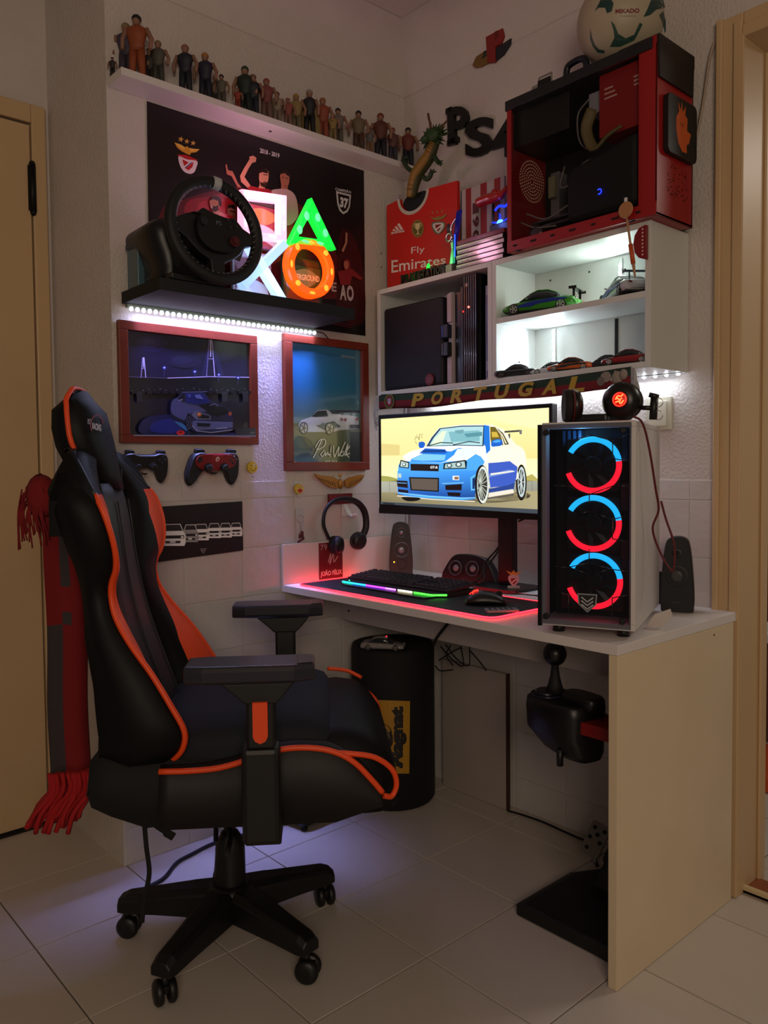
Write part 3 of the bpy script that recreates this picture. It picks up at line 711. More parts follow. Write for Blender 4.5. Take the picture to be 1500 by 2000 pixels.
for x_, y_ in ((1083, 668), (1226, 672)):
    A.ell('#0c1216', (x_, y_), 24, 34); A.ell('#b8c0b8', (x_, y_), 19, 28)
    for k in range(5): A.line('#20282a', [(x_, y_), (x_+17*math.cos(k*1.256), y_+26*math.sin(k*1.256))], 5)
A.ell('#802020', (1292, 620), 7, 9); A.ell('#802020', (1312, 622), 7, 9); A.ell('#b04040', (1375, 620), 6, 8); A.poly('#10181c', [(1335, 650), (1390, 650), (1390, 670), (1335, 670)])
SG = '#e8efe4'
for st in ([(1145, 775), (1170, 735), (1200, 735), (1195, 765), (1165, 785), (1150, 785)], [(1180, 735), (1150, 800), (1132, 832)], [(1195, 790), (1175, 812), (1185, 825), (1200, 800), (1200, 822), (1215, 800), (1215, 818), (1230, 800), (1232, 760), (1225, 828)],
           [(1245, 765), (1250, 828), (1275, 770), (1272, 825), (1310, 745)], [(1295, 795), (1280, 815), (1295, 822), (1300, 795), (1302, 820), (1325, 755), (1312, 822)], [(1335, 768), (1315, 800), (1330, 832)], [(1310, 815), (1335, 808)]):
    A.line(SG, st, 4.5, True)
A.text(SG, '1973-2013', [(1197, 861), (1264, 861), (1264, 848), (1197, 848)], .01)
A.text('#2a6488', 'YOU DON\'T TURN YOUR BACK', [(1060, 252), (1275, 275), (1275, 262), (1060, 238)], .0); A.text('#9ab4bc', 'SAMSUNG', [(1288, 280), (1362, 288), (1362, 274), (1288, 264)], .01)
A.build('picture', GLOSS, f2)
# poster of six cars ---------------------------------------------------
p2 = thing('poster', (0, -.86, .86), 'black and white print of six cars in a row taped on the tiles', 'poster')
c4 = [pt(305, 990, 'x', .0062), pt(473, 979, 'x', .0062), pt(475, 1075, 'x', .0062), pt(307, 1098, 'x', .0062)]
MB().loft([c4[::-1], [p+Vector((.0008, 0, 0)) for p in c4[::-1]]], sm=False).build('sheet', mat('#17171a', .6), p2, world=True)
A = Art(lambda u, v: pt(u, v, 'x', .0072), (1, 0, 0)); A.org(220, 860, .36)
A.quad(['#121216', '#1a1a1e', '#0e0e12', '#0a0a0e'], [(240, 362), (702, 333), (708, 597), (246, 656)])
for i, (x0_, x1_, yt, yb_) in enumerate([(252, 392, 452, 572), (372, 462, 455, 552), (430, 522, 452, 542), (508, 588, 448, 530), (572, 648, 447, 527), (632, 704, 446, 520)][::-1]):
    w_ = x1_-x0_; h = yb_-yt
    A.poly('#f6f8fa' if i != 4 else '#9a9ca0', [(x0_, yt+h*.5), (x0_+w_*.12, yt+h*.35), (x1_-w_*.1, yt+h*.33), (x1_, yt+h*.5), (x1_, yt+h*.85), (x1_-w_*.05, yb_), (x0_+w_*.05, yb_), (x0_, yt+h*.9)])
    A.poly('#c8cacc', [(x0_+w_*.1, yt+h*.36), (x0_+w_*.22, yt+2), (x1_-w_*.2, yt), (x1_-w_*.08, yt+h*.34)]); A.poly('#22262a', [(x0_+w_*.16, yt+h*.33), (x0_+w_*.25, yt+6), (x1_-w_*.23, yt+5), (x1_-w_*.13, yt+h*.31)])
    A.poly('#1c1c20', [(x0_+w_*.06, yt+h*.54), (x1_-w_*.06, yt+h*.52), (x1_-w_*.06, yt+h*.66), (x0_+w_*.06, yt+h*.68)])
    for fx in (.12, .86): A.ell('#e8e8ea', (x0_+w_*fx, yt+h*.6), w_*.06, h*.055, 10)
    A.poly('#34343a', [(x0_+w_*.2, yt+h*.78), (x1_-w_*.2, yt+h*.77), (x1_-w_*.22, yt+h*.88), (x0_+w_*.22, yt+h*.89)])
    A.poly('#d8dade', [(x0_+w_*.38, yt+h*.76), (x0_+w_*.6, yt+h*.755), (x0_+w_*.6, yt+h*.86), (x0_+w_*.38, yt+h*.87)])
A.text('#b8b8bc', 'GT-R', [(474, 604), (500, 601), (500, 592), (474, 595)], .03); A.line('#a8a8ac', [(468, 590), (505, 586)], 3); A.line('#88888c', [(480, 610), (494, 608)], 5)
A.build('print', PRINT, p2)

# ================================================================== SMALL THINGS ON THE LEFT WALL
LM = frame((0, 1, 0), (0, 0, 1), (1, 0, 0), (0, 0, 0))
def LW(u, v, x=.02):
    p = pt(u, v, 'x', x); return T(x, p.y, p.z) @ frame((0, 1, 0), (0, 0, 1), (1, 0, 0), (0, 0, 0))
def gamepad(u0, u1, v, lab, cb, cf, wide):
    a, b = pt(u0, v, 'x', .045), pt(u1, v, 'x', .045); cy = (a.y+b.y)/2; wd = b.y-a.y; k = wd/.16
    t = thing('game_controller', (.03, cy, a.z), lab, 'game controller')
    M0 = T(.03, cy, a.z) @ frame((0, 1, 0), (0, .22, 1), (1, 0, -.22), (0, 0, 0)) @ Matrix.Scale(k, 4)
    body = catmull([(-.045, .03, 0), (-.025, .024, 0), (.025, .024, 0), (.045, .03, 0), (.068, .024, 0), (.078, .0, 0), (.082, -.045, 0), (.072, -.068, 0), (.058, -.062, 0), (.042, -.03, 0), (.02, -.02, 0), (-.02, -.02, 0), (-.042, -.03, 0), (-.058, -.062, 0), (-.072, -.068, 0), (-.082, -.045, 0), (-.078, 0, 0), (-.068, .024, 0)], 4, True)
    sc = lambda f, z: [(p.x*(1-(1-f)*.25), p.y*f+(1-f)*.003, z) for p in body]
    MB().loft([sc(.85, -.016), sc(.97, -.008), sc(1, .002), sc(.97, .010), sc(.88, .015)], 0, True, M=M0).build('grip_shell', cb, t, world=True)
    if wide:
        fp = catmull([(-.062, .02, 0), (-.03, .026, 0), (.03, .026, 0), (.062, .02, 0), (.066, -.004, 0), (.045, -.018, 0), (.02, -.022, 0), (-.02, -.022, 0), (-.045, -.018, 0), (-.066, -.004, 0)], 4, True)
        MB().prism([(p.x, p.y) for p in fp], .012, .0175, M=M0, sc=.97).build('face_plate', cf, t, world=True)
        o = MB().prism(rrect(.036, .022, .003, cx=0, cy=.012), .0165, .019, M=M0).build('touch_pad', mat('#8a1a1e', .35), t, world=True)
        A = Art(lambda u, v: M0 @ Vector((u, v, .0191)), (1, 0, 0)); A.ell('#d0c8c8', (0, .012), .006, .007); A.poly('#a81820', [(-.003, .012), (.003, .016), (.003, .009), (0, .006)]); A.build('emblem', PRINT, t)
    zz = .0175 if wide else .0155
    for sx in (-1, 1):
        m = MB(); m.lathe([(.0125, zz-.004), (.0125, zz+.001)], M=M0 @ T(sx*.026, -.012, 0)); m.lathe([(.005, zz), (.0055, zz+.008), (.0095, zz+.010), (.0095, zz+.013), (.006, zz+.0125)], M=M0 @ T(sx*.026, -.012, 0))
        m.build('thumb_stick', mat('#15151a', .55), t, world=True)
        MB().prism(rrect(.026, .012, .005, cx=sx*.052, cy=.031), -.01, .008, M=M0).build('shoulder_button', BLACK, t, world=True, bevel=.002)
    m = MB(); m.box((-.060, .002, zz-.003), (-.052, .018, zz+.002), M=M0); m.box((-.064, .006, zz-.003), (-.048, .014, zz+.0022), M=M0); m.build('direction_pad', mat('#1b1b20', .4), t, world=True)
    for dx, dy in ((0, .009), (.009, 0), (0, -.009), (-.009, 0)): MB().cyl((.055+dx, .009+dy, zz-.002), (.055+dx, .009+dy, zz+.003), .0037, M=M0).build('button', mat('#2a2a30', .35), t, world=True)
    MB().tube([(.0, cy-.006, a.z-.03), (.025, cy-.006, a.z-.036), (.04, cy-.006, a.z-.033), (.04, cy+.006, a.z-.033), (.025, cy+.006, a.z-.036), (.0, cy+.006, a.z-.03)], .0015).build('wall_hook', BLACK, t, world=True)
    return t
gamepad(237, 331, 902, 'all black game controller hung on the wall below the night car picture', mat('#101014', .4), None, False)
gamepad(373, 469, 902, 'black and red game controller with a crest hung on the wall', mat('#0c0c0f', .5), mat('#7e1418', .35), True)
def smiley(u, v, r, lab, kiss):
    M0 = LW(u, v, .0); t = thing('wall_hook', tuple(M0.translation), lab, 'hook')
    MB().lathe([(r, .006), (r, .012), (r*.93, .0145)], 28, M=M0).build('disc', mat('#d8b814', .35, coat=.4), t, world=True)
    A = Art(lambda u, v: M0 @ Vector((u*r, v*r, .0148)), (1, 0, 0))
    if kiss:
        A.ell('#c8262a', (.1, -.28), .5, .36); A.poly('#c8262a', [(-.4, -.15), (.6, -.1), (.62, -.5), (.1, -.75), (-.38, -.5)]); A.line('#8a1418', [(-.35, -.35), (.1, -.28), (.55, -.32)], .07)
        A.line('#2a1a08', [(-.5, .35), (-.35, .45), (-.2, .36)], .08, True); A.line('#2a1a08', [(.2, .42), (.35, .52), (.5, .42)], .08, True)
    else:
        A.line('#1a1408', [(-.62, -.08), (-.4, -.45), (0, -.6), (.42, -.42), (.62, -.02)], .09, True); A.line('#1a1408', [(-.5, .3), (-.35, .4), (-.18, .25)], .09, True)
        A.ell('#f4f4e8', (.3, .33), .2, .27); A.ell('#1a1408', (.36, .3), .1, .14)
    A.build('face', PRINT, t)
    MB().tube(catmull([(0, -r*.9, .008), (0, -r*1.35, .008), (0, -r*1.6, .013), (0, -r*1.35, .018)]), .002, M=M0).build('hook', mat('#d8d8d4', .2, trans=0), t, world=True)
smiley(489, 913, .0185, 'round yellow winking smiley hook beside the red controller', False)
smiley(580, 955, .0175, 'round yellow kissing smiley hook above the keyring', True)
# keyring in a clear sleeve
M0 = LW(586, 1020, .006); t = thing('keyring', tuple(M0.translation), 'keyring hanging under the kissing smiley hook in a clear plastic strip', 'keyring')
MB().box((-.017, -.068, 0), (.017, .046, .001), M=M0).build('sleeve', mat('#c4c2c6', .25, coat=.5), t, world=True)
MB().torus(.012, .0011, 28, 6, M=M0 @ T(0, .012, .004)).build('ring', CHROME, t, world=True)
m = MB(); 
for k in range(5): m.torus(.0035, .0009, 10, 5, M=M0 @ T(0, -.004-.006*k, .004) @ R(PI/2*(k % 2), 'Y'))
m.build('chain', CHROME, t, world=True)
m = MB(); m.sph((.003, -.034, .006), (.007, .006, .004), 12, M=M0); m.prism(catmull([(-.006, -.038, 0), (.008, -.037, 0), (.011, -.05, 0), (-.002, -.053, 0)], 3, True) and [(-.007, -.038), (.008, -.037), (.011, -.052), (-.009, -.053)], .002, .007, M=M0); m.build('charm', mat('#54302e', .4), t, world=True)
MB().prism([(-.014, -.062), (.012, -.052), (.013, -.057), (-.012, -.068)], .002, .006, M=M0).build('charm', mat('#5a1a1c', .4), t, world=True)
# eagle plaque
M0 = LW(662, 955, .006); t = thing('eagle_plaque', tuple(M0.translation), 'golden spread-winged eagle ornament on a red name plate above the headphones', 'ornament')
kx = (pt(712, 935, 'x', .006).y-pt(610, 935, 'x', .006).y)/102
def ep(u, v): return ((u-662)*kx, (955-v)*kx*1.0)
OR = lambda L: [ep(220+x*.36, 860+y*.36) for x, y in L]
gold = mat('#a8742a', .45, .2, name='old_gold')
for pts in ([(1088, 197), (1130, 205), (1185, 210), (1215, 225), (1222, 250), (1205, 262), (1170, 255), (1140, 238), (1105, 215)], [(1362, 205), (1330, 205), (1275, 215), (1250, 228), (1252, 252), (1270, 260), (1305, 252), (1335, 235), (1352, 220)]):
    MB().prism(OR(pts), .004, .012, M=M0).build('wing', gold, t, world=True, bevel=.001)
m = MB()
for k in range(7):
    m.tube([(*ep(620+k*4.6, 937+k*1.2), .0125), (*ep(624+k*4.6, 941+k*1.8), .0125)], .0012, 6, M=M0); m.tube([(*ep(706-k*4.2, 937+k*1.2), .0125), (*ep(702-k*4.2, 942+k*1.8), .0125)], .0012, 6, M=M0)
tag(m.build('feathers', mat('#6e4a18', .5), t, world=True), kind='stuff')
m = MB(); m.sph((*ep(661, 947), .012), (.011, .018, .009), 14, M=M0); m.sph((*ep(659, 934), .015), (.006, .007, .007), 12, M=M0); m.cyl((*ep(657, 934), .02), (*ep(654, 937), .024), .003, .001, 8, M=M0); m.build('body', gold, t, world=True)
MB().box((*ep(639, 978), .002), (*ep(685, 962), .010), M=M0).build('plate', mat('#6a1218', .5), t, world=True, bevel=.001)
letters3d(t, 'letter', 'BENFICA', lambda x, y: M0 @ Vector((ep(641, 975)[0]+(ep(683, 0)[0]-ep(641, 0)[0])*x, ep(0, 975)[1]+(ep(0, 965)[1]-ep(0, 975)[1])*y, .010)), (.0015, 0, 0), mat('#9a262c', .5), .02)
# white hook and headphones
t = thing('headphone_hook', (0, -.35, .99), 'white plastic hook on the tiles holding the black headphones', 'hook')
M0 = LW(672, 990, .005)
MB().box((-.012, -.03, 0), (.012, .03, .003), M=M0).build('plate', mat('#dcdcdc', .4), t, world=True)
m = MB(); m.loft([[(a-.009, b, c), (a+.009, b, c), (a+.009, b-.003, c+.001), (a-.009, b-.003, c+.001)] for a, b, c in ((0, .025, .003), (0, .0, .012), (.0, -.024, .030), (.0, -.029, .050), (.0, -.022, .060))], sm=False, M=M0); m.build('arm', mat('#e4e4e4', .4), t, world=True)
t = thing('headphones', (.04, -.34, .95), 'black wireless headphones hanging on the white wall hook', 'headphones')
HP = T(.035, 0, 0) @ frame((0, 1, 0), (0, 0, 1), (1, 0, 0), (0, 0, 0))
def hp(u, v, x=.035): p = pt(u, v, 'x', x); return (p.y, p.z, 0)
band = catmull([hp(642, 1052), hp(632, 1025), hp(635, 998), hp(650, 980), hp(672, 974), hp(697, 981), hp(712, 1000), hp(715, 1028), hp(707, 1050)], 8)
m = MB(); rr = []
m.tube([(p.x, p.y, 0) for p in band], .0062, 10, sy=1.9, M=HP); m.build('headband', mat('#0c0c10', .5), t, world=True)
for (u, v, tl) in ((655, 1064, .5), (699, 1056, -.3)):
    p = hp(u, v); M1 = HP @ T(*p[:2], 0) @ R(tl, 'Y') @ R(.35*(1 if tl > 0 else -1), 'Z')
    MB().lathe([(.012, .026), (.024, .024), (.029, .015), (.030, .004)], 28, M=M1 @ Matrix.Diagonal((.92, 1.05, 1, 1))).build('ear_cup', mat('#0d0d11', .45), t, world=True)
    MB().lathe([(.028, .004), (.030, -.004), (.027, -.014), (.016, -.016)], 28, M=M1 @ Matrix.Diagonal((.92, 1.05, 1, 1))).build('cushion', mat('#121216', .8), t, world=True)

# ================================================================== DESK
DZ = .75
desk = thing('desk', (.62, -.29, 0), 'white laminate desk in the corner with a solid right side panel', 'desk')
MB().box((.006, -.573, DZ-.022), (1.25, -.0055, DZ)).build('tabletop', WHITE, desk, world=True, bevel=.001)
MB().box((.006, -.571, .622), (.0195, -.32, DZ-.0225)).build('side_rail', mat('#b5aca6', .5), desk, world=True)
sp = MB().box((1.228, -.5725, 0.001), (1.2495, -.035, DZ-.0225)).build('side_panel', WHITE2, desk, world=True, bevel=.001)
MB().box((.02, -.335, .607), (1.2275, -.32, DZ-.0225)).build('front_rail', mat('#b5aca6', .5), desk, world=True)
MB().box((.006, -.573, DZ), (.016, -.06, .882)).build('upstand', WHITE, desk, world=True, bevel=.001)
m = MB()
p = pt(681, 1193, 'y', -.3355); m.cyl((p.x, -.335, p.z), (p.x, -.336, p.z), .004)
p = pt(573, 1184, 'x', .02); m.cyl((.0195, p.y, p.z), (.0205, p.y, p.z), .004)
tag(m.build('screw_holes', mat('#151010', .9), desk, world=True), kind='stuff')
p = pt(1395, 1240, 'x', 1.25); MB().cyl((1.2490, p.y, p.z), (1.2502, p.y, p.z), .0025).build('pin_hole', mat('#151010', .9), desk, world=True)
t = thing('photo_card', (.017, -.38, .752), 'red printed card with white lettering fixed to the desk upstand', 'card')
MB().box((.0165, -.428, .753), (.0175, -.327, .876)).build('card', mat('#5c1016', .5), t, world=True)
A = Art(lambda u, v: Vector((.0178, -.428+.101*u, .753+.123*v)), (1, 0, 0)); A.quad(['#7a161c', '#6a1218', '#4c0c12', '#5a1016'], [(0, 1), (1, 1), (1, 0), (0, 0)])
A.text('#c8a0a0', '79', [(.06, .8), (.34, .8), (.34, .96), (.06, .96)], .0); A.text('#d8c0c0', 'JOÃO FÉLIX', [(.05, .05), (.97, .05), (.97, .25), (.05, .25)], .04)
A.line('#c8b0b0', [(.38, .45), (.5, .7), (.45, .4), (.6, .68), (.62, .45), (.8, .6)], .03, True); A.poly('#3a080c', [(.5, .75), (.9, .8), (.85, .95), (.55, .95)], True)
A.build('print', PRINT, t)
# mouse mat with a red light edge
mm = thing('mouse_mat', (.45, -.4, DZ), 'large black desk mat with a glowing red edge', 'desk mat')
rr_ = rrect(.83, .28, .03, 6, .46, -.40)
MB().prism(rr_, DZ+.0005, DZ+.004).build('mat_sheet', mat('#0c0a0e', .7), mm, world=True)
MB().tube([(x, y, DZ+.003) for x, y in rr_], .0019, 8, closed=True).build('light_edge', mat('#ff1420', .4, emit=16, name='red_light'), mm, world=True)
A = Art(lambda u, v: Vector((u, v, DZ+.0042)), (0, 0, 1))
A.line('#6a6a74', [(.10, -.515), (.19, -.522)], .003); A.line('#5a3a40', [(.70, -.33), (.82, -.35)], .004); A.line('#8a8a90', [(.66, -.515), (.70, -.505)], .004); A.poly('#5a1418', [(.70, -.30), (.80, -.32), (.78, -.33), (.70, -.315)])
A.build('print', PRINT, mm)
# keyboard ---------------------------------------------------------------
kb = thing('keyboard', (.36, -.35, DZ+.004), 'black gaming keyboard with a rainbow light bar along its front', 'keyboard', rz=.02)
KL, KR, KF, KBk = -.225, .225, -.085, .075
m = MB(); m.prism([(KL, KF+.03), (KL+.03, KF), (KR-.03, KF), (KR, KF+.03), (KR, KBk), (KL, KBk)], 0.0005, .012); m.build('base', BLACKM, kb, bevel=.002)
KM = T(0, -.04, .012) @ R(.09, 'X') @ T(0, .04, 0)
MB().prism([(KL+.004, KF+.035), (KR-.004, KF+.035), (KR-.004, KBk-.003), (KL+.004, KBk-.003)], -.002, .008, M=KM).build('deck', mat('#101014', .5), kb, bevel=.002)
kcap = None; rows = [(.062, [1, 0, 1, 1, 1, 1, 0, 1, 1, 1, 1, 0, 1, 1, 1, 1]), ]
def cap(wd):
    m = MB(); h = .0135
    m.loft([[(0.001, 0.001, 0), (wd-.001, .001, 0), (wd-.001, h, 0), (.001, h, 0)], [(.0025, .0025, .006), (wd-.0025, .0025, .006), (wd-.0025, h-.002, .006), (.0025, h-.002, .006)]], sm=False)
    me = bpy.data.meshes.new('key'); me.from_pydata([tuple(v) for v in m.v], [], m.f); me.materials.append(mat('#26262e', .45)); return me
caps = {}
def key(x, y, wd):
    wd = round(wd, 4)
    if wd not in caps: caps[wd] = cap(wd)
    o = bpy.data.objects.new('key', caps[wd]); C.objects.link(o); o.parent = kb; o.matrix_local = KM @ T(x, y, .008)
u_ = .0192; y_ = KBk-.022
for r_, off, ws in ((0, 0, [1, -.6, 1, 1, 1, 1, -.4, 1, 1, 1, 1, -.4, 1, 1, 1, 1]), (1, 0, [1]*13+[2]), (2, 0, [1.5]+[1]*12+[1.5]), (3, 0, [1.75]+[1]*12+[1.25]), (4, 0, [1.25]+[1]*11+[2.75]), (5, 0, [1.25, 1.25, 1.25, 6, 1.25, 1.25, 1.25, 1.5])):
    x = KL+.008
    for w_ in ws:
        if w_ > 0: key(x, y_-r_*.0185, w_*u_)
        x += abs(w_)*u_
for r_ in range(6):
    for c_ in range(3):
        if r_ == 3 or (r_ == 4 and c_ != 1): continue
        key(KL+.008+15.3*u_+c_*u_, y_-r_*.0185, u_)
    for c_ in range(4):
        if 15.3*u_+3.3*u_+c_*u_+u_ < KR-KL-.004: key(KL+.008+18.6*u_+c_*u_*.95, y_-r_*.0185, u_*.95)
for (xa, xb, c_, ys) in ((KL+.02, -.155, '#10e0c0', 0), (-.155, -.09, '#1c8cff', 0), (-.09, .0, '#9a30ff', 0), (.0, .045, '#d060ff', 0), (.055, .115, '#fff0c0', 0), (.122, KR-.03, '#38ff30', 0)):
    MB().box((xa, KF-.0015, .006), (xb, KF+.001, .0105)).build('light_bar', mat(c_, .4, emit=5), kb)
MB().prism([(KR-.03, KF-.001), (KR-.03, KF+.001), (KR-.0, KF+.031), (KR+.001, KF+.03)][::-1], .006, .0105).build('light_bar', mat('#38ff30', .4, emit=5), kb)
MB().prism([(KL+.02, KF+.004), (KR-.02, KF+.004), (KR-.03, KF-.035), (.09, KF-.035), (.075, KF-.028), (KL+.06, KF-.022), (KL+.03, KF-.012)][::-1], .0005, .005).build('wrist_rest', mat('#12131a', .5), kb, bevel=.0015)
MB().sph((KL+.04, KF+.012, .0125), .0018, 8).build('lock_light', mat('#30ffb0', .4, emit=8), kb)
# mouse ---------------------------------------------------------------
ms = thing('computer_mouse', (.735, -.40, DZ+.004), 'black gaming mouse with red lit stripes on the desk mat', 'mouse', rz=.75)
m = MB(); rings = []
for x, hw, h in ((-.058, .012, .012), (-.052, .024, .024), (-.035, .031, .034), (-.01, .031, .038), (.02, .028, .034), (.045, .028, .024), (.056, .022, .014)):
    rings.append([(x, -hw, .001), (x, -hw*1.05, h*.4), (x, -hw*.8, h*.8), (x, -hw*.35, h), (x, hw*.35, h), (x, hw*.8, h*.8), (x, hw*1.05, h*.4), (x, hw, .001)])
m.loft(rings, 0, True); m.build('shell', mat('#101013', .4), ms, subd=1)
for dy in (-.009, .0, .009): MB().tube([(-.046+abs(dy), dy-.003, .0285), (-.034, dy, .0365), (-.022, dy+.003, .0385)], .0013, 6).build('light_stripe', mat('#ff2418', .4, emit=4), ms)
MB().cyl((.035, -.004, .028), (.035, .004, .028), .009).build('scroll_wheel', RUBBER, ms)
t = thing('remote_control', (.835, -.455, DZ+.004), 'thin silver remote control lying on the mat beside the mouse', 'remote', rz=.95)
MB().prism(rrect(.085, .038, .006), .0005, .007).build('body', mat('#8a8a94', .35, .3), t, bevel=.001)
for k in range(5):
    for j in (-1, 0, 1): MB().cyl((-.03+.014*k, j*.010, .007), (-.03+.014*k, j*.010, .0082), .0036, n=8).build('button', mat('#2a2a30', .5), t)
# monitor ---------------------------------------------------------------
g = math.radians(6); ML = Vector((.118, -.245, 0)); MR = Vector((.788, -.175, 0)); mx = (MR-ML).normalized(); mn = Vector((mx.y, -mx.x, 0)); MWid = (MR-ML).length
mo = thing('monitor', (.50, -.17, DZ), 'wide black monitor on a stand showing a blue sports car wallpaper', 'monitor')
MM = frame(mx, (0, 0, 1), mn, ML+Vector((0, 0, .974))); MH = .334
MB().box((0, 0, -.03), (MWid, MH, 0), M=MM).build('housing', mat('#0a0b0d', .4), mo, world=True, bevel=.003)
MB().box((.15, .06, -.06), (MWid-.12, MH-.08, -.029), M=MM).build('rear_bulge', mat('#0a0b0d', .5), mo, world=True, bevel=.01)
MB().box((.001, -.0005, -.002), (MWid-.001, .020, .0012), M=MM).build('chin', mat('#0b0c0e', .35), mo, world=True)
Pm = MM @ Vector((0, 0, .0006))
A = Art(lambda u, v: ptp(u, v, Pm, mn), mn, .00006); A.org(720, 760, .25333)
s00, s10, s11, s01 = (95, 232), (1388, 143), (1392, 965), (100, 880)
A.quad(['#f2e4a0', '#efe6a6', '#e6d488', '#ecdd98'], [(95, 232), (1390, 143), (1390, 540), (98, 515)])
A.poly('#f5ecae', [(900, 180), (1386, 148), (1388, 320), (1200, 290), (1000, 250)]); A.poly('#d8c680', [(98, 420), (240, 430), (240, 510), (98, 512)])
A.quad(['#e8e0a0', '#f0e8b0', '#f4edc0', '#eadfae'], [(98, 512), (1390, 538), (1390, 700), (98, 690)])
A.poly('#9a9a50', [(98, 668), (150, 672), (220, 690), (300, 700), (98, 716)]); A.poly('#b0a458', [(1200, 680), (1260, 655), (1300, 690), (1390, 695), (1390, 712), (1200, 705)])
A.quad(['#a8a898', '#98988a', '#8c8c7c', '#9a9a8a'], [(98, 712), (1390, 708), (1390, 790), (98, 800)])
A.line('#6a6a60', [(160, 712), (164, 795)], 3); A.line('#6a6a60', [(1260, 708), (1262, 785)], 3)
A.quad(['#8c8460', '#a89c74', '#a49a78', '#70684c'], [(98, 796), (1390, 785), (1390, 965), (98, 880)])
random.seed(5)
for k in range(160):
    x = random.uniform(110, 1370); y = random.uniform(800+0*x, 870+.05*x); A.k = 9; A.ell(random.choice(['#c8bc94', '#5e573e', '#b0a680']), (x, y), random.uniform(2, 6), 2, 5)
A.k = 10
A.poly('#2a241c', [(235, 825), (560, 850), (860, 880), (1200, 850), (1215, 800), (900, 790), (300, 800)], True)
B1, B2, B3, B4, B5 = '#2a7ad8', '#1a5cc0', '#4aa0ee', '#123c86', '#8cc8f4'
# rear wheel, side, front
A.ell('#1c1812', (1178, 720), 42, 140); A.ell('#b8c8c8', (1180, 716), 30, 118); A.ell('#3c3c38', (1178, 716), 22, 98)
for k in range(9): A.line('#c8d4d4', [(1178, 716), (1178+22*math.cos(k*.698), 716+96*math.sin(k*.698))], 5)
A.poly('#ece8d4', [(890, 440), (960, 420), (1060, 430), (1130, 430), (1180, 450), (1210, 500), (1218, 600), (1205, 600), (1180, 575), (1150, 620), (1140, 700), (930, 760), (900, 620)], True)
A.poly('#3a58b8', [(925, 570), (1000, 565), (1090, 555), (1150, 600), (1140, 690), (1120, 740), (1080, 745), (940, 760), (925, 640)])
A.poly('#6a86cc', [(930, 660), (1080, 620), (1140, 630), (1120, 640), (930, 680)]); A.poly('#e4e0d0', [(940, 650), (1110, 628), (1130, 636), (945, 664)])
A.poly('#28428a', [(930, 770), (1080, 740), (1130, 720), (1120, 775), (930, 800)]); A.poly('#e0d8c8', [(930, 800), (1115, 770), (1125, 800), (925, 835)]); A.poly('#56504a', [(915, 838), (1125, 806), (1120, 820), (915, 850)])
A.poly('#f0ead0', [(985, 290), (1040, 310), (1100, 380), (1140, 430), (1200, 470), (1100, 470), (1050, 440)]); A.poly('#e8e2cc', [(905, 272), (950, 272), (1010, 300), (1060, 360), (1098, 430), (1050, 440), (940, 290)])
A.poly('#6a5a20', [(940, 290), (978, 292), (1020, 350), (1042, 432), (950, 425), (942, 380)]); A.poly('#c8a840', [(950, 330), (990, 330), (1008, 370), (955, 372)]); A.poly('#3c3a30', [(990, 298), (1040, 340), (1085, 425), (1052, 430), (1025, 350)]); A.poly('#e8dca0', [(1000, 312), (1035, 348), (1070, 420), (1058, 420), (1028, 350)])
A.line('#3a3c38', [(1050, 330), (1165, 322)], 14); A.poly('#70706c', [(1160, 312), (1186, 316), (1184, 348), (1168, 348)]); A.poly('#4a4a48', [(1078, 345), (1096, 345), (1092, 385), (1084, 372)])
A.poly('#f4f2e4', [(270, 520), (330, 480), (400, 462), (470, 440), (880, 440), (920, 480), (910, 560), (860, 590), (600, 570), (320, 560)], True)
A.poly('#e4eef0', [(545, 300), (720, 276), (905, 274), (935, 300), (930, 420), (905, 448), (440, 450), (480, 380)])
A.poly('#20344a', [(448, 442), (490, 372), (550, 302), (720, 282), (900, 280), (890, 440), (700, 436)]); A.poly('#a8d0d4', [(468, 438), (505, 375), (560, 308), (720, 290), (888, 288), (880, 434), (700, 430)])
A.poly('#d8e8c8', [(480, 436), (520, 372), (570, 325), (605, 322), (585, 380), (570, 420)]); A.poly('#7ab0b8', [(620, 330), (860, 318), (860, 400), (640, 408)]); A.poly('#548c98', [(740, 345), (880, 330), (880, 360), (760, 372)]); A.poly('#6c9ca4', [(670, 318), (738, 312), (735, 338), (700, 345), (670, 335)])
A.line('#141c20', [(470, 436), (560, 412), (655, 416)], 7); A.line('#141c20', [(655, 430), (780, 404), (862, 414)], 7)
A.poly('#1c70d0', [(895, 276), (935, 285), (942, 470), (912, 500), (905, 440), (892, 430)])
A.poly(B2, [(392, 412), (425, 406), (440, 425), (425, 452), (395, 450)], True); A.poly(B2, [(955, 400), (1000, 385), (1030, 395), (1030, 432), (985, 442), (952, 440)], True); A.poly(B3, [(965, 402), (1000, 390), (1022, 398), (1010, 410), (970, 412)], True)
A.poly(B3, [(250, 560), (320, 555), (560, 570), (600, 560), (760, 548), (830, 500), (870, 520), (900, 560), (880, 600), (840, 640), (232, 640), (235, 590)])
A.poly('#2f8ae0', [(330, 540), (480, 470), (640, 480), (700, 452), (730, 456), (600, 556), (560, 568), (330, 556)]); A.poly('#dcecf4', [(690, 460), (860, 452), (830, 500), (700, 548), (640, 548)]); A.poly('#7ac0f2', [(330, 545), (420, 500), (600, 508), (590, 548), (420, 552)])
A.poly(B2, [(395, 496), (440, 456), (595, 464), (612, 490), (590, 500)]); A.poly('#0e3a80', [(430, 470), (590, 470), (604, 484), (415, 488)])
A.poly(B3, [(228, 628), (320, 636), (560, 640), (770, 618), (840, 625), (835, 700), (820, 850), (720, 855), (300, 830), (228, 800)]); A.quad([B3, '#3c90e6', B4, '#1c50b0'], [(228, 632), (838, 628), (825, 850), (232, 812)])
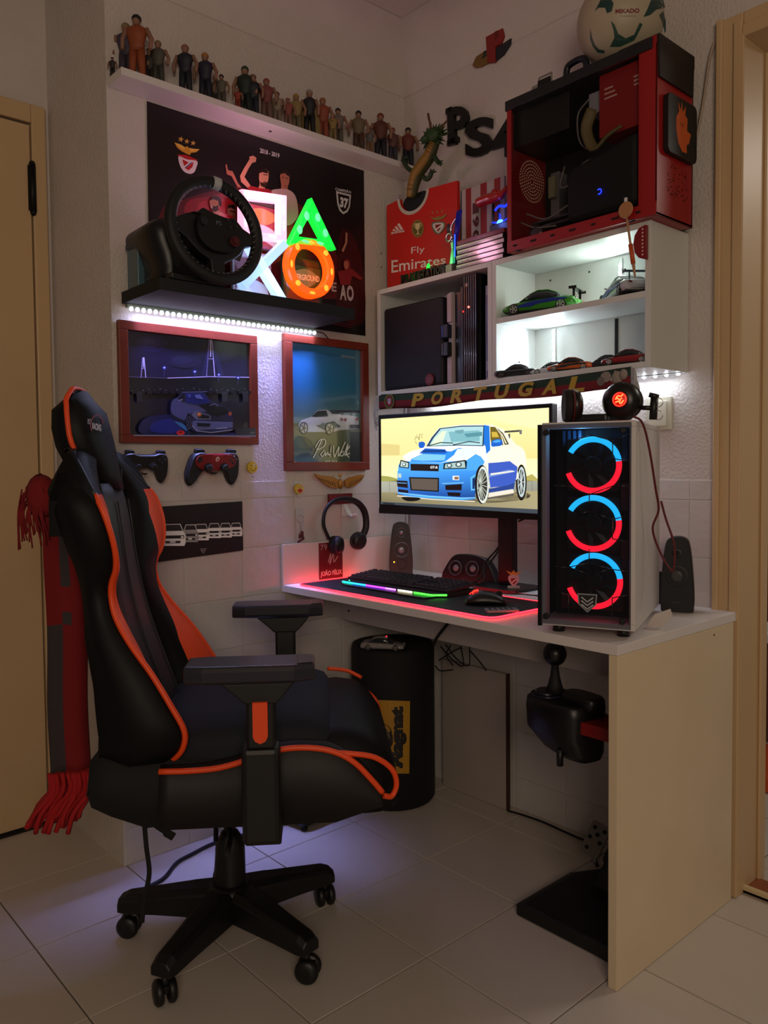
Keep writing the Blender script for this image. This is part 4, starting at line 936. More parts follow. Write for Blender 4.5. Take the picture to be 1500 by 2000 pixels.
A.poly('#1c1210', [(328, 576), (548, 580), (545, 634), (330, 628)]); A.text('#e8e8e8', 'GT-R', [(480, 612), (538, 614), (540, 594), (482, 592)], .03)
A.poly('#10202a', [(252, 545), (318, 562), (316, 612), (240, 602)]); A.poly('#b8ccc4', [(258, 555), (310, 570), (308, 604), (250, 596)]); A.ell('#5a7070', (280, 582), 16, 15); A.ell('#e4ece4', (278, 580), 8, 8)
A.poly('#10202a', [(585, 572), (750, 545), (765, 560), (760, 614), (580, 618)]); A.poly('#a8c0bc', [(598, 578), (745, 556), (752, 606), (592, 610)]); A.ell('#4c6468', (630, 590), 22, 18); A.ell('#dce8e4', (628, 588), 12, 10); A.ell('#4c6468', (700, 582), 26, 20); A.ell('#e4eee8', (700, 580), 13, 12)
A.poly('#b8c8c0', [(234, 650), (258, 652), (258, 684), (234, 680)]); A.poly('#e0e4dc', [(654, 668), (704, 668), (704, 702), (654, 700)]); A.poly('#8a5c48', [(668, 676), (700, 676), (700, 696), (668, 696)])
A.poly('#140e0c', [(318, 678), (550, 684), (548, 792), (330, 780)]); A.poly('#5a5048', [(330, 688), (540, 694), (538, 782), (340, 772)])
for k in range(18): A.k = 60; A.line('#30281e', [(345+11*k, 690), (348+11*k, 778)], 3)
A.k = 61
A.poly('#1a0e10', [(222, 704), (305, 708), (308, 762), (228, 752)]); A.line('#5a9ad8', [(228, 722), (300, 726)], 6); A.poly('#1a1014', [(232, 770), (310, 780), (312, 800), (236, 792)])
A.poly('#1a0e10', [(595, 740), (724, 732), (722, 780), (600, 778)]); A.poly('#140c10', [(610, 795), (715, 798), (710, 828), (620, 822)]); A.line('#6ab4f0', [(572, 728), (740, 722)], 8)
A.poly('#5ab0f0', [(790, 680), (838, 650), (830, 780), (795, 782)]); A.poly('#102c60', [(806, 690), (826, 676), (822, 768), (806, 770)])
A.line('#74bcf0', [(232, 800), (480, 826), (720, 840), (830, 838)], 10); A.line('#d8d0c0', [(225, 822), (500, 850), (825, 866)], 8); A.poly('#0e0a08', [(265, 832), (400, 838), (380, 860), (300, 862)], True)
A.ell('#141210', (880, 735), 56, 150, 28); A.ell('#d4dcd4', (888, 738), 46, 142, 28); A.ell('#34342e', (884, 738), 38, 122, 28)
for k in range(16):
    A.k = 75; a = k*2*PI/16; A.line('#c0c8b8', [(868+8*math.cos(a), 740+20*math.sin(a)), (884+37*math.cos(a+.12), 738+118*math.sin(a+.12))], 4.5)
A.k = 76; A.ell('#9aa29a', (860, 742), 14, 30); A.ell('#3a3c38', (858, 742), 7, 16)
for p_ in ([(360, 395), (380, 350), (395, 390)], [(370, 375), (395, 372)], [(400, 345), (398, 395)], [(405, 350), (425, 345), (410, 368), (426, 375)], [(368, 400), (378, 425)]): A.line('#3a3420', p_, 3)
A.poly('#3c444c', [(98, 868), (1392, 930), (1392, 965), (100, 886)]); A.poly('#20262c', [(120, 873), (210, 880), (210, 893), (120, 886)])
cl = ['#e8e8e8', '#3cb4d8', '#d8c060', '#e0e0e0', '#60c8c0', '#3a9a3a', '#e8f0e8', '#d8d8c0', '#40c080', '#2ab060', '#e8e0a0', '#9ad040', '#e0e0e0', '#c8c8c8', '#b8b8b8', '#d03030', '#e8e8e8', '#e87040', '#d86030', '#8080e0', '#e8e8e8', '#404850', '#2a9ae8', '#e07030']
for k, c_ in enumerate(cl): A.k = 80; A.ell(c_, (268+24.2*k, 886+1.45*k), 8, 9, 8)
for k in range(6): A.k = 80; A.ell('#e8e8e8', (1235+18*k, 944+1.1*k), 6, 7, 6)
A.ell('#f0f0f0', (108, 878), 5, 6, 6); A.line('#d0d0d0', [(124, 880), (205, 886)], 4)
SCR = vcmat('screen_light', .3, emit=1.3)
A.build('screen', SCR, mo)
A = Art(lambda u, v: MM @ Vector((u, v, .0014)), mn); A.ring('#4a4a50', (MWid*.44, .010), .004, .004, .0012, 12); A.text('#4a4a50', 'LG', [(MWid*.44+.007, .0065), (MWid*.44+.018, .0065), (MWid*.44+.018, .0135), (MWid*.44+.007, .0135)], .02); A.build('maker_mark', PRINT, mo)
sx, sy = .575, -.115
MB().box((sx-.03, sy-.012, DZ+.012), (sx+.03, sy+.012, 1.12)).build('stand_column', mat('#08080a', .4), mo, world=True, bevel=.003)
MB().box((sx-.03, sy-.04, 1.05), (sx+.03, sy, 1.15)).build('tilt_bracket', BLACK, mo, world=True)
MB().prism(rrect(.20, .15, .05, 6, sx+.01, sy-.02), DZ+.001, DZ+.012).build('stand_base', mat('#0a0a0c', .35), mo, world=True, bevel=.002)
t = thing('cable', (.53, -.08, .8), 'black cables running down beside the monitor stand', 'cable')
for dx in (0, .006):
    MB().tube(catmull([(.548-dx, -.09, 1.03), (.545-dx, -.095, .95), (.535-dx, -.10, .88), (.51-dx*3, -.13, .82), (.50+dx*4, -.17, .775), (.46+dx*6, -.20, DZ+.008)]), .0028).build('cable', RUBBER, t, world=True)
MB().box((.535, -.10, .955), (.552, -.085, .985)).build('clip', BLACK, t, world=True)
MB().tube(catmull([(.62, -.10, 1.04), (.645, -.09, 1.02), (.64, -.09, .98), (.61, -.105, .96)]), .003).build('cable', RUBBER, t, world=True)
# papers under the stand
t = tag(MB().prism([(p.x, p.y) for p in [pt(u, v, 'z', DZ) for u, v in [(930, 1150), (962, 1140), (1062, 1150), (1060, 1166), (1000, 1160)]]], DZ+.0042, DZ+.0049).build('paper_sheet', mat('#d8e4e8', .6)), 'pale sheet of paper lying on the desk in front of the monitor stand', 'paper')
# small crest figurine on the stand base
t = thing('crest_ornament', (.63, -.155, DZ+.012), 'tiny crest ornament with a golden eagle on the monitor base', 'ornament')
MC0 = frame((.74, .67, 0), (0, 0, 1), (.67, -.74, 0), (.635, -.16, DZ+.0125))
MB().prism([(-.018, 0), (.018, 0), (.018, .006), (-.018, .006)], -.008, .008, M=MC0).build('base', mat('#c8c4c4', .4), t, world=True)
MB().prism([(p.x, p.y) for p in catmull([(-.015, .035, 0), (0, .04, 0), (.015, .035, 0), (.014, .02, 0), (0, .005, 0), (-.014, .02, 0)], 4, True)], -.004, .004, M=MC0).build('crest', mat('#b8b0b4', .4), t, world=True)
A = Art(lambda u, v: MC0 @ Vector((u, v, .0042)), MC0.col[2].xyz); A.poly('#8a1a20', [(-.009, .03), (.009, .03), (.008, .02), (0, .01), (-.008, .02)]); A.line('#e0e0e0', [(-.006, .016), (.008, .028)], .003); A.build('print', PRINT, t)
MB().prism([(-.022, .052), (-.006, .046), (0, .054), (.006, .046), (.024, .050), (.008, .038), (-.008, .038)][::-1], -.003, .003, M=MC0).build('eagle', mat('#b8862a', .4, .2), t, world=True)
# speakers ---------------------------------------------------------------
SPK = mat('#0e0e13', .4, name='speaker_black')
def driver(m0, t, x, z, r, y):
    MB().torus(r, r*.1, 28, 8, M=m0 @ T(x, y, z) @ R(PI/2, 'X')).build('driver_ring', mat('#55555e', .25, .3), t, world=True)
    MB().lathe([(r*.95, .0), (r*.55, -.012*r/.02), (.001, -.012*r/.02)], 24, M=m0 @ T(x, y, z) @ R(PI/2, 'X'), caps=False).build('cone', mat('#141418', .5), t, world=True)
    MB().sph((x, y+.004, z), (r*.5, .006, r*.5), 16, M=m0).build('dome', mat('#8a8a92', .3, .4), t, world=True)
def satellite(x, y, rz, H, lab, front):
    M0 = T(x, y, DZ+.001) @ R(rz)
    t = thing('speaker', (x, y, DZ+.001), lab, 'speaker', rz=rz)
    w0, w1 = (.040, .030)
    prof = lambda f, s=1: [(p.x*f*s, p.y*(1-(1-s)*.4)+(1-s)*H*.2) for p in catmull([(-w0, .012, 0), (-w0*1.0, H*.35, 0), (-w1*1.02, H*.85, 0), (-w1*.55, H*.985, 0), (w1*.55, H*.985, 0), (w1*1.02, H*.85, 0), (w0*1.0, H*.35, 0), (w0, .012, 0), (w0*.8, 0, 0), (-w0*.8, 0, 0)], 5, True)]
    LMx = M0 @ frame((1, 0, 0), (0, 0, 1), (0, -1, 0), (0, 0, 0))
    MB().loft([[(a, b, z) for a, b in prof(1, s)] for z, s in ((-.035, .8), (-.02, .95), (0.0, 1), (.022, 1), (.028, .95))], 0, True, M=LMx).build('cabinet', SPK, t, world=True)
    if front:
        driver(M0, t, 0, H*.80, .0165, -.029); driver(M0, t, 0, H*.47, .026, -.029)
        MB().torus(.017, .001, 24, 6, M=M0 @ T(.002, -.0285, H*.2) @ R(PI/2, 'X')).build('dial_ring', mat('#17171c', .4), t, world=True)
        MB().sph((-.026, -.029, H*.24), .002, 8, M=M0).build('power_light', mat('#ffb020', .4, emit=12), t, world=True)
    else:
        MB().lathe([(.018, -.002), (.017, .004), (.010, .007)], 28, M=M0 @ T(0, -.028, H*.48) @ R(PI/2, 'X')).build('dome', mat('#3a3a3c', .4), t, world=True)
        MB().lathe([(.03, 0), (.026, .003), (.02, .001)], 28, M=M0 @ T(0, -.026, H*.48) @ R(PI/2, 'X')).build('driver_ring', mat('#141416', .5), t, world=True)
        MB().lathe([(.014, 0), (.012, .003), (.006, .002)], 20, M=M0 @ T(0, -.026, H*.78) @ R(PI/2, 'X')).build('tweeter', mat('#111114', .5), t, world=True)
        A = Art(lambda u, v: M0 @ Vector((u, -.0286, v)), M0.to_3x3() @ Vector((0, -1, 0))); A.text('#3c3c40', 'logitech', [(-.014, .022), (.014, .022), (.014, .029), (-.014, .029)], 0); A.build('maker_mark', PRINT, t)
    return t
satellite(.085, -.115, math.radians(52), .185, 'black two-driver speaker standing in the desk corner left of the monitor', True)
satellite(1.135, -.105, math.radians(22), .195, 'plain black speaker at the right end of the desk by the door frame', False)
t = thing('centre_speaker', (.42, -.09, DZ), 'wide black twin-driver centre speaker lying behind the keyboard', 'speaker', rz=math.radians(15))
M0 = T(.41, -.105, DZ+.001) @ R(math.radians(12))
LMx = M0 @ R(-.12, 'X') @ frame((1, 0, 0), (0, 0, 1), (0, -1, 0), (0, 0, 0))
pr = catmull([(-.10, .004, 0), (-.092, .035, 0), (-.06, .082, 0), (-.02, .092, 0), (.03, .09, 0), (.07, .075, 0), (.105, .02, 0), (.108, .003, 0)], 5)
pr = [(p.x, max(p.y, 0.002)) for p in pr]
MB().loft([[(a*s, b*s, z) for a, b in pr] for z, s in ((-.05, .75), (-.02, .95), (.02, 1), (.028, .96))], 0, True, M=LMx).build('cabinet', SPK, t, world=True)
FMx = M0 @ R(-.12, 'X')
driver(FMx, t, -.042, .044, .023, -.031); driver(FMx, t, .022, .046, .023, -.031)
A = Art(lambda u, v: FMx @ Vector((u, -.0288, v)), FMx.to_3x3() @ Vector((0, -1, 0))); A.text('#4a4a50', 'logitech', [(-.02, .010), (.0, .010), (.0, .015), (-.02, .015)], 0); A.build('maker_mark', PRINT, t)
# small black stand by the wall
t = tag(MB().box((1.035, -.052, DZ+.001), (1.055, -.04, DZ+.09)).build('wall_charger', BLACK, bevel=.004), 'small upright black bar on the desk between tower and right speaker', 'gadget')

# ================================================================== PC TOWER
A0 = Vector((1.245, -.498, 0)); td = Vector((.187, .075, 0)).normalized(); tb = Vector((-td.y, td.x, 0))
TW, TD, Z0, Z1 = .205, .385, .768, 1.227
TM = frame(td, tb, (0, 0, 1), A0-td*TW)      # x 0..TW, y depth, z world
pc = thing('computer_tower', tuple(A0-td*TW*.5+tb*TD*.5+Vector((0, 0, DZ))), 'white computer tower with three red and blue ring fans behind a glass front', 'computer tower')
PCW = mat('#cfcac8', .4, name='white_case'); PCD = mat('#0a0a0e', .5)
MB().box((.0, TD-.012, Z0), (TW, TD, Z1), M=TM).build('rear_panel', PCW, pc, world=True)
MB().box((.0, .03, Z1-.012), (TW, TD-.012, Z1), M=TM).build('top_panel', PCW, pc, world=True, bevel=.002)
MB().box((.0, .03, Z0), (TW, TD-.012, Z0+.012), M=TM).build('bottom_panel', PCW, pc, world=True)
MB().box((TW-.008, .03, Z0+.012), (TW, TD-.012, Z1-.012), M=TM).build('side_panel', PCW, pc, world=True, bevel=.001)
MB().box((-.009, -.004, Z0-.002), (-.001, TD-.012, Z1-.004), M=TM).build('side_glass', mat('#08080b', .15), pc, world=True)
m = MB()
for lo, hi in (((0, 0, Z0), (TW, .03, Z0+.014)), ((0, 0, Z1-.014), (TW, .03, Z1)), ((0, 0, Z0+.014), (.010, .03, Z1-.014)), ((TW-.012, 0, Z0+.014), (TW, .03, Z1-.014))): m.box(lo, hi, M=TM)
m.build('front_frame', PCW, pc, world=True, bevel=.0015)
MB().box((.01, .09, Z0+.014), (TW-.012, .095, Z1-.014), M=TM).build('inner_wall', mat('#0b0a10', .6), pc, world=True)
for cx_, cz_ in ((.108, 1.131), (.108, 1.0), (.111, .870)):
    FMx = TM @ T(cx_, .03, cz_) @ R(PI/2, 'X')
    f_ = MB(); f_.prism(rrect(.118, .118, .008), -.028, -.004, M=FMx); f_.build('fan', mat('#09090d', .6), pc, world=True)
    MB().torus(.0575, .0064, 60, 8, M=FMx, sx=.5, a0=math.radians(8), a1=math.radians(150)).build('light_ring', mat('#20b4ee', .4, emit=2.2), pc, world=True)
    MB().torus(.0575, .0064, 70, 8, M=FMx, sx=.5, a0=math.radians(198), a1=math.radians(368)).build('light_ring', mat('#ff1a30', .4, emit=2.2), pc, world=True)
    MB().lathe([(.02, -.002), (.02, .001), (.017, .002)], 24, M=FMx).build('fan_hub', mat('#0d0c12', .5), pc, world=True)
    m = MB()
    for k in range(9):
        a = k*2*PI/9; m.loft([[(.019*math.cos(a+d), .019*math.sin(a+d), z) for d, z in ((0, 0), (.35, -.006))], [(.052*math.cos(a+.35+d), .052*math.sin(a+.35+d), z) for d, z in ((0, 0), (.38, -.008))]], 0, False, closed=False, M=FMx)
    m.build('fan_blades', mat('#1a1822', .4), pc, world=True)
# tinted glass
gm = bpy.data.materials.new('tinted_glass'); gm.use_nodes = True; nt = gm.node_tree; nt.nodes.clear()
o_ = nt.nodes.new('ShaderNodeOutputMaterial'); tr = nt.nodes.new('ShaderNodeBsdfTransparent'); gl = nt.nodes.new('ShaderNodeBsdfGlossy'); mx_ = nt.nodes.new('ShaderNodeMixShader'); fr = nt.nodes.new('ShaderNodeFresnel')
tr.inputs[0].default_value = (.7, .7, .74, 1); gl.inputs['Roughness'].default_value = .03; fr.inputs[0].default_value = 1.45
nt.links.new(fr.outputs[0], mx_.inputs[0]); nt.links.new(tr.outputs[0], mx_.inputs[1]); nt.links.new(gl.outputs[0], mx_.inputs[2]); nt.links.new(mx_.outputs[0], o_.inputs[0])
MB().box((.0, -.0055, Z0+.004), (TW-.008, -.0015, Z1-.004), M=TM).build('glass_panel', gm, pc, world=True)
for a_, b_ in ((.012, Z0+.022), (.012, Z1-.022), (TW-.025, Z0+.022), (TW-.025, Z1-.022)):
    MB().lathe([(.007, 0), (.007, .004), (.005, .006)], 20, M=TM @ T(a_, -.005, b_) @ R(PI/2, 'X')).build('glass_screw', BLACK, pc, world=True)
def gl_(p, q): MB().tube([(p[0], -.0062, p[1]), (q[0], -.0062, q[1])], .0014, 4, M=TM).build('trace_line', mat('#0a0e14', .2, coat=.6), pc, world=True)
HXL = [((.108, 1.198), (.158, 1.183)), ((.158, 1.183), (.158, 1.145)), ((.158, 1.183), (.195, 1.198)), ((.158, 1.145), (.195, 1.138)), ((.108, 1.198), (.06, 1.183)), ((.108, 1.066), (.158, 1.085)), ((.108, 1.066), (.06, 1.085)), ((.158, 1.085), (.195, 1.085)), ((.06, 1.085), (.03, 1.085)),
       ((.108, 1.066), (.108, 1.03)), ((.108, 1.03), (.158, 1.012)), ((.158, 1.012), (.185, 1.02)), ((.108, 1.03), (.08, 1.02)), ((.158, 1.012), (.158, .97)), ((.158, .97), (.19, .965)), ((.108, .945), (.108, .915)), ((.108, .915), (.155, .903)), ((.108, .915), (.062, .903)), ((.155, .903), (.108, .890)), ((.062, .903), (.108, .890)), ((.062, .903), (.03, .903)), ((.155, .903), (.195, .9)), ((.158, .80), (.158, .84)), ((.158, .84), (.195, .85)), ((.062, .80), (.062, .84)), ((.062, .84), (.03, .85))]
for p_, q_ in HXL: gl_(p_, q_)
for k in range(4): MB().box((.035+.012*k, .05, 1.175), (.041+.012*k, .085, 1.21), M=TM).build('memory_stick', mat('#20486a', .4), pc, world=True)
MB().box((.15, .05, 1.14), (.18, .085, 1.205), M=TM).build('circuit_board', mat('#1a3a5a', .4), pc, world=True)
for z_ in (1.06, .93): MB().box((.168, .04, z_-.03), (.186, .08, z_+.03), M=TM).build('cable_bundle', mat('#4a1420', .5), pc, world=True)
MB().box((.03, .055, .80), (.17, .085, .83), M=TM).build('drive_shroud', mat('#4a1218', .4), pc, world=True)
A = Art(lambda u, v: TM @ Vector((.104+u, -.0066, .826+v)), -tb)
A.poly('#8a8a90', [(-.022, .02), (.022, .02), (.020, -.004), (0, -.022), (-.020, -.004)]); A.poly('#101014', [(-.019, .017), (.019, .017), (.017, -.003), (0, -.018), (-.017, -.003)])
for k in range(3): A.line('#b8b8be', [(-.013, .012-.008*k), (0, .002-.008*k), (.013, .012-.008*k)], .0028)
A.build('emblem', PRINT, pc)
for a_ in (.03, TW-.03):
    for b_ in (.035, TD-.04): MB().cyl((a_, b_, DZ+.0005), (a_, b_, Z0), .014, n=14, M=TM).build('foot', BLACK, pc, world=True)
m = MB(); m.prism([(.0, 0), (.035, .0), (.06, .03), (.055, .045), (.02, .03)], 0, .002, M=TM @ T(TW+.002, .16, DZ+.003) @ R(PI/2, 'X') @ R(-.2, 'Y'))
tag(m.build('paper_tag', mat('#c8beb8', .5)), 'curled white paper tag on the desk behind the computer tower', 'paper')
point('tower_glow', tuple(TM @ Vector((.1, .06, .86))), .25, (1, .15, .25), .02)
point('tower_glow_blue', tuple(TM @ Vector((.08, .04, 1.19))), .3, (.2, .6, 1), .02)
# headset on the tower ------------------------------------------------
hs = thing('gaming_headset', tuple(TM @ Vector((.12, .12, Z1))), 'black gaming headset with a glowing red emblem lying on the computer tower', 'headset')
HB = mat('#0c0a0c', .35); HRm = mat('#5a0c12', .5)
HM = TM @ T(0, 0, Z1)
m1 = HM @ T(.052, .055, .040) @ R(math.radians(112), 'Z') @ R(PI/2, 'X')
MB().lathe([(.036, -.016), (.038, -.004), (.034, .004)], 32, M=m1).build('cushion', mat('#140c0e', .8), hs, world=True)
MB().lathe([(.034, .004), (.036, .008), (.033, .02), (.02, .026)], 32, M=m1).build('ear_cup', HB, hs, world=True)
MB().torus(.0375, .002, 32, 6, M=m1 @ T(0, 0, .004)).build('trim_ring', HRm, hs, world=True)
m2 = HM @ T(.165, .06, .046) @ R(math.radians(-8), 'Z') @ R(PI/2, 'X')
MB().lathe([(.040, -.03), (.043, -.012), (.042, -.004)], 36, M=m2).build('cushion', mat('#140c0e', .8), hs, world=True)
MB().lathe([(.042, -.004), (.0425, .006), (.035, .018), (.022, .024)], 36, M=m2).build('ear_cup', HB, hs, world=True)
MB().lathe([(.0185, .024), (.0175, .026), (.001, .0262)], 30, M=m2 @ T(.004, .002, 0)).build('emblem_plate', mat('#7a0a0a', .4), hs, world=True)
MB().torus(.0145, .0012, 28, 6, M=m2 @ T(.004, .002, .0268)).build('emblem_ring', mat('#ff1a10', .4, emit=9), hs, world=True)
m = MB()
for L_ in ([(-.009, .0), (-.004, .008), (.003, .007), (.008, .011)], [(-.006, .004), (0, .0), (.006, .003)], [(-.009, -.006), (-.002, -.004), (.003, -.009), (.009, -.002)], [(0, .0), (.002, -.004)]): m.tube(catmull([(a, b, .0268) for a, b in L_], 4), .0016, 6, M=m2 @ T(.004, .002, 0))
m.build('emblem', mat('#ff3418', .4, emit=14), hs, world=True)
m = MB(); m.tube(catmull([(.035, .09, .012), (.05, .16, .010), (.10, .185, .010), (.155, .17, .010), (.168, .085, .012)], 8), .008, 10, sy=2.0, M=HM); m.build('headband', HB, hs, world=True)
MB().box((.045, .05, .001), (.135, .085, .020), M=HM).build('headband_pad', HB, hs, world=True, bevel=.005)
m = MB(); m.cyl((.205, .06, .03), (.235, .065, .028), .005, M=HM); m.cyl((.232, .065, .003), (.235, .065, .055), .0085, M=HM); m.cyl((.232, .065, .05), (.235, .065, .06), .011, M=HM); m.build('microphone', BLACK, hs, world=True)
m = MB(); m.torus(.010, .001, 20, 5, M=HM @ T(.243, .06, .04) @ R(PI/2, 'X')); m.torus(.010, .001, 20, 5, M=HM @ T(.243, .06, .012) @ R(PI/2, 'X')); m.build('clip_wire', CHROME, hs, world=True)
m = MB(); m.sph((.155, .06, .098), (.012, .006, .016), 12, M=HM); m.sph((.17, .055, .105), (.009, .006, .012), 12, M=HM); m.build('fabric_bow', mat('#8a7e78', .8), hs, world=True)
cb_ = [HM @ Vector(p) for p in ((.19, .055, .012), (.21, .06, -.004), (.222, .08, -.06), (.232, .11, -.15), (.236, .13, -.20), (.222, .14, -.245), (.238, .15, -.30), (.262, .15, -.34), (.268, .15, -.33), (.268, .15, -.28), (.25, .145, -.22), (.240, .14, -.18))]
MB().tube(catmull(cb_, 8), .0026, 8).build('cord', mat('#5a0e14', .6), hs, world=True)
# wall switch
t = thing('light_switch', (1.02, 0, 1.27), 'square cream light switch on the wall behind the headset', 'light switch')
MB().box((.985, -.010, 1.225), (1.062, -.001, 1.318)).build('plate', mat('#c9c4b0', .4), t, world=True, bevel=.003)
MB().box((.996, -.015, 1.236), (1.050, -.010, 1.306)).build('rocker', mat('#d0ccb8', .4), t, world=True, bevel=.002)

# ================================================================== WALL CABINETS
CZ0, CZ1, CYF = 1.377, 1.744, -.197
EDGE = mat('#b8a8a4', .4, name='cabinet_edge')
LAM = mat('#d4d6d2', .4, name='cabinet_laminate')
def cabinet(x0, x1, lab, shelf):
    t = thing('wall_cabinet', ((x0+x1)/2, CYF/2, CZ0), lab, 'cabinet')
    th = .016
    for nm, lo, hi in (('side_panel', (x0, CYF, CZ0), (x0+th, -.006, CZ1)), ('side_panel', (x1-th, CYF, CZ0), (x1, -.006, CZ1)), ('top_panel', (x0+th, CYF, CZ1-th), (x1-th, -.006, CZ1)), ('bottom_panel', (x0+th, CYF, CZ0), (x1-th, -.006, CZ0+th)), ('back_panel', (x0+th, -.010, CZ0+th), (x1-th, -.006, CZ1-th))):
        MB().box(lo, hi).build(nm, LAM, t, world=True, bevel=.0008)
    if shelf: MB().box((x0+th, CYF+.002, 1.555), (x1-th, -.0105, 1.571)).build('shelf_board', LAM, t, world=True, bevel=.0008)
    return t
cabinet(.063, .5835, 'white wall cabinet packed with game consoles, the left of the two', False)
rc = cabinet(.585, 1.106, 'white wall cabinet with toy cars on two lit shelves, the right of the two', True)
m = MB()
for q_ in ((1006, 745-2), (1000, 686)): pass
for z in (1.45, 1.62): m.cyl((.6012, -.09, z), (.6022, -.09, z), .003)
for x in (.66, .80): m.cyl((x, -.0102, 1.70), (x, -.0112, 1.70), .003)
tag(m.build('peg_holes', mat('#2a2a2a', .8), rc, world=True), kind='stuff')
# led strips inside the right cabinet
def vstrip(x, z0, z1, lab, lit=True):
    t = thing('led_strip', (x, -.012, z0), lab, 'light strip')
    MB().box((x-.006, -.0135, z0), (x+.006, -.0115, z1)).build('tape', mat('#c8ccc8' if lit else '#1a1a1a', .5), t, world=True)
    if lit:
        n = int((z1-z0)/.022); led = None
        for k in range(n):
            z = z0+.012+k*.022
            if led is None: led = MB().sph((0, 0, 0), (.0045, .003, .0045), 10).build('led', mat('#e8f4ff', .3, emit=25), t)
            else: led = led.copy(); C.objects.link(led)
            led.parent = t; led.location = (0, -.003, z-z0)
    return t
vstrip(.675, 1.395, 1.55, 'glowing LED strip up the back of the lower cabinet shelf')
vstrip(.905, 1.575, 1.72, 'glowing LED strip up the back of the upper cabinet shelf')
MB
o = MB().box((.888, -.014, 1.395), (.898, -.0115, 1.55)).build('cable_tape', RUBBER); tag(o, 'black tape strip up the back of the lower cabinet shelf', 'tape')
area('cabinet_led_low', (.675, -.02, 1.475), (.72, -.2, 1.47), .010, .75, (.80, .92, 1), .14)
area('cabinet_led_high', (.905, -.02, 1.65), (.87, -.2, 1.66), .010, .7, (.84, 1, .93), .12)
# strip under the cabinet, lighting the wall
t = thing('led_strip', (1.0, -.03, CZ0), 'white LED strip glowing under the right wall cabinet', 'light strip')
MB().box((.10, -.034, CZ0-.003), (1.10, -.026, CZ0-.0005)).build('tape', mat('#c8ccc8', .5), t, world=True)
led = None
for k in range(30):
    x = .12+k*.0335
    if led is None: led = MB().sph((0, 0, 0), (.005, .005, .003), 10).build('led', mat('#e8f0ff', .3, emit=22), t)
    else: led = led.copy(); C.objects.link(led)
    led.location = (x-1.0, 0, -.0055); led.parent = t
area('under_cabinet_lamp', (.60, -.03, CZ0-.012), (.60, -.028, 0), .95, 1.1, (.80, .88, 1), .01)
# national scarf ---------------------------------------------------------
sc = thing('national_scarf', (.55, -.205, 1.35), 'green and red football scarf lettered in gold hanging below the wall cabinets', 'scarf')
def scz(x): return 1.383-.012*math.sin((x-.07)/.99*PI), 1.327+.010*math.sin((x-.07)/.99*PI*1.0)*0+.004*math.sin(x*14)
m = MB(); rs = []
N_ = 60
for k in range(N_+1):
    x = .078+(1.055-.078)*k/N_; a, b = scz(x); yy = -.2025-.002*math.sin(k*.9); mid = (a+b)/2+.002
    rs.append([(x, yy, a), (x, yy-.003, a-.01), (x, yy-.003, mid), (x, yy-.0035, b+.01), (x, yy, b), (x, yy+.002, mid)])
m.loft(rs, 0, True, mfun=lambda i, j: 0 if j in (0, 1, 5) else 1)
m.build('knit_band', [mat('#1a3424', .85, bump=.4, bscale=500, bdist=.001), mat('#6e1420', .85, bump=.4, bscale=500, bdist=.001)], sc, world=True)
A = Art(lambda u, v: Vector((u, -.2075, v)), (0, -1, 0))
gx = [.245+.089*k for k in range(8)]
for ch, x in zip('PORTUGAL', gx): A.text('#b0962c', ch, [(x-.004, 1.330), (x+.048, 1.330), (x+.062, 1.372), (x+.010, 1.372)], .045)
A.ell('#2a3a20', (.135, 1.355), .026, .026); A.ring('#7a6a2a', (.135, 1.355), .023, .023, .004); A.ell('#8a1420', (.135, 1.355), .015, .017); A.poly('#c8c8d0', [(.127, 1.364), (.143, 1.364), (.141, 1.350), (.135, 1.345), (.129, 1.350)])
for dx, dz in ((-.004, .004), (.004, .004), (0, -.002)): A.ell('#2a3a8a', (.135+dx, 1.356+dz), .0025, .003, 8)
A.ell('#8a8078', (.985, 1.362), .016, .014); A.ell('#6a6058', (.97, 1.352), .012, .012); A.line('#a8a098', [(1.0, 1.35), (1.015, 1.375)], .006)
A.build('lettering', PRINT, sc)
for xx, sg, nm in ((.078, -1, 0), (1.055, 1, 1)):
    m = MB()
    random.seed(11+nm)
    for k in range(34):
        z = 1.330+.05*k/33; m.tube(catmull([(xx, -.203, z), (xx+sg*.012, -.204+random.uniform(-.004, .003), z-.006), (xx+sg*(.016+random.uniform(-.006, .008)), -.204+random.uniform(-.008, .004), z-.04+random.uniform(-.006, .006)), (xx+sg*(.012+random.uniform(-.006, .01)), -.206+random.uniform(-.008, .006), z-.062+random.uniform(-.012, .01))], 3), .0016, 4)
    tag(m.build('fringe', mat('#b8b8b8', .8), sc, world=True), kind='stuff')
MB().sph((.086, -.2065, 1.381), .003, 10).build('pin', mat('#e8e8e8', .3), sc, world=True)

# consoles in the left cabinet
FL = CZ0+.016
t = thing('game_console', (.26, -.1, FL), 'large flat black console filling the left half of the left cabinet', 'game console')
MB().box((.084, -.188, FL+.0005), (.368, -.03, FL+.285)).build('shell', mat('#0b0a14', .65), t, world=True, bevel=.012, seg=3)
t = thing('wax_badge', (.32, -.192, FL), 'small round red badge standing in front of the big black console', 'badge')
MB().lathe([(.019, 0), (.021, .003), (.018, .006)], 9, M=T(.315, -.190, FL+.0215) @ R(PI/2, 'X')).build('badge', mat('#6a1822', .5), t, world=True)
A = Art(lambda u, v: Vector((u, -.1965, v)), (0, -1, 0)); A.text('#a86a70', 'START', [(.304, FL+.022), (.327, FL+.022), (.327, FL+.028), (.304, FL+.028)], 0); A.text('#a86a70', 'BTN', [(.306, FL+.014), (.325, FL+.014), (.325, FL+.020), (.306, FL+.020)], 0); A.build('lettering', PRINT, t)
t = thing('game_console', (.40, -.1, FL), 'old grey console on edge with two memory cards plugged in', 'game console')
GC = mat('#b4a4ac', .5)
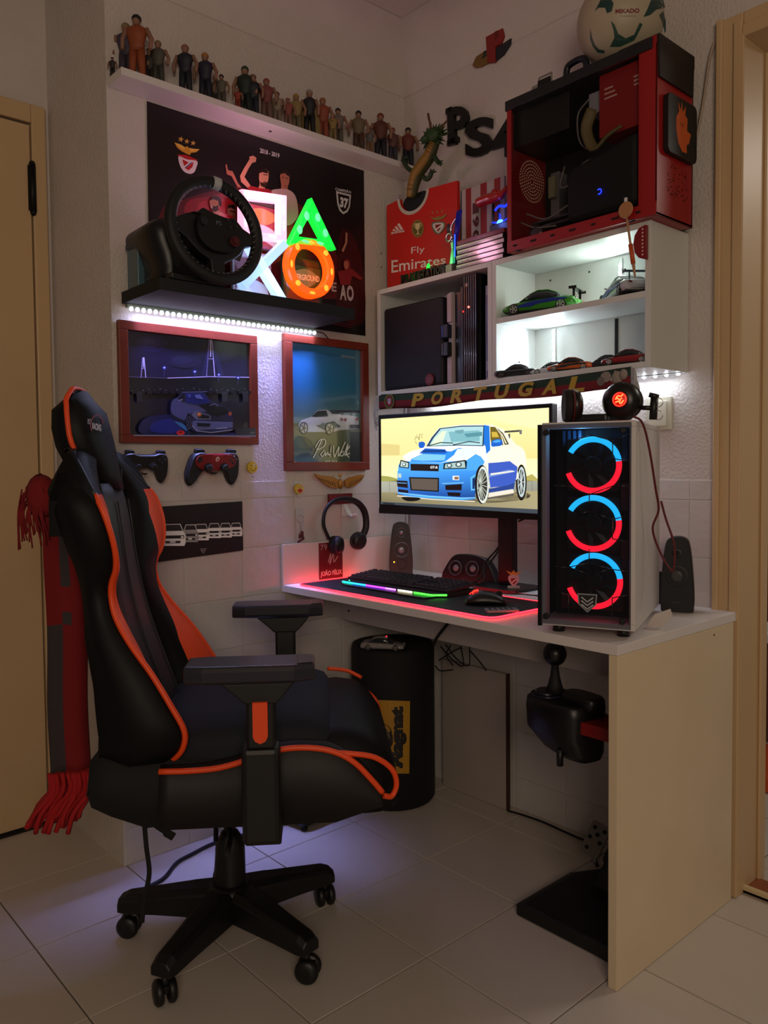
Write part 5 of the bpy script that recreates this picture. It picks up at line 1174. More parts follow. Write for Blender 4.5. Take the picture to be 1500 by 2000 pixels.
MB().box((.392, -.185, FL+.001), (.412, -.03, FL+.29)).build('shell', GC, t, world=True, bevel=.003)
MB().box((.392, -.191, FL+.001), (.412, -.185, FL+.085)).build('front_block', GC, t, world=True, bevel=.002)
MB().box((.392, -.191, FL+.195), (.412, -.185, FL+.285)).build('front_block', GC, t, world=True, bevel=.002)
MB().box((.385, -.205, FL+.145), (.409, -.185, FL+.188)).build('memory_card', mat('#1a2438', .4), t, world=True, bevel=.003)
MB().box((.385, -.205, FL+.088), (.409, -.185, FL+.132)).build('memory_card', mat('#16161a', .4), t, world=True, bevel=.003)
MB().box((.384, -.207, FL+.148), (.388, -.19, FL+.184)).build('card_edge', mat('#4a5ab8', .4), t, world=True)
MB().box((.384, -.207, FL+.092), (.388, -.19, FL+.128)).build('card_edge', mat('#5a5a60', .4), t, world=True)
t = thing('game_console', (.43, -.1, FL), 'slim black console on edge beside the old grey one', 'game console')
MB().box((.413, -.176, FL+.001), (.44, -.03, FL+.29)).build('shell', mat('#0e0d11', .3), t, world=True, bevel=.003)
MB().box((.441, -.18, FL+.001), (.452, -.03, FL+.3)).build('rib', mat('#141318', .35), t, world=True, bevel=.001)
for z in (.12, .15): MB().box((.424, -.1772, FL+z), (.428, -.176, FL+z+.02)).build('slot', mat('#2c2c34', .3), t, world=True)
MB().sph((.4545, -.181, FL+.222), .003, 8).build('power_light', mat('#ff2a20', .4, emit=2), t, world=True)
t = thing('game_console', (.48, -.1, FL), 'tall ribbed black console with a red standby light in the left cabinet', 'game console')
MB().box((.457, -.165, FL+.001), (.512, -.03, FL+.332)).build('shell', mat('#0a0a0e', .35), t, world=True, bevel=.002)
for k in range(6):
    x = .4575+.0092*k; MB().box((x, -.182, FL+.001), (x+.0048, -.165, FL+.332)).build('rib', mat('#1a181e', .2, coat=.5), t, world=True, bevel=.0008)
    MB().box((x+.0006, -.1828, FL+.001), (x+.0016, -.182, FL+.332)).build('rib_edge', mat('#8a6a70', .3), t, world=True)
MB().sph((.479, -.184, FL+.232), .0035, 10).build('standby_light', mat('#ff5a50', .4, emit=5), t, world=True)
MB().box((.466, -.1845, FL+.296), (.474, -.182, FL+.306)).build('button', mat('#b08a88', .4), t, world=True)
t = thing('game_console', (.55, -.1, FL), 'pale slim console on edge at the right end of the left cabinet', 'game console')
MB().box((.535, -.17, FL+.001), (.562, -.03, FL+.29)).build('shell', mat('#8a88a8', .45), t, world=True, bevel=.002)
MB().box((.539, -.1712, FL+.06), (.553, -.17, FL+.26)).build('disc_tray', mat('#3a3060', .3), t, world=True)
MB().box((.541, -.1712, FL+.01), (.551, -.17, FL+.03)).build('port', mat('#101020', .3), t, world=True)

# ------------------------------------------------------------------ toy cars
def toycar(M0, L, col, lab, group=None, stripe=None, wing=None, rimc='#c8ccc8', glassc='#20282c', low=1.0, boxy=0, open_top=False):
    t = thing('toy_car', tuple(M0.translation), lab, 'toy car', group, mtx=M0)
    W, H = L*.42, L*.30*low
    S = [(-.50, .11, .20+.1*boxy, .70, 0), (-.485, .07, .45, .88, 0), (-.44, .05, .56, .96, 0), (-.36, .05, .60, 1, 0), (-.22, .05, .58, 1, 0), (-.05, .05, .56, .98, 0), (.10, .05, .54, .97, 0), (.22, .05, .53, .98, 0), (.34, .05, .49+.05*boxy, .98, 0), (.43, .05, .42+.1*boxy, .95, 0), (.485, .06, .33+.15*boxy, .85, 0), (.50, .09, .22+.2*boxy, .66, 0)]
    m = MB(); rings = []
    for x, zb, zt_, w_, _ in S:
        hw = W/2*w_; x *= L; zb = H*(zb+.10); zt_ = H*zt_
        rings.append([(x, -hw*.9, zb), (x, -hw, zb+(zt_-zb)*.35), (x, -hw*.97, zt_*.86), (x, -hw*.8, zt_), (x, 0, zt_*1.05), (x, hw*.8, zt_), (x, hw*.97, zt_*.86), (x, hw, zb+(zt_-zb)*.35), (x, hw*.9, zb)])
    m.loft(rings, 0, True, mfun=None)
    m.build('body', mat(col, .28, coat=.8), t)
    G = [(-.34, .56, .56, .80), (-.24, .57, .80, .74), (-.12, .56, .95, .70), (.02, .55, .98, .69), (.12, .54, .86, .72), (.25, .52, .53, .82)]
    if not open_top:
        m = MB(); rings = []
        for x, z0, z1, w_ in G:
            hw = W/2*w_; rings.append([(x*L, -hw*1.08, z0*H), (x*L, -hw*.86, z1*H), (x*L, 0, z1*H*1.02), (x*L, hw*.86, z1*H), (x*L, hw*1.08, z0*H)])
        m.loft(rings, 0, True); m.build('glass', mat(glassc, .1, coat=1), t)
        m = MB(); rings = []
        for x, z0, z1, w_ in G[1:5]:
            hw = W/2*w_; rings.append([(x*L, -hw*.90, z1*H*.97), (x*L, -hw*.84, z1*H*1.012), (x*L, 0, z1*H*1.04), (x*L, hw*.84, z1*H*1.012), (x*L, hw*.90, z1*H*.97)])
        m.loft(rings, 0, True); m.build('roof', mat(col, .28, coat=.8), t)
    for sx in (-.31, .32):
        for sy in (-1, 1):
            Mx = T(sx*L, sy*W*.455, H*.235) @ R(-sy*PI/2, 'X'); r = H*.235
            wh = MB().lathe([(r*.62, -W*.07), (r*.97, -W*.05), (r, 0), (r*.97, W*.04), (r*.72, W*.047), (r*.7, W*.03), (.0005, W*.03)], 20, M=Mx).build('wheel', mat('#0c0c0c', .7), t)
            m = MB()
            for k in range(5):
                a = k*1.2566; m.prism([(r*.08*math.cos(a+1.57), r*.08*math.sin(a+1.57)), (r*.08*math.cos(a-1.57), r*.08*math.sin(a-1.57)), (r*.7*math.cos(a-.22), r*.7*math.sin(a-.22)), (r*.7*math.cos(a+.22), r*.7*math.sin(a+.22))], W*.03, W*.045, M=Mx)
            m.torus(r*.70, r*.05, 20, 5, M=Mx @ T(0, 0, W*.043)); m.build('rim', mat(rimc, .25, .6), wh)
    for sy in (-1, 1):
        MB().sph((L*.465, sy*W*.33, H*(.37+.08*boxy)), (L*.018, W*.09, H*.05), 10).build('headlight', mat('#d0d4d0', .15, coat=1), t)
        MB().sph((-L*.487, sy*W*.30, H*.45), (L*.01, W*.07, H*.05), 10).build('tail_light', mat('#5a0c0c', .2, coat=1), t)
        MB().sph((L*.14, sy*W*.5, H*.60), (L*.014, W*.05, H*.045), 8).build('mirror', mat(col, .3, coat=.5), t)
    if stripe:
        for sy in (-1, 1):
            pts = catmull([(.28, .26, 0), (.12, .40, 0), (-.05, .43, 0), (-.2, .46, 0), (-.40, .40, 0), (-.25, .34, 0), (-.02, .30, 0), (.1, .22, 0)], 4, True)
            Mx = T(0, sy*W*.5, 0) @ R(PI/2, 'X')
            P = [(p.x*L, p.y*H*1.15) for p in pts]
            MB().prism(P, -.0012*1, .0012, M=Mx).build('side_graphic', mat(stripe, .3, coat=.6), t)
    if wing:
        MB().box((-L*.50, -W*.46, H*.86), (-L*.42, W*.46, H*.89)).build('spoiler', mat(wing, .3, coat=.5), t, bevel=.0005)
        for sy in (-1, 1):
            MB().box((-L*.47, sy*W*.3-.001, H*.55), (-L*.44, sy*W*.3+.001, H*.865)).build('spoiler_strut', mat(wing, .3), t)
            MB().box((-L*.51, sy*W*.46-.001, H*.82), (-L*.41, sy*W*.46+.001, H*.93)).build('spoiler_plate', mat(wing, .3), t)
    MB().box((-.46*L, -W*.42, H*.1), (.46*L, W*.42, H*.2)).build('chassis', BLACK, t)
    return t
def carM(x, y, z, deg): return T(x, y, z) @ R(math.radians(deg))
US, LS = 1.5715, CZ0+.0165
toycar(carM(.725, -.135, US, 197), .225, '#2f8a14', 'green toy sports car with a blue side graphic on the upper cabinet shelf', stripe='#1a2a8a', wing='#141414')
tc = toycar(carM(.985, -.115, US, 142), .215, '#b4b8c0', 'silver and blue toy car with a big blue rear wing on the upper cabinet shelf', stripe='#2a3a8c', wing='#16204a', rimc='#606068')
g5 = 'toy cars on the lower cabinet shelf'
toycar(carM(.650, -.160, LS, 205), .130, '#121216', 'boxy black toy muscle car, leftmost on the lower cabinet shelf', g5, boxy=1, rimc='#6a6a6e')
toycar(carM(.750, -.118, LS, 205), .130, '#b8bcc0', 'silver toy car between the black and the orange one on the lower shelf', g5)
toycar(carM(.840, -.158, LS, 200), .130, '#d0601c', 'orange toy car in the middle of the lower cabinet shelf', g5, stripe='#2a2a2a')
toycar(carM(.930, -.118, LS, 200), .130, '#141418', 'black toy sports car between the orange and the red one', g5, rimc='#b0b0b0')
toycar(carM(1.020, -.158, LS, 195), .135, '#8a141c', 'red toy car at the right end of the lower cabinet shelf', g5, rimc='#d8d8d8')
# clip-on charm and keyring on the cabinet edge
t = thing('magnifier_charm', (1.03, -.21, 1.74), 'wooden-coloured disc on a stick with an orange band at the cabinet corner', 'charm')
p1, p2_ = pt(1222, 410, 'y', -.235), pt(1241, 545, 'y', -.235)
MB().lathe([(.019, -.002), (.021, 0), (.019, .002)], 28, M=T(*p1) @ R(PI/2, 'X')).build('disc', mat('#b07a50', .5), t, world=True)
d_ = p2_-p1; MB().tube([p1+d_*.13, p1+d_*.6], .0032, 8).build('stick', mat('#b88a6a', .5), t, world=True)
MB().tube([p1+d_*.5, p1+d_*.78], .0058, 8).build('band', mat('#c4501c', .5), t, world=True)
MB().tube([p1+d_*.78, p1+d_*.98], [.0045, .002], 8).build('tip', mat('#b88a6a', .5), t, world=True)
MB().box((p1.x-.003, p1.y-.002, p1.z+.020), (p1.x+.004, p1.y+.002, p1.z+.03)).build('loop', mat('#d8d8d8', .3), t, world=True)
t = thing('door_stopper', (1.08, -.2, 1.66), 'dark red rounded plastic clip fixed to the top corner of the right cabinet', 'clip')
Mx = T(1.088, -.1985, 1.688) @ R(PI/2, 'X')
MB().prism([(-.024, .0), (-.020, .022), (-.008, .038), (.008, .042), (.012, .042), (.012, -.042), (.008, -.042), (-.008, -.036), (-.020, -.020)], 0, .012, M=Mx).build('shell', mat('#7e1018', .4), t, world=True, bevel=.002)
m = MB()
for k in range(8): m.box((.001, -.032+.009*k, .012), (.005, -.028+.009*k, .0126), M=Mx)
tag(m.build('slots', mat('#e0c8c0', .5), t, world=True), kind='stuff')

# ================================================================== ON TOP OF THE CABINETS
TZ = CZ1+.0005
# jersey shaped box
js = thing('shirt_display', (.17, -.1, TZ), 'red football shirt display board standing on the left cabinet', 'display board')
jx0, jx1, jz0, jz1 = -.0, .372, TZ, 2.055
neck = [(jx0+.004, jz1-.0), (jx0+.004, jz0+.02), (jx0+.06, jz0), (jx1, jz0), (jx1, jz1-.0)]
jc = .165
arc = [(jc+.066*math.cos(a), jz1+.010-.066*math.sin(a)*.85) for a in [PI*k/14 for k in range(15)]]
P = [(jx0+.03, jz1+.004), (jx0+.03, jz0), (jx1, jz0), (jx1, jz1)]+arc
JM = T(0, -.118, 0) @ R(PI/2, 'X')
MB().prism(P, -.012, .0, M=JM).build('board', mat('#c81c12', .5), js, world=True)
A = Art(lambda u, v: pt(u, v, 'y', -.1185), (0, -1, 0)); A.org(700, 350, .26667)
A.k = 3
rim = [(jc+.066*math.cos(a), jz1+.010-.066*math.sin(a)*.85) for a in [PI*k/20 for k in range(21)]]; rim2 = [(jc+.078*math.cos(a), jz1+.010-.080*math.sin(a)*.85) for a in [PI*k/20 for k in range(21)]]
A.fn = lambda u, v: Vector((u, -.1185, v)); A.org(0, 0, 1); A.raw(rim+rim2, [(i, i+1, 22+i, 21+i) for i in range(20)], hx('#c4c0b0')); A.fn = lambda u, v: pt(u, v, 'y', -.1185); A.org(700, 350, .26667)
A.text('#e8dcd4', 'Fly', [(388, 562), (487, 545), (487, 488), (388, 498)], .0); A.text('#e8dcd4', 'Emirates', [(243, 688), (640, 618), (640, 560), (243, 595)], .01)
A.text('#e4d0c8', 'adidas', [(240, 404), (338, 386), (338, 366), (240, 380)], .03)
for q_ in ([(250, 372), (264, 362), (274, 377), (256, 380)], [(266, 350), (282, 343), (302, 374), (284, 377)], [(286, 330), (302, 322), (330, 368), (310, 372)]): A.poly('#e4d0c8', q_)
A.ell('#8a7a3a', (436, 362), 45, 65); A.ell('#6a5a2a', (436, 362), 36, 54); A.poly('#d8c890', [(416, 325), (456, 320), (450, 360), (440, 372), (440, 395), (455, 402), (420, 408), (434, 396), (434, 374), (420, 362)]); A.ring('#d8c890', (416, 340), 8, 14, 3); A.ring('#d8c890', (456, 335), 8, 14, 3)
for k in range(3): A.poly('#9a8a4a', [(545+35*k+(10 if j % 2 == 0 else 4)*math.sin(PI*j/5), 246-5*k-(12 if j % 2 == 0 else 5)*math.cos(PI*j/5)) for j in range(10)])
A.poly('#8a8040', [(525, 275), (565, 285), (588, 270), (600, 280), (656, 250), (630, 285), (595, 300), (560, 300)])
A.poly('#6a6a58', [(540, 322), (590, 310), (636, 318), (634, 360), (612, 390), (590, 406), (560, 392), (544, 360)], True); A.poly('#d0ccc0', [(550, 330), (590, 320), (628, 325), (624, 358), (590, 396), (556, 362)], True); A.poly('#8a1a14', [(565, 335), (615, 330), (600, 370), (588, 385), (572, 366)]); A.line('#e8e8e0', [(570, 372), (618, 335)], 9)
A.build('print', POSTER, js)
MB().box((jx0+.02, -.10, TZ), (jx1-.02, -.02, TZ+.05)).build('rear_support', mat('#3a0a0a', .7), js, world=True)
MB().prism(rrect(.13, .07, .03, 5, .165, 2.035), -.02, -.013, M=JM).build('collar_lining', mat('#14161c', .8), js, world=True)
# striped scarf box
t = thing('striped_scarf_box', (.45, -.09, TZ), 'red and white striped upright banner numbered 1904 beside the shirt board', 'banner')
MB().box((.378, -.108, TZ), (.56, -.10, 2.022)).build('board', mat('#b0a4a0', .6), t, world=True)
A = Art(lambda u, v: Vector((u, -.1082, v)), (0, -1, 0))
for a_, b_, c_ in ((.400, .424, '#8e1a1c'), (.463, .490, '#8e1a1c'), (.378, .383, '#2a2428'), (.424, .463, '#b0a09c'), (.490, .56, '#a89c9a'), (.52, .545, '#8e1a1c')): A.poly(c_, [(a_, TZ), (b_, TZ), (b_, 2.022), (a_, 2.022)])
for k, ch in enumerate('1904'): 
    z = 1.935-k*.043
    A.text('#5a1a24', ch, [(.430, z+.034), (.430, z), (.457, z), (.457, z+.034)], .05)
A.build('print', PRINT, t)
# black letters sign
t = thing('letter_sign', (.22, -.18, TZ), 'black letter sign standing on the front edge of the left cabinet', 'letters')
letters3d(t, 'letter', 'PLAYSTATION', lambda x, y: Vector((.175+.205*x, -.176, TZ+.003+.030*y)), (0, -.012, 0), BLACK)
MB().box((.17, -.188, TZ), (.385, -.174, TZ+.003)).build('strip', BLACK, t, world=True)
t = thing('green_led_reflection', (.27, -.14, TZ), 'small green glow added as the reflection of a green LED in the shirt board', 'lamp')
MB().lathe([(.010, 0), (.010, .01), (.007, .02), (.007, .05), (.004, .062)], 14, M=T(.262, -.142, TZ)).build('bulb', mat('#28d848', .4, emit=1.1), t, world=True)  # added glowing shape, stands in for a green LED mirrored in the shirt
point('green_glow', (.262, -.156, TZ+.045), .006, (.15, 1, .25), .01)  # added light to spread the green of that reflection
# trophy
t = thing('trophy', (.385, -.15, TZ), 'slender silver and blue trophy on a silver base beside the shirt board', 'trophy')
MB().box((.365, -.185, TZ), (.41, -.14, TZ+.028)).build('base', mat('#8a8284', .3, .4), t, world=True, bevel=.002)
MB().loft([[(.385, -.17, TZ+.028), (.402, -.17, TZ+.028), (.402, -.155, TZ+.028), (.385, -.155, TZ+.028)], [(.392, -.168, TZ+.08), (.400, -.168, TZ+.08), (.400, -.157, TZ+.08), (.392, -.157, TZ+.08)], [(.388, -.168, TZ+.1), (.402, -.168, TZ+.1), (.402, -.157, TZ+.1), (.388, -.157, TZ+.1)]], sm=False).build('stem', CHROME, t, world=True)
MB().loft([[(.400, -.172, TZ+.03), (.412, -.172, TZ+.03), (.412, -.160, TZ+.03), (.400, -.160, TZ+.03)], [(.402, -.172, TZ+.10), (.414, -.172, TZ+.10), (.414, -.160, TZ+.10), (.402, -.160, TZ+.10)], [(.418, -.172, TZ+.19), (.434, -.172, TZ+.193), (.434, -.160, TZ+.193), (.418, -.160, TZ+.19)]], sm=False).build('blue_fin', mat('#1420a0', .15, coat=1), t, world=True, bevel=.001)
MB().box((.411, -.1732, TZ+.05), (.4125, -.172, TZ+.12)).build('light_line', mat('#2040ff', .4, emit=6), t, world=True)
m = MB(); m.torus(.012, .004, 24, 8, M=T(.380, -.166, TZ+.118) @ R(PI/2, 'X')); m.tube(catmull([(.392, -.163, TZ+.1), (.385, -.163, TZ+.14), (.400, -.163, TZ+.165), (.42, -.163, TZ+.175)]), .004, 8); m.build('cup_ring', CHROME, t, world=True)
m = MB(); m.sph((.372, -.16, TZ+.15), (.008, .006, .016), 12); m.build('figure', mat('#4a4448', .4, .5), t, world=True)
# stack of game cases with a rainbow sheen painted onto the spines
cols = ['#b8a8b0', '#c8b8a8', '#a8c8b0', '#b8b8c8', '#c8b0b8', '#8a2228']
for k in range(6):
    a = math.radians(2-2*k); x0_ = .438+.004*(k % 2)
    t = thing('game_case', (x0_, -.17, TZ+.0146*k), ['lowest', 'second from the bottom', 'third from the bottom', 'fourth from the bottom', 'fifth from the bottom', 'topmost, dark red'][k]+' game case in the stack beside the trophy', 'game case', 'stacked game cases beside the trophy')
    MB().box((x0_, -.196, TZ+.0148*k), (x0_+.19, -.112, TZ+.0148*k+.0138)).build('shell', mat('#2a2428' if k < 5 else '#6a1418', .2, coat=.6), t, world=True, bevel=.001)
    A = Art(lambda u, v, k=k: Vector((x0_+u, -.1962, TZ+.0148*k+v)), (0, -1, 0))
    if k < 5:
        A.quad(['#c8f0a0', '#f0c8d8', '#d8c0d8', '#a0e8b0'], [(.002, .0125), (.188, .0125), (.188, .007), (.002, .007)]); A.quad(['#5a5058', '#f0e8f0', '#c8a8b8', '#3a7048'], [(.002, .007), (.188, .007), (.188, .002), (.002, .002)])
        A.line('#202020', [(.02, .005), (.05, .005)], .003)
    A.build('spine_sheen', GLOSS, t)
# blue lit gadget and red handle
t = thing('blue_lit_gadget', (.58, -.15, TZ+.09), 'small gadget glowing bright blue on the stack of game cases', 'gadget')
MB().box((.545, -.16, TZ+.089), (.625, -.12, TZ+.12)).build('base', mat('#16161e', .4), t, world=True, bevel=.003)
p = pt(977, 437, 'y', -.15)
MB().sph(tuple(p), (.013, .008, .013), 14).build('lamp', mat('#2a60ff', .4, emit=14), t, world=True)
m = MB()
for k in range(5): m.tube([(p.x+.006*math.cos(k*1.25), p.y, p.z+.006*math.sin(k*1.25)), (p.x+.032*math.cos(k*1.25+.3), p.y-.003, p.z+.030*math.sin(k*1.25+.3))], [.004, .002], 6)
m.tube(catmull([(p.x-.02, p.y, p.z+.045), (p.x, p.y-.004, p.z+.052), (p.x+.02, p.y, p.z+.048), (p.x+.035, p.y, p.z+.056)]), .004, 6)
m.build('lit_fins', mat('#1830d8', .4, emit=1.6), t, world=True)
MB().tube([(p.x-.015, p.y+.01, p.z-.05), (p.x-.015, p.y+.01, p.z+.05)], .004).build('rod', STEEL, t, world=True)
point('blue_glow', (p.x, p.y-.03, p.z), .06, (.1, .2, 1), .01)
t = thing('red_grip_tool', (.56, -.14, 1.98), 'glossy red handle lying beside the open red computer case', 'handle')
q0, q1, q2, q3 = pt(932, 398, 'y', -.16), pt(950, 390, 'y', -.16), pt(975, 382, 'y', -.16), pt(992, 366, 'y', -.16)
MB().tube(catmull([q0, q1, q2, q3], 6), [.010]+[.016]*5+[.0165]*4+[.014]*4+[.009]*5, 14).build('grip', REDG, t, world=True)
MB().sph(tuple(pt(966, 377, 'y', -.16)), (.012, .012, .012), 12).build('knob', REDG, t, world=True)
MB().tube([(q1.x+.01, q1.y+.02, TZ+.10), tuple(q1+Vector((.01, .02, 0)))], .004).build('support', BLACK, t, world=True)

# open red computer case ------------------------------------------------
RC = mat('#9a1418', .4, bump=.05, bscale=200, name='red_case_paint')
cs = thing('open_computer_case', (.9, -.14, TZ), 'red computer case with its side open standing on the right cabinet', 'computer case')
X0c, X1c, Y0c, Y1c, Z0c, Z1c = .667, 1.1365, -.225, -.045, TZ, 2.168
m = MB(); m.box((X0c, Y0c, Z0c), (X1c, Y1c, Z0c+.006)); m.build('bottom_panel', RC, cs, world=True)
m = MB()
m.box((X0c, Y0c-.001, Z0c), (X1c, Y0c+.002, Z0c+.032)); m.build('bottom_rail', RC, cs, world=True, bevel=.001)
m = MB()
for k in range(7): m.prism(rrect(.022 if k % 2 else .014, .006, .0025), 0, .0006, M=T(X0c+.03+.065*k, Y0c-.001, Z0c+.016) @ R(PI/2, 'X'))
tag(m.build('slots', mat('#1a0606', .8), cs, world=True), kind='stuff')
MB().box((X0c, Y0c, Z0c), (X0c+.016, Y0c+.003, Z1c)).build('rear_flange', RC, cs, world=True, bevel=.001)
MB().box((X0c, Y0c+.003, Z0c), (X0c+.004, Y1c, Z1c)).build('rear_panel', mat('#7a1018', .5), cs, world=True)
MB().box((X0c, Y1c-.004, Z0c), (X1c, Y1c, Z1c)).build('motherboard_tray', mat('#0b090b', .6), cs, world=True)
m = MB(); m.box((X0c-.004, Y0c-.004, Z1c-.022), (X1c-.012, Y1c, Z1c+.006)); m.build('top_panel', mat('#15171a', .45), cs, world=True, bevel=.002)
MB().box((X1c-.05, Y0c, Z0c), (X1c, Y0c+.003, Z1c+.008)).build('front_flange', RC, cs, world=True, bevel=.001)
MB().box((X1c-.004, Y0c, Z0c), (X1c, Y1c, Z1c-.01)).build('front_panel', RC, cs, world=True, bevel=.001)
pp = [pt(u, v, 'x', X1c) for u, v in ((1283, 68), (1352, 118), (1350, 192), (1285, 150))]
m = MB(); m.loft([[p for p in pp], [p+Vector((.006, 0, 0)) for p in pp]], sm=False); m.build('drive_bay_cover', mat('#150a0c', .5), cs, world=True)
MB().box((X1c-.11, Y0c+.004, Z1c-.022), (X1c+.004, Y1c, Z1c+.012)).build('top_cap', mat('#1b0c0e', .5), cs, world=True, bevel=.002)
fn = MB(); Mx = T(X1c+.001, (Y0c+Y1c)/2+.010, 1.972) @ R(PI/2, 'Y') @ R(PI/2, 'Z')
fn.prism(rrect(.145, .145, .016), 0, .014, M=Mx); fn.build('front_fan_box', mat('#121113', .5), cs, world=True, bevel=.002)
A = Art(lambda u, v: Mx @ Vector((u, v, .0142)), (1, 0, 0))
A.poly('#c85a20', [(-.034, .02), (-.020, .038), (-.026, .06), (-.012, .042), (-.006, .066), (-.002, .04), (.014, .06), (.010, .036), (.022, .030), (.020, .0), (.040, -.004), (.030, -.03), (.018, -.036), (.020, -.056), (-.004, -.058), (-.024, -.040), (-.034, -.01)])
A.line('#6a2c10', [(-.015, .012), (-.002, .004), (.004, .016)], .003)
A.build('claw_print', PRINT, cs)
m = MB(); random.seed(4)
for k in range(60):
    p = (X1c+.0002, Y0c+.05+random.random()*.10, 1.80+random.random()*.08); m.cyl(p, (p[0]+.0006, p[1], p[2]), .0018, n=6)
tag(m.build('vent_holes', mat('#2a0808', .8), cs, world=True), kind='stuff')
# rear fan perforation: pale discs painted as the lit wall showing through
m = MB(); cy_, cz_ = -.115, 1.972
for rr_i in range(1, 7):
    n = rr_i*7; r = rr_i*.0098
    for k in range(n):
        a = 2*PI*k/n; p = (X0c+.0042, cy_+r*math.cos(a)*.95, cz_+r*math.sin(a)); m.cyl(p, (p[0]+.0004, p[1], p[2]), .0027, n=6)
tag(m.build('fan_grille_light_discs', mat('#f0cdb0', .7), cs, world=True), kind='stuff')
m = MB()
for k in range(16):
    p = (X0c+.0165*0+.008, Y0c+.0, 0)
    for j in range(2): m.cyl((X0c+.020+.008*j, Y0c+.0028, 1.79+.0085*k*1.4), (X0c+.020+.008*j, Y0c+.0022, 1.79+.0085*k*1.4), .0015, n=6)
# power supply, cards, drive cage, cables
MB().box((X0c+.008, Y0c+.02, Z1c-.125), (X0c+.20, Y1c-.005, Z1c-.024)).build('power_supply', mat('#0a0b0d', .4), cs, world=True, bevel=.002)
MB().box((X0c+.09, Y1c-.035, 1.79), (X0c+.30, Y1c-.0045, 2.03)).build('motherboard', mat('#0c0e10', .5), cs, world=True)
MB().box((X0c+.075, Y1c-.075, 1.80), (X0c+.105, Y1c-.035, 1.975)).build('port_block', mat('#77747c', .4, .4), cs, world=True, bevel=.002)
MB().box((X0c+.078, Y1c-.09, 1.90), (X0c+.10, Y1c-.075, 1.96)).build('connector', mat('#7a7860', .5), cs, world=True, bevel=.001)
for z, L_ in ((1.835, .17), (1.82, .2)):
    MB().box((X0c+.05, Y0c+.05, z-.012), (X0c+.05+L_, Y1c-.04, z-.006)).build('expansion_card', mat('#3a3438', .4, .4), cs, world=True)
Mx = T(X1c-.05, Y0c+.006, 2.06)
dcg = MB().box((X1c-.175, Y0c+.02, 1.985), (X1c-.05, Y1c-.006, Z1c-.024)).build('drive_cage', mat('#8e1016', .4), cs, world=True)
m = MB()
for k in range(3): m.box((X1c-.16, Y0c+.0195, 2.115-.012*k-.012), (X1c-.135+.006*k, Y0c+.0205, 2.119-.012*k-.012))
for k in range(3): m.box((X1c-.075, Y0c+.0195, 2.105-.010*k), (X1c-.06, Y0c+.0205, 2.109-.010*k))
tag(m.build('slots', mat('#c8a8a0', .6), dcg, world=True), kind='stuff')
MB().box((X1c-.215, Y0c+.03, 2.06), (X1c-.176, Y1c-.03, 2.115)).build('white_drive', mat('#8a8a94', .4), cs, world=True, bevel=.002)
MB().tube(catmull([(X1c-.20, -.2, 2.07), (X1c-.215, -.205, 2.02), (X1c-.19, -.205, 1.965), (X1c-.15, -.205, 1.985), (X1c-.11, -.20, 2.0)]), .016, 8, sy=.35).build('ribbon_cable', mat('#6a5c3a', .6), cs, world=True)
for pts in ([(X1c-.21, -.2, 2.1), (X1c-.245, -.2, 2.07), (X1c-.24, -.2, 2.0), (X1c-.21, -.19, 1.965)], [(X0c+.16, -.17, 1.96), (X0c+.16, -.19, 1.90), (X0c+.2, -.2, 1.895), (X0c+.23, -.19, 1.94), (X0c+.27, -.18, 1.95)], [(X0c+.03, -.2, 1.83), (X0c+.09, -.21, 1.80), (X0c+.16, -.21, 1.79)], [(X0c+.05, -.2, 1.85), (X0c+.12, -.2, 1.82), (X0c+.2, -.2, 1.84), (X0c+.25, -.19, 1.83)]):
    MB().tube(catmull(pts), .0022, 6).build('cable', mat('#77706e', .5), cs, world=True)
m = MB(); m.loft([[(X0c+.19+.0*k, -.212, 1.79), (X1c-.055, -.212, 1.79), (X1c-.055, -.08, 1.79), (X0c+.19, -.08, 1.79)] if k == 0 else ([(X0c+.19, -.21, 1.93), (X1c-.055, -.212, 1.975), (X1c-.055, -.08, 1.975), (X0c+.19, -.08, 1.93)]) for k in (0, 1)], sm=False)
m.build('black_cover', mat('#0c0c10', .7), cs, world=True, bevel=.02, seg=3)
MB().torus(.0065, .0013, 24, 6, M=T(X0c+.30, -.2145, 1.845) @ R(PI/2, 'X'), a0=-2.0, a1=2.3).build('ring_light', mat('#1a30ff', .4, emit=4), cs, world=True)
MB().lathe([(.022, 0), (.024, .004), (.012, .008)], 24, M=T(X0c+.09, -.205, 1.785) @ R(PI/2, 'X')).build('disc_hub', mat('#4a4248', .3, .5), cs, world=True)
gm2 = gm.copy(); gm2.name = 'clear_acrylic'; gm2.node_tree.nodes['Fresnel'].inputs[0].default_value = 1.15; gm2.node_tree.nodes['Transparent BSDF'].inputs[0].default_value = (.93, .93, .93, 1)
t_ = tag(MB().box((X0c+.02, Y0c-.006, Z0c+.034), (X1c-.052, Y0c-.0035, Z1c-.024)).build('side_window', gm2, cs, world=True), None)
for x in (X0c+.03, X1c-.08): MB().box((x, Y0c-.002, Z0c-.0), (x+.02, Y0c+.01, Z0c+.002)).build('clip', BLACK, cs, world=True)

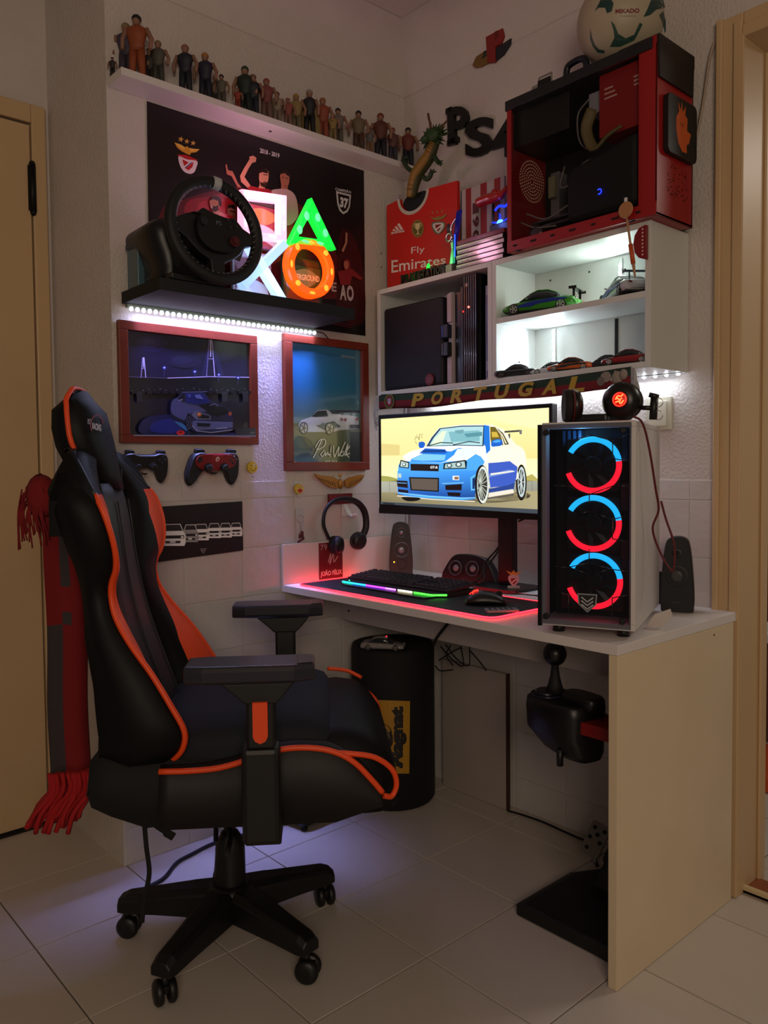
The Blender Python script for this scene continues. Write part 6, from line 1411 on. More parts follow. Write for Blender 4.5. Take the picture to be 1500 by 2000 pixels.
# football ---------------------------------------------------------------
bl = thing('football', (.985, -.13, 2.18), 'white and green football resting on top of the open red computer case', 'ball')
bc = Vector((.975, -.13, 2.30)); br = .112
m = MB().sph(tuple(bc), br, 40); m.build('ball', mat('#b0a48c', .45, noise=.05), bl, world=True)
def onball(u, v, k=1.004):
    d = (FW*F+RT*(u-CX)-UP*(v-CY)).normalized(); oc = CAM-bc; b_ = oc.dot(d); c_ = oc.dot(oc)-(br*k)**2; D = b_*b_-c_
    return CAM+d*(-b_-math.sqrt(max(D, 0)))
ctr = Vector((1229, 35))
def patch(pts, col, k=1.004, nm='panel'):
    P = []
    for p in pts: P.append(p)
    tr = tessellate_polygon([[Vector((a, b, 0)) for a, b in P]])
    # subdivide for curvature
    vs = [Vector((a, b)) for a, b in P]; fs = [tuple(f) for f in tr]
    for _ in range(2):
        nf = []; cache = {}
        def mid(i, j):
            key = (min(i, j), max(i, j))
            if key not in cache: vs.append((vs[i]+vs[j])/2); cache[key] = len(vs)-1
            return cache[key]
        for a, b, c in fs:
            ab, bc_, ca = mid(a, b), mid(b, c), mid(c, a); nf += [(a, ab, ca), (ab, b, bc_), (ca, bc_, c), (ab, bc_, ca)]
        fs = nf
    m = MB(); m.add([onball(v.x, v.y, k) for v in vs], fs, 0, True); return m.build(nm, mat(col, .45), bl, world=True)
def cr(L, x0=850, y0=0, s=.36667): return [(x0+a*s, y0+b*s) for a, b in L]
patch(cr([(880, 0), (940, 0), (950, 20), (940, 60), (915, 70), (905, 40), (870, 40), (850, 60)]), '#1c3c3a')
patch(cr([(1150, 0), (1215, 0), (1225, 40), (1180, 50), (1145, 80), (1110, 90), (1130, 50)]), '#1c3c3a')
patch(cr([(935, 110), (955, 130), (975, 180), (1015, 205), (1060, 185), (1090, 120), (1105, 130), (1075, 190), (1060, 215), (985, 250), (930, 250), (955, 200), (950, 160)]), '#2a4a40')
patch(cr([(825, 150), (835, 200), (850, 240), (870, 262), (905, 270), (900, 285), (865, 280), (840, 250), (825, 210)]), '#24443c')
patch(cr([(1215, 60), (1228, 110), (1230, 160), (1222, 180), (1212, 120), (1195, 80)]), '#24443c')
A = Art(lambda u, v: onball(u, v, 1.003), (RT*0-FW)); A.org(850, 0, .36667); A.text('#7a1c1c', 'MIKADO', [(960, 72), (1088, 68), (1088, 44), (960, 48)], .04); A.text('#8a7a60', 'PROFESSIONAL', [(985, 90), (1070, 88), (1070, 80), (985, 82)], 0)
A.build('lettering', PRINT, bl)
# small things on the case
t = thing('toy_block', (.76, -.2, 2.175), 'small white and black gadget with a frame on top of the red computer case', 'gadget')
MB().box((.735, -.2, 2.1745), (.80, -.16, 2.20)).build('body', mat('#8a8680', .5), t, world=True, bevel=.003); MB().box((.76, -.203, 2.176), (.802, -.199, 2.205)).build('dark_face', BLACK, t, world=True)
MB().tube([(.745, -.18, 2.20), (.748, -.18, 2.225), (.79, -.18, 2.225), (.79, -.18, 2.20)], .003).build('handle', mat('#8a8680', .5), t, world=True)
t = thing('webcam', (.87, -.2, 2.175), 'small dark blue clip gadget beside the football on the red computer case', 'gadget')
MB().tube(catmull([(.84, -.18, 2.176), (.842, -.18, 2.215), (.86, -.18, 2.225), (.89, -.18, 2.225), (.903, -.18, 2.21), (.905, -.18, 2.176)]), .009, 8).build('frame', mat('#0c1422', .4), t, world=True)
# wall letters -----------------------------------------------------------
for ch, q_, lab in (('P', [(880, 285), (925, 278), (916, 206), (878, 214)], 'black wooden wall letter P, first of the three beside the red case'),
                    ('S', [(914, 312), (965, 300), (968, 226), (912, 238)], 'black wooden wall letter S between the P and the 4'),
                    ('4', [(962, 318), (1015, 300), (1010, 230), (966, 238)], 'black wooden numeral 4 on the wall, partly hidden by the red case')):
    a, b, c, d = [pt(u, v, 'y', -.002) for u, v in q_]
    m = MB(); text3d(m, ch, lambda x, y: (a*(1-x)+b*x)*(1-y)+(d*(1-x)+c*x)*y, (0, -.014, 0), .035); 
    if ch == 'P': m.box((a.x-.004, -.016, a.z-.002), (a.x+.045, -.002, a.z+.016)); m.box((d.x-.006, -.016, d.z-.018), (d.x+.02, -.002, d.z))
    tag(m.build('wall_letter', BLACK), lab, 'letter', 'PS4 letters on the wall')
# game brand emblem on wall
t = thing('wall_emblem', (.42, -.0, 2.5), 'red upright P above a flat multicoloured S emblem on the back wall', 'emblem')
m = MB(); L_ = [(950, 50), (968, 45), (985, 52), (987, 72), (980, 88), (970, 92), (970, 122), (955, 124)]
P = [pt(u, v, 'y', -.004) for u, v in L_]; m.prism([(p.x, p.z) for p in P], .002, .012, M=R(PI/2, 'X')); m.build('upright', mat('#8a2420', .6), t, world=True, bevel=.001)
P = [pt(u, v, 'y', -.002) for u, v in [(969, 60), (976, 60), (978, 74), (970, 80)]]; MB().prism([(p.x, p.z) for p in P], .012, .0125, M=R(PI/2, 'X')).build('upright_gap', mat('#6a1a18', .6), t, world=True)
for L_, c_ in (([(925, 128), (932, 112), (950, 100), (955, 108), (955, 124), (940, 132), (930, 133)], '#7a5a28'), ([(970, 96), (985, 86), (1000, 76), (998, 88), (985, 108), (970, 120)], '#24242c'), ([(948, 101), (955, 98), (955, 108), (942, 118)], '#3a4a3c')):
    P = [pt(u, v, 'y', -.002) for u, v in L_]; MB().prism([(p.x, p.z) for p in P], .001, .008, M=R(PI/2, 'X')).build('flat_letter', mat(c_, .6), t, world=True)
# white cable on the wall right
t = tag(MB().tube(catmull([pt(u, v, 'y', -.008) for u, v in [(1424, 56), (1410, 62), (1395, 85), (1385, 120), (1378, 170), (1370, 220), (1358, 280), (1350, 310), (1334, 352)]], 5), .0035, 8).build('wall_cable', mat('#a89480', .5)), 'pale cable sagging down the back wall from the door frame to the red case', 'cable')
tag(MB().tube(catmull([(.006, -.01, .89), (.006, -.01, 1.2), (.006, -.012, 1.38)]), .006, 6, sy=1).build('corner_conduit', mat('#c8c4c4', .5)), 'white cable conduit running up the corner behind the corner speaker', 'conduit')
# figurines: plain little people ------------------------------------------
def figurine(u, vtop, col_top, col_leg, hair, lab, x=.05, wide=1.15, cape=None, skin='#8a6450'):
    p = pt(u, vtop, 'x', x); z0 = 2.1985; H = p.z-z0
    t = thing('figurine', (x, p.y, z0), lab, 'figurine', 'figurines on the upper shelf')
    M0 = T(x, p.y, z0) @ R(math.radians(48)) @ Matrix.Scale(H, 4)
    for s_ in (-1, 1):
        MB().loft([[(s_*(.055+.03*(1-zz/.48))+.055*k*math.cos(q)*wide, .055*k*math.sin(q), zz) for q in [2*PI*i/8 for i in range(8)]] for zz, k in ((0, 1.0), (.05, .8), (.25, 1.0), (.48, 1.15))], M=M0).build('leg', mat(col_leg, .6), t, world=True)
    m = MB(); m.loft([[(.13*k*wide*math.cos(q), .075*k*math.sin(q), zz) for q in [2*PI*i/10 for i in range(10)]] for zz, k in ((.44, .85), (.55, .8), (.68, 1.05), (.78, 1.15), (.83, .6), (.85, .3))], M=M0); m.build('torso', mat(col_top, .6), t, world=True)
    for s_ in (-1, 1): MB().tube([(s_*.13*wide, 0, .79), (s_*.20*wide, .02, .64), (s_*.19*wide, -.03, .46)], [.045, .038, .03], 7, M=M0).build('arm', mat(skin, .6), t, world=True)
    m = MB(); m.sph((0, 0, .91), (.065, .07, .085), 12, M=M0); m.build('head', mat(skin, .6), t, world=True)
    m = MB(); m.sph((0, .012, .945), (.078, .082, .07), 12, M=M0); m.build('hair', mat(hair, .7), t, world=True)
    if cape: m = MB(); m.loft([[(-.14*k, .08, zz), (.14*k, .08, zz), (.14*k, .11, zz), (-.14*k, .11, zz)] for zz, k in ((.05, 1.7), (.5, 1.4), (.82, 1.0))], M=M0); m.build('cape', mat(cape, .7), t, world=True)
for a_ in ((266, 30, '#8a4220', '#8a4220', '#0c0c10', 'tallest figurine, in orange clothes, at the left end of the upper shelf'),
           (245, 46, '#3a3448', '#3a3040', '#7a6a48', 'pale-haired figurine tucked behind the tall orange one', .018),
           (308, 80, '#4a4840', '#3a3a34', '#7a6850', 'drab figurine with tan hair right of the tall orange one'),
           (291, 95, '#2c2826', '#2a2422', '#2a2220', 'small dark figurine between the orange and the tan-haired one', .03),
           (361, 88, '#1c1c2c', '#161c28', '#8a5a48', 'bare-armed figurine in a dark navy suit with reddish hair'),
           (400, 104, '#1e1a34', '#161a2c', '#a07024', 'yellow-haired figurine in dark purple'),
           (432, 146, '#5a5448', '#4a4640', '#1c1612', 'small dark-haired figurine in grey and white'),
           (420, 150, '#4a463c', '#3a362c', '#5a4c38', 'short drab figurine behind the small dark-haired one', .03),
           (478, 130, '#14241e', '#101c1c', '#1c3a28', 'tall dark green figurine near the middle of the upper shelf', .035),
           (464, 172, '#8a3020', '#7a2c20', '#6a2c20', 'very short red figurine at the feet of the dark green one', .07),
           (494, 146, '#141a26', '#161e2c', '#6a4c40', 'figurine in a dark blue-grey suit with brown hair'),
           (520, 154, '#7a3a3a', '#6a5048', '#8a3a3c', 'pinkish figurine right of the dark suited one'),
           (541, 180, '#8a7868', '#7a6a5c', '#6a3a34', 'stout cream figurine with reddish hair'),
           (562, 192, '#8a4440', '#7a5c50', '#8a4040', 'short pink figurine right of the stout cream one'),
           (578, 184, '#8a7448', '#6a6048', '#9a7830', 'short figurine with a yellow head left of the caped one', .035),
           (604, 176, '#1a1a24', '#14161c', '#8a8478', 'dark figurine in a tan cape at the middle of the shelf', .05, 1.0, '#8a7448'),
           (630, 192, '#8a4028', '#8a4430', '#8a5a30', 'orange-red figurine right of the caped one'),
           (660, 212, '#6a625c', '#5a544c', '#16141c', 'black-haired figurine in grey clothes'),
           (650, 222, '#8a7040', '#7a6a40', '#8a7040', 'short yellowish figurine beside the grey one', .07),
           (700, 217, '#6a5c44', '#4a3428', '#101014', 'black-haired figurine in tan and brown'),
           (722, 250, '#5a5658', '#7a5a3c', '#3a3430', 'small pale figurine between two taller ones', .07),
           (743, 222, '#5a2c20', '#1a1a24', '#7a3020', 'tall red-haired figurine near the right end'),
           (767, 250, '#5c3434', '#343040', '#7a3c30', 'small reddish figurine next to the tall red-haired one', .06),
           (797, 250, '#6a2820', '#181c28', '#140f12', 'long-haired figurine in red and navy at the right end'),
           (219, 112, '#241c1c', '#1c1818', '#241c1c', 'tiny dark figurine at the very left edge of the upper shelf', .02)):
    figurine(*a_)
# lizard toy --------------------------------------------------------------
t = thing('lizard_toy', (.12, -.12, 2.05), 'long green and yellow lizard toy standing up from behind the shirt board', 'toy')
lz = lambda L, y=-.135: [pt(770+a*.1, 200+b*.1, 'y', y) for a, b in L]
body = catmull(lz([(310, 1850), (350, 1620), (420, 1400), (520, 1250), (640, 1080), (720, 900), (770, 780)]), 5)
n = len(body); MB().tube(body, [.013+.006*math.sin(PI*min(1, i/n*1.1)) for i in range(n)], 14).build('belly', mat('#8a6420', .55), t, world=True)
MB().tube([p+Vector((.006, .006, 0)) for p in body], [.013+.006*math.sin(PI*min(1, i/n*1.1)) for i in range(n)], 14).build('back', mat('#3a3a14', .6), t, world=True)
m = MB()
for i in range(3, n-1, 2): m.torus(.0165, .0012, 16, 4, M=Matrix.Translation(body[i]) @ (body[i+1]-body[i]).to_track_quat('Z', 'X').to_matrix().to_4x4())
tag(m.build('belly_rings', mat('#6a4c18', .6), t, world=True), kind='stuff')
hd = lz([(740, 660)])[0]
m = MB(); m.sph(tuple(hd), (.035, .024, .026), 18); m.sph(tuple(hd+Vector((-.012, -.018, -.012))), (.018, .018, .012), 12); m.build('head', mat('#26421a', .6), t, world=True)
m = MB(); random.seed(2)
for k in range(46):
    a = 2*PI*k/46; r1 = .03; r2 = .048+.008*random.random(); d = Vector((math.cos(a)*1.15, random.uniform(-.2, .3), math.sin(a)*.75))
    m.cyl(hd+d*r1+Vector((.004, 0, -.004)), hd+d*r2+Vector((.004, 0, -.004)), .005, .0008, 5)
tag(m.build('neck_frill', mat('#23401a', .6), t, world=True), kind='stuff')
for L_ in ([(710, 520), (700, 400), (680, 330)], [(870, 560), (930, 470), (1030, 360)]): MB().tube(lz(L_), [.0045, .0045, .003], 8).build('horn', mat('#5a3a20', .6), t, world=True)
MB().tube(lz([(680, 340), (660, 220)]), .004, 7).build('horn', mat('#5a3a20', .6), t, world=True)
GL = mat('#20361a', .6)
for L_, cl_ in (([(420, 1380), (270, 1290), (200, 1180), (170, 1120)], [(110, -60), (60, -70), (-20, -60)]), ([(560, 1450), (640, 1500), (700, 1440), (720, 1370)], [(60, -60), (100, -20), (-10, -70)]), ([(770, 1040), (830, 1130), (880, 1180)], [(60, -40), (60, 20), (30, 60)])):
    P = lz(L_, -.14); lg = MB().tube(catmull(P, 4), .008, 8).build('leg', GL, t, world=True)
    m = MB(); e = L_[-1]
    for dx, dy in cl_: q_ = lz([(e[0]+dx, e[1]+dy)], -.15)[0]; m.tube([P[-1], q_], [.005, .002], 6)
    m.build('claws', GL, lg, world=True)
tag(MB().box((.07, -.115, TZ+.0), (.09, -.10, 2.085)).build('upright_case', mat('#a89c9c', .5)), 'thin white case standing behind the left end of the shirt board', 'box')
# black cable by the cabinet
t = thing('cable_loop', (.03, -.12, 1.85), 'black looped cable hanging between poster and shirt board', 'cable')
p = [pt(u, v, 'y', -.12) for u, v in [(745, 495), (730, 500), (720, 510), (728, 520), (745, 522)]]; q_ = [pt(u, v, 'y', -.11) for u, v in [(745, 500), (725, 505), (719, 515), (735, 512), (746, 505)]]
MB().tube(catmull(p), .0025, 6).build('cable', RUBBER, t, world=True); MB().tube(catmull(q_), .002, 6).build('cable', RUBBER, t, world=True)
MB().tube(catmull([pt(u, v, 'y', -.03) for u, v in [(738, 670), (728, 680), (722, 690)]]), .0012, 5).build('thin_wire', RUBBER, t, world=True)

# ================================================================== UNDER THE DESK
t = thing('subwoofer_tube', (.158, -.224, 0), 'tall black cylindrical bass tube with a yellow label under the desk', 'loudspeaker')
MB().lathe([(.134, .001), (.142, .012), (.142, .515), (.138, .53), (.128, .532)], 48, M=T(.158, -.224, 0)).build('cylinder', mat('#08080b', .8, bump=.1, bscale=400, bdist=.001), t, world=True)
sc_ = Vector((.158, -.224, 0))
def oncyl(u, v, r=.1425):
    d = FW*F+RT*(u-CX)-UP*(v-CY); o = CAM-sc_; a = d.x**2+d.y**2; b = 2*(o.x*d.x+o.y*d.y); c = o.x**2+o.y**2-r*r
    k = (-b-math.sqrt(max(b*b-4*a*c, 0)))/(2*a); return CAM+d*k
# label wraps round the cylinder
A = Art(oncyl, (.74, -.67, 0), .0003); A.org(640, 1200, .38667)
P4 = [(205, 428), (395, 436), (418, 458), (414, 782), (400, 805), (300, 805), (280, 760), (180, 460)]
A.quad(['#b8861a', '#b8861a', '#b8861a', '#b8861a'], [(190, 430), (416, 438), (412, 804), (285, 804)])
A.poly('#1a1408', [(255, 560), (290, 555), (320, 580), (330, 640), (318, 668), (300, 640), (285, 600), (262, 585)], True); A.poly('#6a5a3a', [(275, 580), (300, 580), (315, 620), (300, 630)], True)
A.line('#2a1c08', [(250, 535), (268, 530)], 6)
A.text('#14100a', 'Magnat', [(398, 776), (400, 462), (318, 466), (314, 776)], .07)
for k, (a, b) in enumerate([(0, 0)]): pass
A.build('label', PRINT, t)
tcw = toycar(T(.215, -.318, .5325) @ R(math.radians(38)) @ T(0, 0, 0), .145, '#8c8682', 'pale grey toy car parked on top of the black bass tube under the desk', rimc='#8a8a8a')
MB().sph((.012, .0, .042), .002, 8).build('red_lamp', mat('#ff2030', .4, emit=6), tcw)
t = thing('power_brick_box', (.13, -.55, 0), 'low black box on the floor between the chair and the bass tube', 'box')
bA, bB, bC = pt(548, 1609, 'z', 0), pt(594, 1626, 'z', 0), pt(675, 1589, 'z', 0)
d2 = bA-bB; P_ = [bB, bC, bC+d2*1.6, bA+d2*.6]
MB().prism([(p.x, p.y) for p in P_], .012, .17).build('body', mat('#09090b', .6), t, world=True, bevel=.006)
for p in P_: MB().cyl((p.x*.88+.12*sum(q.x for q in P_)/4, p.y*.88+.12*sum(q.y for q in P_)/4, .0005), (p.x*.88+.12*sum(q.x for q in P_)/4, p.y*.88+.12*sum(q.y for q in P_)/4, .0125), .01, n=10).build('foot', RUBBER, t, world=True)
t = thing('leaning_board', (.37, -.05, 0), 'pale board leaning against the back wall under the desk', 'board')
m = MB(); m.box((.215, -.040, .001), (.503, -.024, .452)); m.build('panel', mat('#a89c94', .5), t, world=True, bevel=.001)
m = MB(); m.box((.5035, -.040, .001), (.508, -.024, .452)); m.build('edge_strip', mat('#3a2018', .6), t, world=True)
t = thing('loose_cables', (.4, -.3, .5), 'tangle of thin dark cables hanging behind the desk rail', 'cable')
for L_ in ([(860, 1262), (885, 1290), (905, 1300), (900, 1262)], [(870, 1258), (890, 1285), (915, 1300), (917, 1262)], [(857, 1290), (880, 1275), (900, 1265)], [(885, 1308), (860, 1310), (850, 1300)], [(917, 1270), (935, 1290), (950, 1310)], [(880, 1260), (872, 1280), (885, 1300)]):
    MB().tube(catmull([pt(u, v, 'y', -.1) for u, v in L_]), .0022, 6).build('cable', RUBBER, t, world=True)
t = tag(MB().tube(catmull([pt(u, v, 'y', -.341) for u, v in [(880, 1211), (868, 1226), (853, 1246), (846, 1262)]]), .0045, 6).build('rail_cable', RUBBER), 'short dark cable crossing the front rail of the desk', 'cable')
t = tag(MB().tube(catmull([Vector((p.x, p.y, .005)) for p in [pt(u, v, 'z', .004) for u, v in [(992, 1584), (1020, 1592), (1060, 1606), (1100, 1624), (1130, 1637), (1165, 1650)]]]), .0035, 6).build('floor_cable', RUBBER), 'dark cable lying along the back wall under the desk', 'cable')
# gear shifter -----------------------------------------------------------
t = thing('gear_shifter', (1.03, -.42, .5), 'black gear shifter with a ball knob clamped to the inside of the desk side panel', 'gear shifter')
GM = T(1.02, -.43, .505) @ R(math.radians(-8))
SHB = mat('#0e0e11', .4)
prof = lambda k, dx=0: [(p.x*k+dx, p.y*k) for p in catmull([(-.10, -.02, 0), (-.085, -.055, 0), (-.03, -.07, 0), (.04, -.068, 0), (.08, -.045, 0), (.085, .04, 0), (.04, .06, 0), (-.05, .06, 0), (-.095, .03, 0)], 4, True)]
MB().loft([[(x, y, z) for x, y in prof(k, dx)] for z, k, dx in ((-.075, .55, .04), (-.06, .75, .025), (-.02, .97, .0), (.03, 1, 0), (.052, .97, 0), (.058, .9, 0))], 0, True, M=GM).build('housing', SHB, t, world=True)
MB().loft([[(x+.055, y*.75, z) for x, y in prof(k)] for z, k in ((.05, .60), (.072, .58), (.08, .5))], 0, True, M=GM).build('top_cover', SHB, t, world=True)
MB().lathe([(.030, .055), (.030, .064), (.024, .068)], 24, M=GM @ T(-.055, -.015, 0)).build('gate_plate', mat('#1a1a24', .3), t, world=True)
MB().torus(.038, .003, 30, 6, M=GM @ T(-.052, -.016, .058)).build('gate_ring', mat('#2c2c40', .25, .3), t, world=True)
MB().lathe([(.024, .064), (.017, .085), (.012, .105), (.009, .13), (.012, .134)], 20, M=GM @ T(-.035, -.005, 0)).build('boot', mat('#0c0c0e', .7), t, world=True)
MB().sph((-.035, -.005, .16), (.029, .029, .030), 24, M=GM).build('knob', mat('#0d0c0e', .35), t, world=True)
MB().lathe([(.014, .188), (.011, .1905)], 20, M=GM @ T(-.035, -.005, 0)).build('knob_cap', mat('#3a3a40', .2, .6), t, world=True)
m = MB()
for a in (0, 2.1, 4.2): m.cyl((-.055+.027*math.cos(a), -.015+.027*math.sin(a), .066), (-.055+.027*math.cos(a), -.015+.027*math.sin(a), .070), .003, n=8, M=GM)
tag(m.build('screws', STEEL, t, world=True), kind='stuff')
MB().cyl((.03, -.055, -.05), (.03, -.055, -.09), .008, n=10, M=GM).build('clamp_screw', BLACK, t, world=True)
m = MB(); m.box((1.09, -.48, .50), (1.2275, -.38, .53)); m.box((1.2125, -.47, .52), (1.2275, -.38, .60))
m.build('mount_bracket', mat('#7a0c0c', .5), t, world=True, bevel=.002)
# pedals ------------------------------------------------------------------
t = thing('pedal_set', (1.06, -.38, 0), 'black pedal base with a perforated metal pedal on the floor inside the desk', 'pedals')
pb = [pt(u, v, 'z', .02) for u, v in [(1045, 1762), (1060, 1800), (1190, 1858)]]
q0, q2 = pb[0], pb[2]
P_ = [(.925, -.505), (1.2, -.505), (1.2, -.16), (.975, -.16), (.925, -.25)]
m = MB(); m.loft([[(x, y, z) for x, y in [(.915+.02*k, -.50+.0*k), (1.205, -.50), (1.205, -.15), (.985, -.15-.02*k), (.915+.02*k, -.27)]] for z, k in ((.001, 0), (.03, 0), (.036, 1))], sm=False)
m.build('base_plate', mat('#0a0a0d', .5), t, world=True, bevel=.008)
m = MB(); m.loft([[(1.0, -.30, .034), (1.2, -.30, .034), (1.2, -.155, .034), (1.0, -.155, .034)], [(1.03, -.22, .16), (1.2, -.22, .16), (1.2, -.155, .16), (1.03, -.155, .16)]], sm=False); m.build('rear_housing', mat('#0a0a0d', .5), t, world=True, bevel=.01)
pa_ = pt(1163, 1640, 'y', -.22)
PMx = T(*pa_) @ R(math.radians(8), 'Z') @ R(math.radians(62), 'X') @ R(math.radians(-14), 'Z')
MB().prism(rrect(.056, .09, .01), -.003, .003, M=PMx).build('pedal_face', mat('#8a847c', .35, .6), t, world=True, bevel=.001)
m = MB()
for a, b in ((-.014, .028), (.016, .03), (.001, .014), (-.016, .0), (.016, -.002), (-.012, -.028)): m.cyl((a, b, .0028), (a, b, .0052), .0055, n=12, M=PMx)
tag(m.build('rubber_studs', RUBBER, t, world=True), kind='stuff')
MB().tube([PMx @ Vector((0, -.03, -.004)), (pa_.x+.02, -.24, .06)], .005, 8).build('pedal_arm', STEEL, t, world=True)
pa2 = pa_+Vector((.045, -.0, -.01)); 
MB().prism(rrect(.04, .08, .008), -.003, .003, M=T(.06, .0, -.01) @ PMx).build('pedal_face', mat('#3a3836', .35, .7), t, world=True)

# ================================================================== CHAIR
ca = math.radians(53)
CM = T(.543, -1.10, 0) @ frame((math.cos(ca), math.sin(ca), 0), (math.sin(ca)*-1, math.cos(ca), 0), (0, 0, 1), (0, 0, 0))   # x forward, y left(far), z up
def K(u, s, z): return CM @ Vector((u, -s, z))      # s positive = towards the camera side
ch = thing('gaming_chair', (.543, -1.10, 0), 'black and orange racing style gaming chair facing the desk', 'chair')
LEA = mat('#09090c', .55, bump=.08, bscale=250, bdist=.001, name='black_leatherette'); LEA.node_tree.nodes['Principled BSDF'].inputs['Specular IOR Level'].default_value = .22; LEA2 = mat('#17171c', .5, name='charcoal_leatherette')
ORG = mat('#f04c14', .45, name='orange_leatherette'); NAVY = mat('#0e1220', .8, bump=.2, bscale=600, bdist=.001, name='navy_fabric'); CPL = mat('#09090b', .5)
def interp(tab, z):
    tab = sorted(tab)
    if z <= tab[0][0]: return tab[0][1]
    for (a, b), (c, d) in zip(tab, tab[1:]):
        if z <= c: return b+(d-b)*(z-a)/(c-a)
    return tab[-1][1]
UB = [(.50, -.235), (.60, -.225), (.70, -.235), (.79, -.255), (.85, -.262), (.94, -.272), (1.05, -.30), (1.12, -.33), (1.20, -.36), (1.28, -.36), (1.31, -.34)]
UC = [(.50, -.12), (.60, -.12), (.70, -.155), (.79, -.185), (.88, -.205), (.95, -.215), (1.05, -.225), (1.12, -.245), (1.2, -.262), (1.27, -.278), (1.31, -.30)]
WE = [(.15, 1.175, -.295), (.20, 1.14, -.262), (.24, 1.10, -.232), (.262, 1.06, -.205), (.262, 1.01, -.188), (.25, .965, -.182), (.235, .93, -.186), (.222, .90, -.198), (.218, .87, -.200), (.225, .83, -.190), (.24, .78, -.160), (.255, .72, -.115), (.265, .66, -.078), (.268, .61, -.052), (.262, .575, -.055), (.25, .55, -.072), (.235, .53, -.10)]
WE = [tuple(p) for p in catmull(WE, 4)]
OFR = [(.53, .15), (.60, .75), (.70, .7), (.80, .35), (.87, .06), (.90, .06), (.95, .35), (1.02, .6), (1.08, .45), (1.15, .1)]
for s_ in (1, -1):
    rings = []
    for (s, z, ue) in WE:
        ub, uc = interp(UB, z), interp(UC, z); ub = max(min(ub, ue-.04), -.325+max(0, z-1.05)*.2)
        si = max(.06, s-.10); k = interp(OFR, z)
        inner = (uc+(ue-uc)*.2, si, z); edge_i = (ue+.003, s-.012, z)
        mid = tuple(edge_i[i]+(inner[i]-edge_i[i])*min(k*1.25, .92) for i in range(3)); mid = (mid[0]+.006, mid[1], mid[2])
        ring = [(ub, s*.72, z), (ub+.008, s-.005, z), ((ub+ue)/2, s+.014, z), (ue-.01, s+.008, z), edge_i, mid, inner, (uc-.03, si-.015, z), (ub+.01, si-.01, z)]
        rings.append([K(u, s_*sv, zz) for u, sv, zz in ring])
    m = MB(); m.loft(rings, 0, True, mfun=lambda i, j: 1 if j == 4 and WE[i][1] < 1.085 else 0)
    if s_ < 0: m.f = [f[::-1] for f in m.f]
    w_ = m.build('back_wing', [LEA, ORG], ch, world=True)
    MB().tube([K(ue+.002, s_*(s-.002), z) for (s, z, ue) in WE if z < 1.088], .0062, 8).build('piping', ORG, w_, world=True)
    MB().tube([K(ue+.002, s_*(s-.002), z) for (s, z, ue) in WE if z > 1.08], .0045, 8).build('piping', mat('#24242c', .3), w_, world=True, label='black upper piping')
# centre panel
m = MB(); rings = []
for i in range(16):
    z = .50+(1.10-.50)*i/15; uc = interp(UC, z); ub = interp(UB, z); hw = .165 if z < .9 else .165-.05*(z-.9)/.2
    rings.append([K(ub+.01, -hw, z), K(ub+.005, 0, z), K(ub+.01, hw, z), K(uc-.02, hw, z), K(uc-.006, hw*.6, z), K(uc+.004, hw*.25, z), K(uc+.004, -hw*.25, z), K(uc-.006, -hw*.6, z), K(uc-.02, -hw, z)])
m.loft(rings, 0, True, mfun=lambda i, j: 1 if 3 <= j <= 7 else 0); m.build('back_centre', [LEA, LEA2], ch, world=True)
m = MB()
for s in (-.045, .045): m.tube([K(interp(UC, z)+.006, s*(1+.4*(1.1-z)), z) for z in [.56+.05*i for i in range(11)]], .0022, 5)
tag(m.build('seams', mat('#26262c', .5), ch, world=True), kind='stuff')
# head section
m = MB(); rings = []
HS = [(1.085, .05), (1.12, .065), (1.15, .09), (1.18, .102), (1.22, .104), (1.26, .098), (1.285, .084), (1.300, .060), (1.308, .03)]
for z, hw in HS:
    ub, uf = interp(UB, z), interp(UC, z)+.012; th = uf-ub
    if z > 1.28: ub += .02; uf -= .012
    rings.append([K(ub+.012, -hw*.85, z), K(ub, -hw*.4, z), K(ub, hw*.4, z), K(ub+.012, hw*.85, z), K(ub+th*.35, hw, z), K(uf-th*.28, hw*.99, z), K(uf-.012, hw*.82, z), K(uf, hw*.4, z), K(uf, -hw*.4, z), K(uf-.012, -hw*.82, z), K(uf-th*.28, -hw*.99, z), K(ub+th*.35, -hw, z)])
m.loft(rings, 0, True); hd_ = m.build('headrest', LEA, ch, world=True)
pp_ = [(hw, z) for z, hw in HS[2:]]; full = [(-a, b) for a, b in pp_]+[(a, b) for a, b in pp_[::-1]]
def uedge(z): return interp(UB, z)+(interp(UC, z)+.012-interp(UB, z))*.5
MB().tube([K(uedge(b)-(0 if b < 1.29 else 0), a*1.01, b+(.003 if b > 1.3 else 0)) for a, b in catmull([(a, b, 0) for a, b in full], 3) and [(p.x, p.y) for p in catmull([(a, b, 0) for a, b in full], 3)]], .0058, 8).build('piping', ORG, hd_, world=True)
def onhead(u, v):
    # project on head front surface plane
    n = (K(1, 0, .12)-K(0, 0, 0)).normalized(); return ptp(u, v, K(interp(UC, 1.23)+.0135, 0, 1.23), n)
A = Art(onhead, CM.to_3x3() @ Vector((1, 0, .12)))
A.line('#8a1418', [(179, 842), (177, 828), (182, 815), (192, 811), (199, 818), (201, 828)], 2.2, True)
A.text('#c8c4c8', 'RACING', [(180, 838), (198, 843), (197, 829), (180, 825)], .05); A.text('#a8a4a8', 'RT', [(171, 828), (177, 829), (177, 819), (171, 818)], .03)
A.build('lettering', PRINT, hd_)
